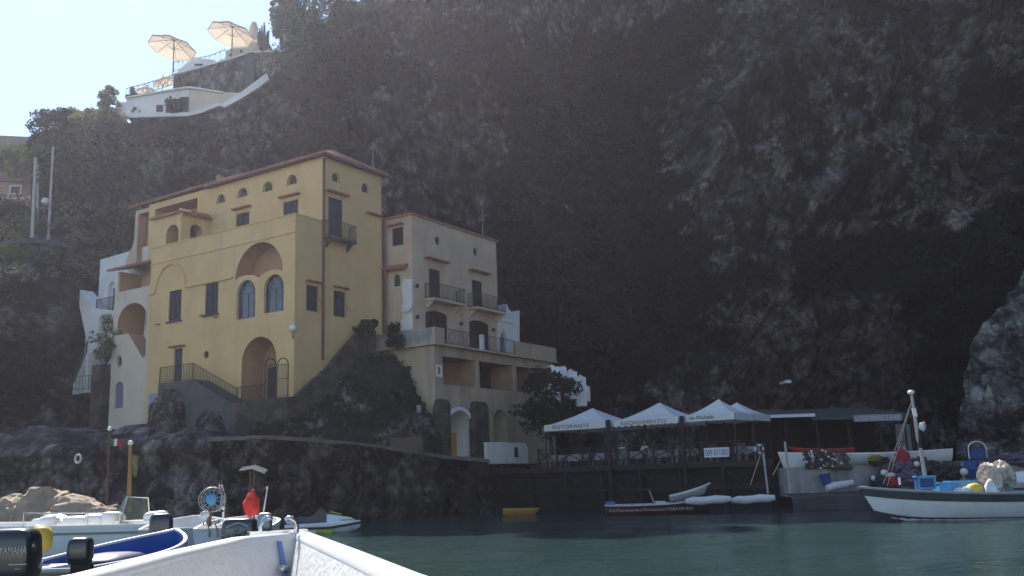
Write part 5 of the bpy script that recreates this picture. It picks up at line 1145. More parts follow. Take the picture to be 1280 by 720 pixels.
# fishing boat afloat on the right, bow to the left
fb0=at_y(1089,652,36.5)
fb,st,pt,ro=boat('fishing_boat',(fb0.x+9.3,36.0,-.42),R(180)-R(2),'white fishing boat with dark sheer band, mast and wrapped net drum, afloat off the quay','boat',9.7,2.7,1.28,'boat_white','sky_blue_plastic','hull_grey',rise=.42,rake=.75,keel_rise=.55,stern=.75,floor=.45)
band(st,pt,.77,.965,.02,0,1).build('sheer_band','band_grey',fb); band(st,pt,.06,.375,.016).build('waterline_paint','band_grey',fb)
band(st,pt,.975,.999,.05,0,1).build('rub_rail','grey_metal',fb)
m=MB(); m.hexa([(7.4,-.72,1.16),(9.2,-.2,1.5),(9.2,.2,1.5),(7.4,.72,1.16),(7.4,-.72,1.22),(9.2,-.2,1.56),(9.2,.2,1.56),(7.4,.72,1.22)]); m.build('foredeck','old_wood',fb)
def loc(px,py,Y,root):  # a sight line point in the local frame of a boat
    w=at_y(px,py,Y); bpy.context.view_layer.update(); return root.matrix_world.inverted()@w
p0=loc(1158,606,35.9,fb); p1=loc(1151,562,35.9,fb); p2=loc(1147,545,35.9,fb); p3=loc(1139,490,35.9,fb)
m=MB(); m.tube([p0,p1,p2,p3],[.075,.07,.065,.05],8); ms=m.build('mast','pale_pole',fb,60)
m=MB(); a=loc(1150,560,35.9,fb); b=loc(1148.5,541,35.9,fb); m.tube([a,b],.085,8); m.build('sleeve','black_matt',ms,60)
m=MB(); m.tube([loc(1144.5,521,35.9,fb),loc(1142,510,35.9,fb)],.085,8); m.build('sleeve','white_paint',ms,60)
m=MB(); m.lathe([(.02,0),(.11,.02),(.13,.10),(.06,.16)],loc(1139,493,35.9,fb),10); m.build('masthead_light','white_paint',ms)
m=MB(); c=loc(1153,533,35.8,fb); m.lathe([(.02,-.14),(.12,-.1),(.19,.06),(.17,.07),(.02,.02)],c,12,ax=(-.7,.5,-.15)); m.bar(c,loc(1146,533,35.9,fb),.04); m.build('floodlight','white_paint',fb,60)
for q in ((1104,563),(1109,566)): MB().tube([p3-Vector((0,0,.28)),loc(q[0],q[1]+42,35.6,fb)],.014,4).build('stay','rope',fb)
for x,y in ((1125,604),(1149,611)): m=MB(); q=loc(x,y+2,36,fb); m.tube([q,q+Vector((0,0,.26))],.045,8); m.build('bollard','white_paint',fb)
def crate(x0,x1,y0,y1,Y,mat,label,tilt=0,dep=.5,rim=True):
    a=at_y(x0,y1,Y); b=at_y(x1,y0,Y); g=empty('plastic_crate',((a.x+b.x)/2,Y,a.z),label,'crate'); g['_l']=1; w=b.x-a.x; h=b.z-a.z; m=MB(); t=.035
    m.box((-w/2,-dep/2,0),(w/2,dep/2,t)); m.box((-w/2,-dep/2,t),(w/2,-dep/2+t,h)); m.box((-w/2,dep/2-t,t),(w/2,dep/2,h)); m.box((-w/2,-dep/2+t,t),(-w/2+t,dep/2-t,h)); m.box((w/2-t,-dep/2+t,t),(w/2,dep/2-t,h)); m.build('tub',mat,g)
    r=MB(); e=.03; r.box((-w/2-e,-dep/2-e,h),(w/2+e,-dep/2+.001,h+.05)); r.box((-w/2-e,dep/2-.001,h),(w/2+e,dep/2+e,h+.05)); r.box((-w/2-e,-dep/2+.002,h),(-w/2,dep/2-.002,h+.05)); r.box((w/2,-dep/2+.002,h),(w/2+e,dep/2-.002,h+.05)); r.build('rim',mat,g); g.rotation_euler=(tilt,0,R(4)); return g
cr=crate(1145,1168,596,612,35.6,'deep_blue_plastic','dark blue crate with pale rim on edge at the mast foot',0,.2)
for c_ in cr.children:
    if c_.name.startswith('rim'): c_.data.materials.clear(); c_.data.materials.append(M['sky_blue_plastic'])
m=MB(); w=(at_y(1168,600,35.6)-at_y(1145,600,35.6)).x; hh=(at_y(1150,596,35.6)-at_y(1150,612,35.6)).z
strip(m,[(-w/2,0),(w/2,0),(w/2,hh),(-w/2,hh)],[(-w/2+.07,.07),(w/2-.07,.07),(w/2-.07,hh-.06),(-w/2+.07,hh-.06)],lambda mb,p,d0,d1,mi=0: mb.prism([(u,d0,z) for u,z in p],(0,d1-d0,0),mi),-.14,-.101); m.build('border','sky_blue_plastic',cr)
crate(1170,1196,604,614,35.9,'sky_blue_plastic','light blue fish box beside the tilted dark blue crate on the fishing boat')
crate(1184,1231,601.5,608,36.4,'sky_blue_plastic','long pale blue fish box behind the yellow buoy on the fishing boat')
p=at_y(1218,613,35.7); m=MB(); m.ball(p+Vector((0,0,.05)),(.30,.26,.22),14,0,.08,2); m.build('yellow_buoy','yellow_plastic',smooth=180,label='yellow plastic buoy lying on the fishing boat beside the wrapped net drum',cat='buoy')
p=at_y(1203,613,35.6); m=MB(); m.ball(p,(.34,.25,.13),16,0,.35,3,4); m.build('net_heap','float_white',smooth=180,label='pale heap of net left of the yellow buoy on the fishing boat',cat='net')
wr=empty('net_drum',at_y(1243,618,35.8),'net drum wrapped in shiny plastic near the right edge, on the fishing boat','winch'); m=MB(); c=at_y(1245,597,35.8); m.lathe([(.05,-.42),(.52,-.40),(.60,-.30),(.40,-.2),(.36,.2),(.60,.30),(.54,.4),(.05,.42)],c,20,ax=(.93,.3,.1)); m.build('drum','plastic_wrap',wr,40)
m=MB(); m.bar(c-Vector((.2,.1,.1)),c-Vector((.25,.1,.75)),.14); m.bar(c+Vector((.2,.1,-.1)),c+Vector((.25,.1,-.75)),.14); m.build('stand','rope',wr)
m=MB(); m.ball(c+Vector((-.28,-.25,-.38)),(.26,.2,.34),14,0,.3,2.5,3); m.build('sheet','float_white',wr,180)
# white hull hauled out on the quay with nets over the gunwale
a=at_y(973,560,50.9); b=at_y(1186,574,50.9)
hb,st,pt,ro=boat('beached_boat',(b.x,50.9,2.0),0,'long white wooden hull hauled out on the quay with nets hung over its side','boat',b.x-a.x,2.2,.66,'boat_white','old_wood','boat_white',rise=.34,rake=.25,stern=.6,keel_rise=.2)
hb.rotation_euler=(0,R(1.0),R(180)-R(1))
for (x,y,rx,rz,mat,lab,sd) in ((1020,573,.55,.42,'net_dark','dark net with white floats hung over the bow of the long white hull',1),(1043,574,.75,.44,'net_brown','brown net with white floats hung over the side of the long white hull',2)):
    g=empty('fishing_net',at_y(x,y,49.3),lab,'net'); c=at_y(x,y,49.45); rg_=random.Random(sd); m=MB()
    for k in range(26):
        x0=c.x+rg_.uniform(-rx,rx); z1=c.z+rz*rg_.uniform(.6,1.25); z2=c.z-rz*rg_.uniform(.1,1.1); m.tube([(x0,49.9,z1),(x0+rg_.uniform(-.1,.1),49.52,(z1+z2)/2),(x0+rg_.uniform(-.2,.2),49.5,z2)],rg_.uniform(.02,.05),5)
    for k in range(5): m.ball((c.x+rg_.uniform(-rx,rx),49.5,c.z-rz*rg_.uniform(.4,1)),(.26,.14,.12),10,0,.4,3,k)
    m.build('mesh',mat,g,60)
    for k in range(9): f=MB(); f.ball((c.x+rg_.uniform(-rx,rx),49.42,c.z+rg_.uniform(-rz,rz)),(.07,.06,.06),8); f.build('float','float_white',g,180)
rb,_,_,_=boat('red_boat',(19,54,2.02),R(178),'small red boat on the quay behind the bow of the long white hull','boat',3.4,1.3,.38,'red_paint','red_paint','red_paint',rise=.2,rake=.3); a=at_y(1064,556,53.5); rb.location=(a.x,53.5,2.55)
MB().box((a.x-2.7,53.2,2.06),(a.x-2.5,53.8,2.58)).build('trestle','old_wood',label='wooden trestle under the fore part of the small red boat',cat='trestle'); MB().box((a.x-.8,53.2,2.06),(a.x-.6,53.8,2.58)).build('trestle','old_wood',label='wooden trestle under the stern of the small red boat',cat='trestle')
# heaps of nets, buoys and gear on the quay ledge
def heap(x,y,rx,rz,mat,label,seed,Y=48.9,name='net_heap',am=.55):
    p=at_y(x,y,Y); m=MB(); m.ball(p,(rx,rx*.7,rz),36,0,am,2.6,seed); return m.build(name,mat,smooth=70,label=label,cat='net')
heap(1100,577,.50,.24,'net_dark','dark net heap on the quay, topped by yellow netting',3)
heap(1094,573,.36,.16,'net_yellow','yellow netting on top of the dark heap before the long white hull',4,48.8)
heap(1128,573,.34,.40,'net_red','red net bundle standing against the long white hull',5,48.8)
heap(1131,585,.5,.28,'net_purple','purple grey net heap under the red net bundle',6,48.5)
heap(1110,588,.42,.36,'net_brown','brown net heap between the white buoys and the dark sacks',7,48.6)
heap(1150,584,.60,.42,'net_brown','brown net heap behind the mast of the fishing boat',8,48.8)
heap(1172,590,.7,.42,'net_dark','dark net heap right of the mast behind the fishing boat',9,48.8)
heap(1190,588,.6,.40,'net_brown','brown net heap at the right end of the long white hull',10,48.9)
heap(1116,602,.45,.32,'net_red','reddish net bundle low on the quay behind the bow of the fishing boat',11,48.2)
heap(1098,603,.45,.32,'net_dark','black sack of nets low on the quay behind the bow of the fishing boat',12,48.2)
heap(1138,598,.7,.35,'net_purple','purple grey net heap low on the quay left of the crate',13,48.2)
heap(1268,577,1.0,.36,'net_purple','purple grey net heap on the quay by the right edge',14,50.2)
heap(1240,582,.8,.34,'net_brown','brown net heap on the quay behind the wrapped drum',15,50)
for (x,y,r,lab) in ((1105,591,.17,'upper of two white round floats left on the brown net heap'),(1092,598,.14,'lower of two white round floats by the black sack of nets'),(1113,594,.19,'whitish bag beside the floats on the brown net heap'),(1146,580,.15,'pale round float on the heap behind the mast'),(1205,590,.2,'grey white float near the blue barrel')):
    p=at_y(x,y,48.1); m=MB(); m.ball(p,(r,r,r*.95) if 'bag' not in lab else (r*1.3,r,r*.7),14,0,.0 if 'bag' not in lab else .3,2); m.build('float' if 'bag' not in lab else 'bag','float_white',smooth=180,label=lab,cat='float' if 'bag' not in lab else 'bag')
# quay bits
p=at_y(1034,604,49.0); m=MB(); m.lathe([(.20,0),(.27,.55),(.29,.58),(.24,.58),(.18,.05)],p+Vector((0,0,-.12)),14,ax=(-.16,0,1)); m.build('bucket','deep_blue_plastic',smooth=40,label='dark blue bucket leaning against the concrete quay wall',cat='bucket')
m=MB(); a=at_y(1033,611,48.7); b=at_y(1066,603,48.9); m.tube([a,a.lerp(b,.3)+Vector((0,0,.05)),a.lerp(b,.7),b],[.16,.2,.19,.14],10); m.build('sack','float_white',smooth=60,label='long pale sack lying on the quay below the blue bucket',cat='sack')
bl=empty('barrel',at_y(1215,598,49.8),'blue plastic barrel standing on the quay below the hooped chair','barrel'); m=MB(); p=at_y(1215,598,49.8); m.lathe([(.02,0),(.36,.02),(.40,.1),(.41,.42),(.43,.45),(.41,.48),(.40,.8),(.36,.9),(.02,.92)],p,18); m.build('drum','deep_blue_plastic',bl,40); m=MB(); m.lathe([(.02,.92),(.30,.925),(.31,.96),(.02,.97)],p,18); m.build('lid','black_matt',bl,40)
hc=empty('hooped_chair',at_y(1223,574,50.6),'chair with a white hooped back and blue seat on the quay above the barrel','chair'); p=at_y(1223,574,50.6); m=MB(); w=.46; m.tube([p+Vector((-w,0,-.1)),p+Vector((-w,0,.55))]+[p+Vector((-w*math.cos(t),0,.55+.36*math.sin(t))) for t in [PI*k/8 for k in range(1,8)]]+[p+Vector((w,0,.55)),p+Vector((w,0,-.1))],.035,6); m.build('hoop','white_paint',hc,60); m=MB(); m.box(p+Vector((-.38,-.1,.05)),p+Vector((.38,.02,.50))); m.build('backrest','deep_blue_plastic',hc); m=MB(); m.box(p+Vector((-.4,-.5,-.05)),p+Vector((.4,.02,.03))); m.build('seat','deep_blue_plastic',hc)
for dx in (-.36,.36):
    for dy in (-.45,-.02): MB().bar(p+Vector((dx,dy,-.06)),p+Vector((dx,dy,-.55)),.04).build('leg','white_paint',hc)
ub,_,_,_=boat('upturned_dinghy',at_y(1262,606,45),R(200),'white dinghy pulled up on the quay at the right edge, behind the wrapped drum','boat',3.6,1.5,.62,'boat_white','boat_white','boat_white',rise=.25,rake=.3); a=at_y(1262,598,48.3); ub.location=(a.x+2.6,48.4,.85); ub.rotation_euler=(R(-18),R(8),R(176))
MB().box((at_y(1183,582,52).x,52,1.9),(at_y(1215,582,52).x,52.4,at_y(1200,577,52).z)).build('kerb_wall','white_wash',label='low white kerb behind the right end of the long white hull',cat='wall')
# boathook post with lifebuoy, guy ropes
lbp=at_y(953,600,48.6); MB().tube([at_y(960,617,48.6),at_y(953,556,48.6)],.055,7).build('mooring_post','grey_metal',label='thin grey post carrying the white lifebuoy at the right end of the deck',cat='post')
lb=empty('lifebuoy',at_y(949,561,48.5),'white lifebuoy hung at the post right of the restaurant deck','lifebuoy'); m=MB(); m.torus(at_y(949,561,48.48),.19,.055,(0,1,.1),22,8); m.build('ring','float_white',lb,180)
m=MB(); 
for k in range(4): t=PI/4+k*PI/2; m.tube([at_y(949,561,48.48)+Vector((math.cos(t)*.13,-.01,math.sin(t)*.13)),at_y(949,561,48.48)+Vector((math.cos(t)*.25,-.06,math.sin(t)*.25))],.058,8)
m.build('band','net_dark',lb)
MB().tube([at_y(951,566,48.5),at_y(938,606,47.7)],.02,5).build('rope','rope',label='rope slanting from the lifebuoy post down to the water on the left',cat='rope')
MB().tube([at_y(988,617,48.3),at_y(981,552,48.3)],.06,7).build('mooring_post','pale_pole',label='pale post standing before the left end of the concrete quay wall',cat='post')
MB().tube([at_y(979,569,48.3),at_y(966,594,47.8)],.022,5).build('rope','rope',label='rope slanting from the pale post before the quay wall',cat='rope')
# dark boat with painted lettering under the deck, white floats beside it
tb2,st,pt,ro=boat('lettered_boat',(0,0,0),0,'dark maroon boat with white lettering along its side, moored under the restaurant deck','boat',5.6,1.7,.62,'maroon','old_wood','float_white',rise=.25,rake=.5,stern=.85)
a=at_y(754,640,50.5); b=at_y(872,634,48.6); tb2.location=(a.x,49.3,-.18); tb2.rotation_euler=(0,0,R(-3)); 
tx=text_part('F.LlTavolcampo"Francesco"3383181862',4.1,.17,(2.25,0,.42),(1,0,0),(0,0,1),'letter_white',tb2,ext=.0)
for v in tx.data.vertices:   # letters follow the curve of the planking
    s_=min(max(v.co.x/5.6,0),1); bq=float(np.interp(s_,[q[0] for q in st],[q[1] for q in st])); hq=float(np.interp(s_,[q[0] for q in st],[q[2] for q in st])); uq=float(np.interp(v.co.z/hq,[0,.1,.28,.52,.78,1],[0,.34,.64,.82,.94,1])); v.co.y=-bq*uq-.012
m=MB(); m.box((.05,-.35,.6),(.5,.35,.86)); m.build('stern_box','boat_blue',tb2); m=MB(); m.box((2.5,-.3,.55),(3.0,.3,.8)); m.build('thwart_box','float_white',tb2)
m=MB(); m.tube([(2.5,.1,.6),(2.25,.1,1.35)],.03,5); m.build('stick','grey_metal',tb2); m=MB(); m.tube([(1.5,.2,.6),(.75,.2,1.25)],.02,5); m.build('oar','old_wood',tb2)
bb,_,_,_=boat('blue_dinghy',(0,0,0),0,'slim grey and white dinghy tilted behind the lettered boat','boat',2.2,.9,.34,'hull_grey','boat_blue','boat_white',rise=.15,rake=.3); a=at_y(838,627,50.3); bb.location=(a.x,50.0,.45); bb.rotation_euler=(0,R(-13),R(-4))
for x0,x1,y0,y1,lab in ((857,914,627,623.5,'left white foam float of the two moored end to end beside the lettered boat'),(914,969,626,622,'right white foam float of the two moored end to end below the lifebuoy')):
    a=at_y(x0,y0,48); b=at_y(x1,y1,47.5); m=MB(); m.tube([a.lerp(b,k/6)+Vector((0,0,.02*math.sin(k*2.1))) for k in range(7)],[.12,.2,.21,.19,.21,.2,.13],10); m.build('foam_float','float_white',smooth=60,label=lab,cat='float')
ob,_,_,_=boat('orange_boat',(0,0,0),0,'small orange brown boat floating by the dark wall left of the deck','boat',2.0,.9,.42,'orange_boat','orange_boat','orange_boat',rise=.03,rake=.15,stern=.9); a=at_y(629,643,53.5); ob.location=(a.x,53.3,-.12); ob.rotation_euler=(0,0,R(-1))
# ------------------------------------------------------------------ our own boat: the bow in front of the camera
ZB=1.88
Lf=[at_z(90,718,ZB),at_z(200,691,ZB),at_z(293,671.5,ZB)]; Rt=[at_z(382,664,ZB),at_z(450,689,ZB),at_z(525,718,ZB)]
plan=[Vector((-1.62,-.9,ZB)),Vector((-1.55,.9,ZB)),Lf[0],Lf[1],Lf[2],at_z(337,667.5,ZB),Rt[0],Rt[1],Rt[2],Vector((.42,.7,ZB)),Vector((.75,-.9,ZB))]
def fine(pl,n=10):
    out=[]
    for a,b in zip(pl,pl[1:]): out+=[a.lerp(b,i/n) for i in range(n)]
    return out+[pl[-1]]
plan=fine(plan,4); cen=Vector((-.55,.5,0))
def off(k,dz):  # outline moved inwards by k
    r=[]
    for i,p in enumerate(plan):
        d=(plan[min(i+1,len(plan)-1)]-plan[max(i-1,0)]); n=Vector((d.y,-d.x,0)).normalized(); r.append(p+n*k+Vector((0,0,dz)))
    return r
ob=empty('white_boat',(-.6,1.5,.6),'bow of the white fibreglass boat the picture is taken from','boat')
def skin(rows,name,mat,sm=None,close=False):
    m=MB(); n=len(rows[0]); m.add([p for r in rows for p in r],[(i*n+j,i*n+j+1,(i+1)*n+j+1,(i+1)*n+j) for i in range(len(rows)-1) for j in range(n-1)]); return m.build(name,mat,ob,sm)
skin([off(-.02,-.035),off(-.02,-.01),off(-.005,.0),off(.042,.0),off(.054,-.012),off(.055,-.03)],'gunwale','white_paint',50)
inn_=[off(.053,-.028)]
for k in range(1,9): inn_.append([p+Vector((.004*noise.noise(p*9),.004*noise.noise(p*9+Vector((5,0,0))),0)) for p in off(.053+.022*k,-.028-.085*k)])
skin(inn_,'inner_side','fibreglass',60)
skin([off(-.018,-.034),off(.03,-.5),off(.22,-1.5),off(.4,-2.3)],'hull','boat_white',50)
fl_=off(.30,-.72); m=MB(); m.add(fl_,[tuple(range(len(fl_)))]); m.build('floor','fibreglass',ob)
# bow chock: plate with two inward curling horns
u=(Rt[0]-Lf[2]).normalized(); nb=Vector((-u.y,u.x,0)); c0_=at_z(312,669,ZB)-nb*.0; 
ck=empty('bow_chock',at_z(345,667,ZB),'polished chock with two curled horns on the bow of the white boat','chock'); m=MB(); a=at_z(308,668.5,ZB)-nb*.015; b=at_z(380,664.5,ZB)-nb*.015; m.bar(a+Vector((0,0,.006)),b+Vector((0,0,.006)),.06,.012); m.build('base_plate','chrome',ck)
for x,sg in ((324,1),(367,-1)):
    p=at_z(x,667,ZB)-nb*.015; m=MB(); m.tube([p,p+Vector((0,0,.03))-u*.004*sg,p+Vector((0,0,.055))+u*.008*sg,p+Vector((0,0,.066))+u*.03*sg],[.013,.011,.012,.017],8); m.ball(p+Vector((0,0,.066))+u*.036*sg,(.024,.02,.014),10); m.build('horn','chrome',ck,60)
st_=MB(); a=at_z(337,670,ZB-.028); pn=off(.068,-.028); 
mid=at_z(337,667.5,ZB)+Vector((0,0,-.03)); dn=-nb
st_.hexa([mid+dn*.062-u*.009,mid+dn*.062+u*.009,mid+dn*.24+u*.012+Vector((0,0,-.62)),mid+dn*.24-u*.012+Vector((0,0,-.62)),mid+dn*.074-u*.009,mid+dn*.074+u*.009,mid+dn*.252+u*.012+Vector((0,0,-.62)),mid+dn*.252-u*.012+Vector((0,0,-.62))])
st_.build('blue_strap','strap_blue',label='narrow blue strap running down inside the bow of the white boat',cat='strap')
for dz,lab in ((-.115,'upper chrome bolt across the blue strap inside the bow'),(-.175,'lower chrome bolt across the blue strap inside the bow')):
    q=mid+dn*(.085-dz*.29)+Vector((0,0,dz)); m=MB(); m.tube([q-u*.022,q+u*.034],.014,10); m.ball(q+u*.036,.018,10); m.ball(q-u*.024,.018,10); m.build('bolt','chrome',smooth=60,label=lab,cat='bolt')
# ------------------------------------------------------------------ small craft on the left
def sball(mb,c,r,e=.5,n=20,taper=0.):
    c=Vector(c); vs=[]; m=n//2; f=lambda v: math.copysign(abs(v)**e,v)
    for i in range(m+1):
        ph=PI*i/m
        for j in range(n):
            t=2*PI*j/n; z=f(math.cos(ph)); k=1+taper*z; vs.append(c+Vector((r[0]*k*f(math.sin(ph))*f(math.cos(t)),r[1]*k*f(math.sin(ph))*f(math.sin(t)),r[2]*z)))
    return mb.add(vs,[(i*n+j,(i+1)*n+j,(i+1)*n+(j+1)%n,i*n+(j+1)%n) for i in range(m) for j in range(n)])
def outboard(loc_,rz,w,d,h,label,mat='black_gloss',txt=None,tcol='letter_silver',leg=.9,tilt=0,arc=False,tpos=(0,0)):
    """outboard motor: loc_ = centre of the cowl"""
    g=empty('outboard_motor',loc_,label,'outboard motor'); g['_l']=1; g.rotation_euler=(0,tilt,rz)
    m=MB(); sball(m,(0,0,0),(w/2,d/2,h/2),.42,28,-.05); c=m.build('cowling',mat,g,50); m=MB(); sball(m,(0,0,-h*.44),(w*.46,d*.46,h*.1),.4,20); m.build('lower_cowl','black_matt',g,50)
    m=MB(); m.hexa([(-w*.22,-d*.26,-h*.5-leg),(w*.16,-d*.26,-h*.5-leg),(w*.16,d*.26,-h*.5-leg),(-w*.22,d*.26,-h*.5-leg),(-w*.3,-d*.34,-h*.42),(w*.28,-d*.34,-h*.42),(w*.28,d*.34,-h*.42),(-w*.3,d*.34,-h*.42)]); m.build('leg','black_matt',g)
    m=MB(); m.box((w*.2,-d*.3,-h*.5-.30),(w*.52,d*.3,-h*.5-.02)); m.build('clamp_bracket','black_matt',g)
    m=MB(); 
    for k in range(3): sball(m,(-w*.05,0,-h*.5-leg),(.02,.16,.05),.8,10)
    m.build('propeller_hub','black_matt',g)
    s=MB(); s.box((-w*.47,-d/2-.001,-h*.17),(w*.47,-d/2+.02,-h*.155)); s.box((-w*.42,-d/2-.001,-h*.25),(w*.35,-d/2+.02,-h*.24)); s.build('trim_line','letter_silver',c) if txt else None
    if txt: text_part(txt,w*.54,h*.13 if not arc else h*.2,(tpos[0]*w,-d/2-.004,tpos[1]*h),(1,0,0),(0,0,1),tcol,c,ext=.003)
    if arc: m=MB(); m.tube([(w*(-.3+.62*k/12),-d/2-.003,h*(.12+.18*math.sin(PI*k/12*.95))) for k in range(13)],.012,4); m.build('emblem',tcol,c)
    return g
# blue open boat, stern towards us, with two motors on its wooden transom
bs=at_y(40,698,12.6); bw_=at_y(188,660,19.2); rz=R(87)
ba,st,pt,ro=boat('blue_boat',(bs.x-.04,12.6,-.24),rz,'blue lined open boat with tan wooden transom carrying the two motors at left','boat',4.7,1.62,1.34,'boat_white','boat_blue','boat_white',rise=.26,rake=.3,stern=.86,keel_rise=.3,floor=.7,sr=.0)
band(st,pt,.80,.965,.015,0,1).build('sheer_band','boat_blue',ba); 
m=MB(); P_=[q for q in ro[0]]; m.add([(x-.015,y*.97,z-.02) for x,y,z in P_]+[(x+.02,y*.97,z-.02) for x,y,z in P_],[tuple(range(11,-1,-1)),tuple(range(12,24))]+[(i,(i+1)%12,12+(i+1)%12,12+i) for i in range(12)]); m.build('transom','tan_wood',ba)
for x in (1.5,3.0): m=MB(); m.box((x,-.6,.98),(x+.34,.6,1.03)); m.build('thwart','boat_white',ba)
m=MB(); m.box((.8,-.5,.72),(1.35,.1,1.16)); m.build('locker','dark_blue',ba); m=MB(); sball(m,(2.3,.05,1.2),(.7,.45,.2),.6,18); m.build('cover','dark_blue',ba,60); m=MB(); m.box((.75,.12,.9),(1.25,.62,1.27)); m.build('cool_box','sky_blue_plastic',ba); m=MB(); m.box((.72,.09,1.272),(1.28,.65,1.34)); m.build('cool_box_lid','white_paint',ba)
c=at_y(20,695,11.9); outboard((c.x-.02,11.85,c.z+.02),0,.60,.44,.62,'large black outboard motor lettered YAMAHA at the left edge',txt='YAMAHA',tpos=(.20,.10),leg=1.0)
c=at_y(96,688,12.0); outboard((c.x,12.1,c.z),R(8),.27,.30,.30,'small dark outboard motor on the tan transom of the blue boat',leg=.8)
p=at_y(51,673,14.0); m=MB(); m.lathe([(.02,-.2),(.10,-.17),(.17,.0),(.16,.1),(.06,.16),(.02,.2)],p,14,ax=(-.35,0,.9)); m.build('yellow_fender','yellow_plastic',smooth=60,label='yellow fender hanging in the blue boat beside the large black motor',cat='fender')
# white motor boat behind, with screen, rail and mast
wb,st,pt,ro=boat('white_motorboat',(0,0,0),0,'white motorboat with windscreen and wooden flag mast, moored behind the blue boat','boat',7.4,2.3,1.42,'boat_white','white_paint','white_paint',rise=.12,rake=.6,stern=.85,keel_rise=.4,floor=.8,sr=0)
a=at_y(222,652,24.5); b=at_y(-70,665,26.0); wb.location=(a.x,24.9,-.2); wb.rotation_euler=(0,0,head((a.x,24.9,0),(b.x,26.2,0)))
band(st,pt,.86,.90,.02).build('stripe','grey_metal',wb)
m=MB(); m.box((4.1,-.85,1.34),(6.6,.85,1.40)); m.build('foredeck','white_paint',wb)
q=lambda x,y,Y=24.6: loc(x,y,Y,wb)
m=MB(); a,b,c,d=q(149,660,24.4),q(159,621,24.7),q(185,622,25.4),q(187,648,25.4); m.add([a,b,c,d],[(0,1,2,3)]); m.add([a+Vector((.02,0,0)),b+Vector((.02,0,0)),q(156,621,25.5),q(140,655,25.5)],[(0,1,2,3)]); sc_o=m.build('windscreen','clear_screen',wb)
m=MB(); m.tube([a,b,c,d],.022,6); m.build('screen_frame','chrome',wb,60)
m=MB(); a=q(150,660,25); m.box((min(a.x,q(186,660).x),-.5,.85),(max(a.x,q(186,660).x),.45,1.5)); m.build('console','white_paint',wb)
m=MB(); a,b=q(186,647,24.8),q(204,645,24.8); m.tube([a,b],.14,12); m.ball(a,.14,10); m.ball(b,.14,10); m.build('bolster','white_paint',wb,60)
m=MB(); pts=[q(30+i*20,641.5+ (i%2)*.2,24.45) for i in range(7)]; m.tube(pts,.018,6)
for p in pts[::2]: m.tube([p,Vector((p.x,p.y,1.35))],.014,5)
m.build('guard_rail','chrome',wb,60)
for xx,yy,w_,h_ in ((95,652,.5,.18),(120,651,.35,.22),(140,650,.3,.26)): m=MB(); a=q(xx,yy,25.3); sball(m,(a.x,a.y,1.48),(w_,.3,h_),.6,16); m.build('cushion','white_paint',wb,60)
m=MB(); a=q(66,655,25.4); m.ball((a.x,a.y,1.5),(.55,.4,.2),18,0,.4,2.4,3); m.build('cover_cloth','boat_white',wb,60)
m=MB(); a,b=q(161,640,24.9),q(163,556,24.9); m.tube([a,b],[.06,.045],8); mo_=m.build('mast','varnished_wood',wb,60); m=MB(); m.ball(b+Vector((0,0,.05)),.07,10); m.build('masthead_light','white_paint',mo_,180)
m=MB(); a=loc(164,565,24.9,wb); rows=[]
for i in range(6): rows.append([a+Vector((-.05-.03*i+.02*math.sin(j*1.5),.03*math.sin(j+i*.8),-.04-.10*j-.02*i)) for j in range(6)])
m.add([p for r in rows for p in r],[(i*6+j,i*6+j+1,(i+1)*6+j+1,(i+1)*6+j) for i in range(5) for j in range(5)]); m.build('flag','flag_faded',mo_,60)
# small grey hulled boat with the black motor
gb,st,pt,ro=boat('grey_boat',(0,0,0),0,'grey white boat lying between the tall black motor and the net hauler','boat',4.6,1.7,1.36,'hull_grey','white_paint','boat_white',rise=.12,rake=.4,stern=.86,keel_rise=.3,floor=.7,sr=0)
a=at_y(226,655,19.6); b=at_y(258,645,25.0); gb.location=(a.x-.35,20.3,-.12); gb.rotation_euler=(0,0,R(103))
m=MB(); m.box((.1,-.7,1.30),(1.0,.7,1.36)); m.build('stern_deck','white_paint',gb)
c=at_y(201,668,19.3); outboard((c.x,19.3,c.z+.1),R(20),.46,.46,.62,'tall black outboard motor on the stern of the grey white boat','black_gloss',leg=.9)
# boat with the net hauler, stern towards us
nb_,st,pt,ro=boat('hauler_boat',(0,0,0),0,'cream transomed boat carrying the wire net hauler and a davit, behind our bow','boat',5.8,1.7,1.40,'boat_white','white_paint','white_paint',rise=.05,rake=.4,stern=.9,keel_rise=.3,floor=.7,sr=0)
a=at_y(291,655,19.8); nb_.location=(a.x,19.8,-.16); nb_.rotation_euler=(0,0,R(102))
P_=ro[0]; m=MB(); m.add([(x-.02,y*.97,z-.02) for x,y,z in P_]+[(x+.02,y*.97,z-.02) for x,y,z in P_],[tuple(range(11,-1,-1)),tuple(range(12,24))]+[(i,(i+1)%12,12+(i+1)%12,12+i) for i in range(12)]); m.build('transom','sign_white',nb_)
for x in (262,272): m=MB(); a=loc(x,668,19.7,nb_); m.tube([a+Vector((-.02,0,-.05)),a+Vector((-.06,0,.08)),a+Vector((-.06,.08,.28)),a+Vector((-.02,.13,.2))],.016,6); m.build('grab_handle','chrome',nb_,60)
c=at_y(301,661,19.2); outboard((c.x,19.15,c.z-.02),0,.66,.44,.46,'black outboard motor lettered MERCURY beside our bow','black_gloss',txt='MERCURY',tcol='letter_pale',arc=True,leg=.9,tpos=(-.04,-.02))
hw=empty('net_hauler',at_y(265,650,20.6),'wire wheel net hauler with a blue hub on the cream transomed boat','net hauler'); c=at_y(264,624.5,20.6); m=MB(); ax=(.25,-.95,.05)
m.torus(c,.25,.012,ax,26,5); m.torus(c+Vector((.02,.10,0)),.25,.012,ax,26,5); m.torus(c+Vector((.02,.05,0)),.19,.009,ax,22,5)
a_=Vector(ax).orthogonal().normalized(); b_=Vector(ax).normalized().cross(a_)
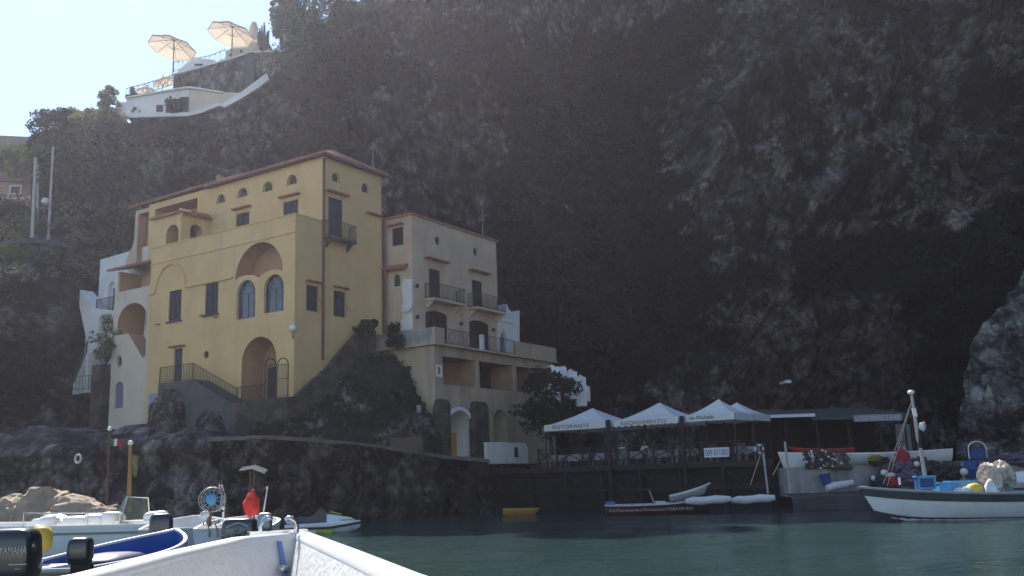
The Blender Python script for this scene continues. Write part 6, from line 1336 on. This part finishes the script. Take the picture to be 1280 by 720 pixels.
for k in range(12): t=2*PI*k/12; d=a_*math.cos(t)+b_*math.sin(t); m.bar(c+d*.05,c+d*.25,.012); m.bar(c+d*.25,c+d*.25+Vector((.02,.10,0)),.012)
m.build('wire_wheel','grey_metal',hw,40); m=MB(); m.lathe([(.02,-.05),(.10,-.03),(.11,.04),(.02,.08)],c,14,ax=ax); 
for k in range(9): t=2*PI*k/9; d=a_*math.cos(t)+b_*math.sin(t); m.bar(c+d*.05,c+d*.15,.03,.012)
m.build('hub','sky_blue_plastic',hw,40); m=MB(); m.tube([c+Vector((0,.05,-.1)),c+Vector((-.04,.05,-.30)),Vector((c.x-.05,c.y+.05,1.22))],.05,8); m.build('stand','rust_pole',hw,60); m=MB(); q_=at_y(256,643,20.5); sball(m,q_,(.09,.09,.07),.7,12); m.build('motor','float_white',hw,60)
m=MB(); m.tube([at_y(279,640,20.4),at_y(279,655,20.4)],.022,6); m.ball(at_y(279,635,20.4),.04,8); m.build('stern_light','white_paint',hw,60)
m=MB(); m.tube([at_y(275,640,20.9),at_y(277,618,20.9),at_y(274,605,20.9)],.012,5); m.tube([at_y(280,640,20.9),at_y(281,618,20.9),at_y(277,605,20.9)],.012,5); m.build('guide_rod','chrome',hw,60)
dv=empty('davit',at_y(315,660,22),'thin twin pole davit with a slatted top bar on the cream transomed boat','davit')
for x in (313,317.5): MB().tube([at_y(x,662,22),at_y(x,588,22)],.02,6).build('pole','rust_pole',dv,60)
m=MB(); a=at_y(299,588,22); b=at_y(331,589,22)
for k in range(3): o_=Vector((0,.12*k,.03*k)); m.bar(a+o_,(a+b)/2+Vector((0,0,.06))+o_,.03); m.bar((a+b)/2+Vector((0,0,.06))+o_,b+o_-Vector((0,0,.04)),.03)
m.build('top_bar','grey_metal',dv)
p=at_y(314,628,21.9); m=MB(); m.ball(p+Vector((0,0,-.06)),(.17,.12,.24),18,0,.45,2.2,5); m.ball(p+Vector((.03,0,.17)),(.07,.06,.12),12,0,.3,2,2); m.build('red_bag','red_cloth',smooth=70,label='bright red cloth bag tied to the twin pole davit',cat='bag')
an=empty('whip_aerial',at_y(328,650,22.5),'short raked aerial beside the polished chock of our bow','aerial'); m=MB(); m.tube([at_y(327,655,22.5),at_y(334,612,22.5)],[.022,.012],6); m.build('rod','white_paint',an,60); m=MB(); m.ball(at_y(334,610,22.5),.035,8); m.build('tip','float_white',an,180)
c=at_y(331,652,17); outboard((c.x,17,c.z),R(5),.24,.24,.3,'pale grey outboard cowl showing behind the left horn of the chock','grey_metal',leg=.9)
# jet ski
js=empty('jet_ski',(0,0,0),'white and lime jet ski with a black seat floating beyond our bow','jet ski'); js['_l']=1
st_=[]; n=18; V=[]
prof=[(0,0),(.7,.12),(1,.42),(.96,.56),(.75,.62),(0,.62)]
m=MB(); rows=[]
for i in range(n+1):
    s=i/n; b=.56*(.86+.14*math.sin(min(1,s/.5)*PI/2))*(1 if s<.55 else max(.03,1-((s-.55)/.45)**2.2)); k=.34*max(0,(s-.7)/.3)**2; top=.52+.10*s
    rows.append([(s*3.15,sg*b*u,k+(top-k)*w/.62) for sg,pp in ((1,prof),(-1,prof[::-1])) for u,w in pp])
mm=len(rows[0]); m.add([p for r in rows for p in r],[(i*mm+j,i*mm+(j+1)%mm,(i+1)*mm+(j+1)%mm,(i+1)*mm+j) for i in range(n) for j in range(mm)]+[tuple(range(mm)),tuple(n*mm+j for j in range(mm))]); m.build('hull','boat_white',js,50)
m=MB(); rows=[]
for i in range(n+1):
    s=i/n; b=.575*(.86+.14*math.sin(min(1,s/.5)*PI/2))*(1 if s<.55 else max(.04,1-((s-.55)/.45)**2.2)); z0=.30+.16*max(0,(s-.6)/.4)
    rows.append([(s*3.17,sg*b,z) for sg,z in ((1,z0),(1,z0+.10),(-1,z0+.10),(-1,z0))])
m.add([p for r in rows for p in r],[(i*4+j,i*4+(j+1)%4,(i+1)*4+(j+1)%4,(i+1)*4+j) for i in range(n) for j in range(4)]); m.build('bumper_band','black_matt',js)
m=MB(); m.prism([(.0,-.585,.06),(1.6,-.60,.06),(2.2,-.56,.22),(2.0,-.58,.29),(.0,-.56,.29)],(0,.03,0)); m.build('lime_panel','lime',js)
m=MB(); m.hexa([(1.75,-.34,.55),(2.95,-.12,.60),(2.95,.12,.60),(1.75,.34,.55),(1.75,-.24,.92),(2.75,-.08,.74),(2.75,.08,.74),(1.75,.24,.92)]); m.build('bonnet','boat_white',js,30)
m=MB(); m.prism([(2.3,-.262,.62),(2.95,-.13,.64),(2.9,-.13,.69),(2.3,-.235,.68)],(0,.025,0)); m.build('lime_flash','lime',js)
m=MB(); pr=[(.25,.60),(1.75,.60),(1.75,.86),(1.62,1.10),(1.45,1.18),(1.35,1.12),(1.2,.90),(.85,.80),(.6,.86),(.35,.74)]; m.prism([(x,-.17,z) for x,z in pr],(0,.34,0)); m.build('seat','seat_grey',js)
m=MB(); m.bar((1.85,-.36,1.02),(1.85,.36,1.02),.045); m.bar((1.95,0,.85),(1.85,0,1.02),.09); m.build('handlebar','black_matt',js); m=MB(); m.hexa([(1.8,-.13,.98),(2.35,-.13,.86),(2.35,.13,.86),(1.8,.13,.98),(1.8,-.12,1.05),(2.3,-.1,.91),(2.3,.1,.91),(1.8,.12,1.05)]); m.build('mirror_cowl','lime',js)
m=MB(); m.box((.05,-.3,.56),(.35,.3,.72)); m.build('rear_step','boat_white',js); m=MB(); m.ball((.1,-.28,.76),.06,8); m.build('tow_eye','lime',js)
m=MB(); m.box((1.0,-.615,.12),(1.35,-.59,.28)); m.build('registration_plate','sign_white',js)
a=at_y(358,660,42.3); js.location=(a.x,42.3,-.16); js.rotation_euler=(0,0,R(3))
# breakwater boulders, flag poles
for (x,y,w,h,lab,sd) in ((8,640,.9,.8,'tan boulder cut by the left edge behind the white motorboat',1),(18,648,1.3,.8,'low tan boulder in front of the block at the left edge',2),(26,636,.9,.7,'tan boulder between the left edge and the biggest boulder',3),(55,632,1.35,1.1,'biggest tan boulder of the breakwater behind the white motorboat',4),(98,639,1.35,.75,'long low tan boulder right of the biggest boulder',5),(75,648,1.2,.6,'tan boulder low in front of the biggest one',6),(122,646,.9,.5,'small tan boulder at the right end of the breakwater',7)):
    p=at_y(x,y,34-sd*.3); m=MB(); nn=48; c=p+Vector((0,0,-h*.5)); vs=[]; f=lambda v,e: math.copysign(abs(v)**e,v); tw=sd*1.3
    for i in range(nn//2+1):
        ph=PI*i/(nn//2)
        for j in range(nn):
            t=2*PI*j/nn; d=Vector((f(math.sin(ph),.7)*f(math.cos(t),.65),f(math.sin(ph),.7)*f(math.sin(t),.65),f(math.cos(ph),.6))); dq=Vector((math.sin(ph)*math.cos(t),math.sin(ph)*math.sin(t),math.cos(ph)))
            q_=dq*1.1+Vector((sd*3.1,sd,0)); k=1+.24*noise.fractal(q_,1.,2.,2)-.16*abs(noise.noise(dq*1.9+Vector((sd,2,0))))*1.6-.10*noise.turbulence(dq*3.6+Vector((sd,0,0)),5,True)+.14
            d=Vector((d.x*math.cos(tw)-d.y*math.sin(tw),d.x*math.sin(tw)+d.y*math.cos(tw),d.z)); vs.append(c+Vector((d.x*w*k*.66,d.y*w*.6*k,d.z*h*1.0*k+.14*d.x*math.sin(sd*2.))))
    m.add(vs,[(i*nn+j,(i+1)*nn+j,(i+1)*nn+(j+1)%nn,i*nn+(j+1)%nn) for i in range(nn//2) for j in range(nn)]); m.build('boulder','boulder',smooth=50,label=lab,cat='boulder')
def rockbase():
    V=[];xs=np.linspace(-24,-12,50);ys=np.linspace(32,40,24)
    for x in xs:
        for y in ys: V.append((x,y,-.9+1.7*max(0,1-((y-35.5)/4)**2)*min(1,max(0,(-12.2-x)/3))+.5*noise.fractal(Vector((x*.8,y*.8,2)),1.,2.,4)))
    mb=MB(); n=len(ys); mb.add(V,[(i*n+j,i*n+j+1,(i+1)*n+j+1,(i+1)*n+j) for i in range(len(xs)-1) for j in range(n-1)]); mb.build('breakwater','boulder',smooth=50,kind='structure')
rockbase()
fp=empty('flag_pole',at_y(133,648,36),'tall rusty pole flying a small green white and red flag','flag pole'); m=MB(); m.tube([at_y(133,655,36),at_y(137,538,36)],[.06,.045],8); m.build('pole','rust_pole',fp,60); m=MB(); m.ball(at_y(137.3,536,36),.09,10); m.build('lamp','white_paint',fp,180)
m=MB(); a=at_y(138,547,36); rows=[]
for i in range(10): rows.append([a+Vector((.045*i,.05*math.sin(i*.9),-.012*i-.03*math.sin(i*.7)-.052*j)) for j in range(6)])
for i in range(9):
    for j in range(5): m.add([rows[i][j],rows[i+1][j],rows[i+1][j+1],rows[i][j+1]],[(0,1,2,3)],i//3)
m.build('flag',['flag_green','flag_white','flag_red'],fp)
lb=empty('lifebuoy',at_y(97,573,46.8),'white lifebuoy hung on the dark rocks at left','lifebuoy'); m=MB(); m.torus(at_y(97.5,573.5,46.2),.2,.05,(.5,1,0),20,8); m.build('ring','float_white',lb,60); m=MB(); m.tube([at_y(97.5,573,46.2),at_y(97.5,573,47.6)],.03,5); m.build('hook','iron',lb)
# ------------------------------------------------------------------ terraces on the cliff top
YT=77.5
def wallseg(name,pb,ptop,th,mat,label,cat='wall',parent=None,Y=YT,dy=0):
    """wall between a foot line and a top line (sight-line measurements at distance Y), th metres thick"""
    m=MB()
    for (a,b),(c,d) in zip(zip(pb,pb[1:]),zip(ptop,ptop[1:])):
        Pp=[at_y(*a,Y),at_y(*b,Y),at_y(*d,Y),at_y(*c,Y)]; v=Vector((0,th,0)); m.hexa([Pp[0],Pp[1],Pp[1]+v,Pp[0]+v,Pp[3],Pp[2],Pp[2]+v,Pp[3]+v])
    return m.build(name,mat,parent,label=label,cat=cat)
wt=empty('white_terrace_house',at_y(200,140,YT),'low white terraced house on the cliff edge below the parasols','house')
wallseg('wall',[(158,147),(200,146),(236,145)],[(158,121.5),(200,114),(236,108.5)],4.5,'white_wash',None,None,wt,YT)
wallseg('wall',[(236.3,145),(255,139),(279,133),(300,131)],[(236.3,108.5),(250,110.5),(279,115),(300,116)],3.5,'pale_plaster',None,None,wt,YT)
wallseg('parapet',[(140,150),(160,147),(195,146),(236,145),(252,141),(272,132.5),(281,133)],[(140,143.5),(160,142.5),(195,142),(236,141.2),(252,135),(272,128.6),(281,130)],.35,'white_wash',None,None,wt,YT-.45)
wallseg('cornice',[(158,122.5),(200,115),(236,109.6),(250,111.6),(279,116)],[(158,120.5),(200,113),(236,107.6),(250,109.6),(279,114.2)],.4,'white_wash',None,None,wt,YT-.25)
wallseg('stair_parapet',[(279,135),(300,124),(322,110),(336,99)],[(279,128),(300,116),(320,101),(333,91)],.4,'white_wash',None,None,wt,YT-.6)
for x0,x1,y0,y1 in ((195,204,131,140),(207,222,126,141),(224,236,121,140)):
    m=MB(); ybox(m,x0,x1,y0,y1,YT-.012,YT-.002); m.build('opening','dark_door',wt)  # flat dark panels on the wall stand for the shade in openings
wallseg('white_wall',[(140,146),(168,144)],[(146,128),(168,127)],.4,'white_wash','small bright white wall at the left end of the cliff terrace','wall',Y=YT+1.5)
sw=empty('stone_terrace_wall',at_y(280,120,YT+3),'rough stone retaining wall carrying the parasol terrace on the cliff top','wall')
wallseg('masonry',[(216,120),(260,118),(306,117),(318,108),(345,98)],[(217,92),(245,84.5),(285,73.5),(312,65),(345,63)],3.0,'outcrop_rock',None,None,sw,YT+2.2)
wallseg('buttress',[(306,110),(317,108)],[(306,67),(317,64.5)],.5,'grey_plaster',None,None,sw,YT+1.65)
wallseg('coping',[(216,93.4),(245,85.8),(285,74.8),(312,66.2),(345,64.2)],[(217,91.6),(245,84),(285,73),(312,64.4),(345,62.4)],.5,'white_wash',None,None,sw,YT+1.95)
hs=empty('terrace_house',at_y(300,60,YT+6),'pale flat house at the back of the parasol terrace, below the round white chimney','house')
wallseg('wall',[(282,78),(305,72),(336,68)],[(282,64),(305,52.5),(336,53)],3,'pale_plaster',None,None,hs,YT+6)
wallseg('wall',[(222,100),(240,95),(268,86)],[(222,88),(243,71.5),(268,75)],2,'white_wash',None,None,hs,YT+5.4)
for x0,x1,y0,y1 in ((243,254,79.5,82.5),(300,303,62,66),(286,289,67.5,70)): m=MB(); ybox(m,x0,x1,y0,y1,YT+5.38,YT+5.395) if x0<260 else ybox(m,x0,x1,y0,y1,YT+5.98,YT+5.995); m.build('window','dark_door',hs)
cm_=empty('round_chimney',at_y(317,50,YT+8),'round white chimney turret with a small cap at the top of the cliff terrace','chimney'); a=at_y(317,48,YT+8); b=at_y(317,24,YT+8); m=MB(); m.lathe([(.42,0),(.45,1.0),(.43,1.4),(.30,1.7),(.20,1.8)],a+Vector((0,0,-.3)),16); m.build('shaft','pale_plaster',cm_,50); m=MB(); m.lathe([(.2,1.8),(.26,1.82),(.26,1.95),(.05,2.1)],a+Vector((0,0,-.3)),12); m.build('cap','white_wash',cm_,50)
# wave patterned blue railings
def lattice(label,pts,h,Y):
    g=empty('blue_railing',at_y(*pts[0],Y),label,'railing'); m=MB(); q=[at_y(x,y,Y) for x,y in pts]; up=Vector((0,0,1))
    for a,b in zip(q,q[1:]):
        m.bar(a+up*h,b+up*h,.06); m.bar(a+up*.08,b+up*.08,.05); L=(b-a).length; n=max(1,int(L/.42))
        for i in range(n+1): p=a.lerp(b,i/n); m.bar(p,p+up*h,.035)
        for i in range(n): p=a.lerp(b,i/n); r=a.lerp(b,(i+1)/n); m.bar(p+up*.1,r+up*(h-.03),.022); m.bar(r+up*.1,p+up*(h-.03),.022)
    m.build('lattice','railing_blue',g)
pmat('railing_blue',(.10,.16,.42),(.08,.13,.36),3,.5,.05)
lattice('blue lattice railing along the lower left edge of the cliff terrace',[(157,124),(180,118),(215,107)],1.0,YT+3)
lattice('blue lattice railing between the two large parasols',[(217,90),(262,82),(282,74)],1.0,YT+7)
lattice('blue lattice railing rising to the right under the upper parasol',[(282,76),(306,67.5)],.9,YT+6.8)
# parasols
def parasol(px,ytop,ybot,w,label,Y,tilt=(0,0),hgt=.62,mat='parasol_cloth',group='cream parasols on the cliff terrace',big=True):
    a=at_y(px,ybot,Y); b=at_y(px,ytop,Y); g=empty('parasol',a,label,'parasol',group); r=w; H_=(b-a).z; g['_l']=1
    MB().tube([(0,0,-.2),(0,0,H_+.02)],.045 if big else .03,7).build('pole','rust_pole',g,60)
    c=MB(); n=8; rings=5; vs=[];hub=Vector((0,0,H_))
    Rm=Matrix.Rotation(tilt[0],3,'X')@Matrix.Rotation(tilt[1],3,'Y')
    for i in range(rings+1):
        q=i/rings
        for j in range(n*4):
            t=2*PI*j/(n*4)+.2; k=1-.075*abs(math.sin(4*(t-.2)))*q; p=Vector((r*q*k*math.cos(t),r*q*k*math.sin(t),-hgt*(q**1.15)-.05*q*abs(math.sin(4*(t-.2))))); vs.append(hub+Rm@p)
    N_=n*4; fs=[(i*N_+j,i*N_+(j+1)%N_,(i+1)*N_+(j+1)%N_,(i+1)*N_+j) for i in range(rings) for j in range(N_)]; 
    top=[Vector(v) for v in vs]; low=[v-Vector((0,0,.012)) for v in top[-N_:]]; c.add(vs,fs); c.add([top[-N_+j] for j in range(N_)]+[top[-N_+j]-Vector((0,0,.16 if big else .1)) for j in range(N_)],[(j,(j+1)%N_,N_+(j+1)%N_,N_+j) for j in range(N_)]); c.build('canopy',mat,g)
    for k in range(8):
        t=2*PI*k/8+.2; e=hub+Rm@Vector((r*.97*math.cos(t),r*.97*math.sin(t),-hgt-.03)); mid=hub+Rm@Vector((r*.55*math.cos(t),r*.55*math.sin(t),-hgt*.5-.04)); m=MB(); m.bar(hub-Vector((0,0,.04)),mid,.03); m.bar(mid,e,.03); m.bar(Vector((0,0,H_-.95)),mid,.022); m.build('rib','old_wood',g)
    m=MB(); m.lathe([(.02,.03),(.07,0),(.05,.08),(.02,.16)],hub,8); m.build('finial','old_wood',g); return g
parasol(216,49.5,92,2.1,'large cream parasol over the lower left part of the cliff terrace',YT+1.6,(R(-7),R(9)),.75)
parasol(289.5,33,72,2.05,'large cream parasol higher up beside the round white chimney',YT+2.6,(R(-8),R(8)),.75)
parasol(183,107.5,122,.95,'small cream parasol low on the terrace before the blue lattice railing',YT+2.4,(R(4),0),.5,big=False)
parasol(203,96,118,1.05,'small cream parasol tilted against the stone wall',YT+2.6,(R(10),R(-18)),.45,big=False)
# planting on the terraces and skyline
def tr(name,x,y,Y,h,rx,rz,label,**k):
    p=at_y(x,y,Y); return tree(name,p,h,rx,rz,label,'tree',**k)
tr('pine_tree',385,72,YT+1.5,7.6,2.9,3.6,'tall green pine closing the terrace on the right at the top of the cliff',mat='leaf_pine',n=60,dens=150,size=.22,seed=31,cz=.66,spiky=True)
tr('pine_tree',352,62,YT+4.5,6.2,1.0,2.7,'slim bushy pine right of the round white chimney',mat='leaf_pine',n=34,dens=120,size=.2,seed=32,cz=.62,spiky=True)
tr('pine_tree',430,50,YT+1.5,6.0,2.4,2.4,'dark pine at the top edge right of the small white hut',mat='leaf_pine',n=40,dens=130,size=.22,seed=33)
bush('shrub',at_y(372,100,YT-1.2),(2.1,1.4,3.0),'dense green shrub hanging below the tall pine on the cliff top','shrub','leaf_pine',26,100,.2,34)
bush('shrub',at_y(400,100,YT-1.0),(2.0,1.4,4.2),'dark shrub on the cliff edge below the small white hut','shrub','leaf_dark',26,100,.2,35)
bush('agave',at_y(352,73,YT+1.2),(.7,.5,.6),'pale green spiky agave at the end of the stone terrace wall','plant','leaf_green',8,60,.2,36)
cc=empty('cactus',at_y(329,60,YT+5),'dark many-armed cactus standing right of the round white chimney','cactus'); m=MB(); p=at_y(330,64,YT+5); rg=random.Random(3)
for k in range(11):
    x=rg.uniform(-.5,.5); m.tube([p+Vector((x*.4,rg.uniform(-.3,.3),0)),p+Vector((x,0,.8)),p+Vector((x*1.25,0,1.2+rg.uniform(.3,1.9)*(1-abs(x)))) ],[.13,.14,.06],6)
pmat('cactus_green',(.045,.06,.05),(.03,.045,.038),4,.8,.3); m.build('stem','cactus_green',cc,60)
for x0,x1,y0,y1,dy,lab in ((409,428,6,18,4,'small white hut among the pines at the top of the cliff'),(384.5,392,17,30,3,'narrow white pillar left of the small white hut'),(353.5,358,38,55,2.5,'white gate pillar below the slim pine'),(347,350.5,80,88,0,'pale stone block at the end of the stone terrace wall'),(352,359,64,69,1,'small white block beside the agave')):
    m=MB(); ybox(m,x0,x1,y0,y1+2,YT+dy,YT+dy+.7); a=at_y((x0+x1)/2,y0,YT+dy); w=(at_y(x1,y0,YT+dy).x-at_y(x0,y0,YT+dy).x)/2; m.box((a.x-w-.05,YT+dy-.05,a.z+.001),(a.x+w+.05,YT+dy+.75,a.z+.1)); m.build('hut' if 'hut' in lab else 'pillar' if 'pillar' in lab else 'stone_block','white_wash',label=lab,cat='hut' if 'hut' in lab else 'pillar' if 'pillar' in lab else 'block')
bush('shrub',at_y(215,141,YT-.35),(.9,.3,1.1),'dark shrub in front of the middle opening of the white terraced house','shrub','leaf_dark',14,70,.14,37)
bush('shrub',at_y(171,143,YT+.2),(.5,.3,.6),'small shrub at the left end of the white terraced house','shrub','leaf_olive',8,60,.14,38)
bush('shrub',at_y(236,107,YT+1.5),(.5,.3,.7),'rusty flowering bush at the foot of the stone terrace wall','shrub','leaf_rust',8,60,.13,39)
bush('shrub',at_y(164,122,YT+2.6),(.45,.35,.7),'dark round bush at the lower corner of the blue lattice railing','shrub','leaf_dark',10,80,.12,40)
tr('olive_tree',135,146,YT+1,2.6,1.0,1.0,'small grey green tree at the left foot of the white terrace',mat='leaf_olive',n=20,dens=90,size=.16,seed=41)
tr('evergreen_tree',66,222,78,5.4,2.0,2.2,'dark evergreen tree with a ragged top left of the skyline',mat='leaf_dark',n=40,dens=150,size=.22,seed=42,cz=.7)
tr('evergreen_tree',70,245,75,5.4,2.0,2.6,'dark evergreen lower on the slope behind the street poles',mat='leaf_dark',n=34,dens=140,size=.22,seed=43,cz=.55)
tr('olive_tree',92,196,79,3.9,1.9,1.4,'grey green tree on the skyline right of the dark evergreen',mat='leaf_olive',n=30,dens=120,size=.18,seed=44,cz=.72)
tr('olive_tree',114,194,78,3.6,2.0,1.4,'yellow green tree on the skyline between the evergreen and the white terrace',mat='leaf_rust',n=34,dens=110,size=.18,seed=45,cz=.66)
tr('olive_tree',122,178,80,2.9,1.4,1.1,'grey green tree on the skyline nearest the white terrace',mat='leaf_olive',n=28,dens=110,size=.18,seed=46,cz=.66)
tr('broad_leaf_tree',22,222,82,2.8,1.9,1.3,'bright green leafy tree between the two houses at the left edge',mat='leaf_green',n=30,dens=110,size=.2,seed=47,cz=.55)
bush('shrub',at_y(30,292,70.5),(1.7,.9,1.6),'green shrub behind the retaining wall at the left edge, beside the pale pole','shrub','leaf_green',18,80,.17,48)
bush('shrub',at_y(8,290,70),(1.6,.9,2.6),'dark tall shrub behind the retaining wall at the left edge','shrub','leaf_dark',20,90,.17,49)
bush('shrub',at_y(12,325,62.5),(1.6,.6,.9),'green shrub spilling over the retaining wall at the left edge','shrub','leaf_green',16,80,.15,50)
# houses at the left edge
pmat('roof_tan',(.20,.17,.155),(.15,.13,.12),1.5,.9,.3)
h1=empty('hillside_house',at_y(15,185,95),'grey flat roofed house on the hill at the left edge, upper of two','house'); wallseg('wall',[(-45,198),(36,196)],[(-45,182),(36,181)],5,'grey_plaster',None,None,h1,95); wallseg('roof',[(-48,183),(8,180.5),(40,183)],[(-48,168),(8,169.6),(37,171)],4,'roof_tan',None,None,h1,94.5)
for x0,x1 in ((-12,-3),(2,8),(14,24)): m=MB(); ybox(m,x0,x1,186,193,94.98,94.995); m.build('window','dark_door',h1)
for x in (10.5,28): m=MB(); ybox(m,x,x+1.6,182.5,197,94.3,94.5); m.build('post','white_wash',h1)
h2=empty('hillside_house',at_y(15,250,84),'ochre pink house with a small framed window at the left edge, lower of two','house'); pmat('pink_wall',(.36,.24,.19),(.28,.19,.15),.7,.9,.15,8,streak=(.2,.16,.14),sk=.6); wallseg('wall',[(-50,310),(38,310)],[(-50,222),(38,225)],6,'pink_wall',None,None,h2,84)
pmat('terracotta_dull',(.24,.16,.13),(.18,.12,.10),2,.9,.3); wallseg('cornice',[(-52,224),(40,227)],[(-52,212),(40,217)],6.6,'terracotta_dull',None,None,h2,83.6)
wallseg('string_course',[(-50,247),(38,249)],[(-50,243),(38,245)],.1,'pale_plaster',None,None,h2,83.86)
for x0,x1,y0,y1 in ((11,27,231,243),(30,33,253,266),(-20,-8,232,243)):
    r=[(x0,y1),(x1,y0)]; a=at_y(x0,y1,83.8); b=at_y(x1,y0,83.8); m=MB(); strip(m,[(a.x,a.z),(b.x,a.z),(b.x,b.z),(a.x,b.z)],[(a.x+.12,a.z+.12),(b.x-.12,a.z+.12),(b.x-.12,b.z-.12),(a.x+.12,b.z-.12)],lambda mb,p,d0,d1,mi=0: mb.prism([(u,d0,z) for u,z in p],(0,d1-d0,0),mi),83.8,83.995); f=m.build('window','white_wash',h2); m=MB(); m.box((a.x+.1,83.9,a.z+.1),(b.x-.1,83.94,b.z-.1)); m.build('pane','dark_door',f)
# road edge on the bluff and its poles
m=MB(); pts=[at_y(x,y,Y) for x,y,Y in ((-60,308,61),(-10,304,64),(8,303,65.5),(22,299,66.5),(38,298.5,68),(62,301,70),(80,304,71.5),(92,309,72.5))]
for a,b in zip(pts,pts[1:]): m.hexa([a+Vector((0,-.2,-.25)),b+Vector((0,-.2,-.25)),b+Vector((0,.3,-.25)),a+Vector((0,.3,-.25)),a+Vector((0,-.2,.05)),b+Vector((0,-.2,.05)),b+Vector((0,.3,.05)),a+Vector((0,.3,.05))])
m.build('road_wall','path_stone',label='low pale wall along the edge of the bluff at left, under the street poles',cat='wall')
MB().tube([at_y(40,302,68.8),at_y(44.5,197,68.8)],[.14,.11],8).build('street_pole','pale_pole',smooth=60,label='pale concrete street pole, left of the two at the bluff edge',cat='pole')
lp=empty('street_lamp',at_y(60,302,70.6),'taller grey pole with a round white lamp globe at the bluff edge','street lamp'); MB().tube([at_y(60,302,70.6),at_y(66.5,183,70.6)],[.11,.085],8).build('pole','pale_pole',lp,60); m=MB(); m.tube([at_y(62.5,253,70.6),at_y(58,255,70.5)],.03,5); m.build('arm','iron',lp); m=MB(); m.ball(at_y(56.5,251.5,70.5),.28,14); m.build('globe','lamp_globe',lp,180)
pl2=empty('street_pole',at_y(47,270,74),'thin grey street pole standing behind the pale concrete one','pole'); MB().tube([at_y(47,290,74),at_y(47.5,195,74)],[.1,.08],7).build('shaft','grey_metal',pl2,60)
m=MB(); a=at_y(80,225,70); b=at_y(165,266,66); m.tube([a.lerp(b,k/10)+Vector((0,0,-.5*math.sin(PI*k/10))) for k in range(11)],.02,4); m.build('overhead_wire','iron',label='thin overhead wire running from the trees down to the yellow house',cat='wire')

for x,y,r,mt,lab,sd in ((82,188,1.2,'leaf_olive','round grey green bush on the skyline just right of the dark evergreen',60),(100,200,1.7,'leaf_rust','sunlit yellowish bush below the skyline between the evergreen and the terrace',61),(124,168,1.3,'leaf_olive','small grey green bush on the skyline left of the white terrace',62),(140,158,1.1,'leaf_rust','pinkish flowering bush under the left end of the white terrace',63),(118,215,1.5,'leaf_olive','grey green bush lower on the slope under the skyline trees',64),(50,205,1.2,'leaf_green','light green bush beside the street poles',65)):
    bush('shrub',at_y(x,y,76.2 if x>60 else 74),(r,.9,r),lab,'shrub',mt,18,75,.17,sd)
m=MB(); p=at_y(985,477,68.8); m.box(p-Vector((.2,.1,.1)),p+Vector((.2,1.5,.1))); m.build('floodlight','sign_white',label='small white floodlight box on the cliff face above the gazebos',cat='light')
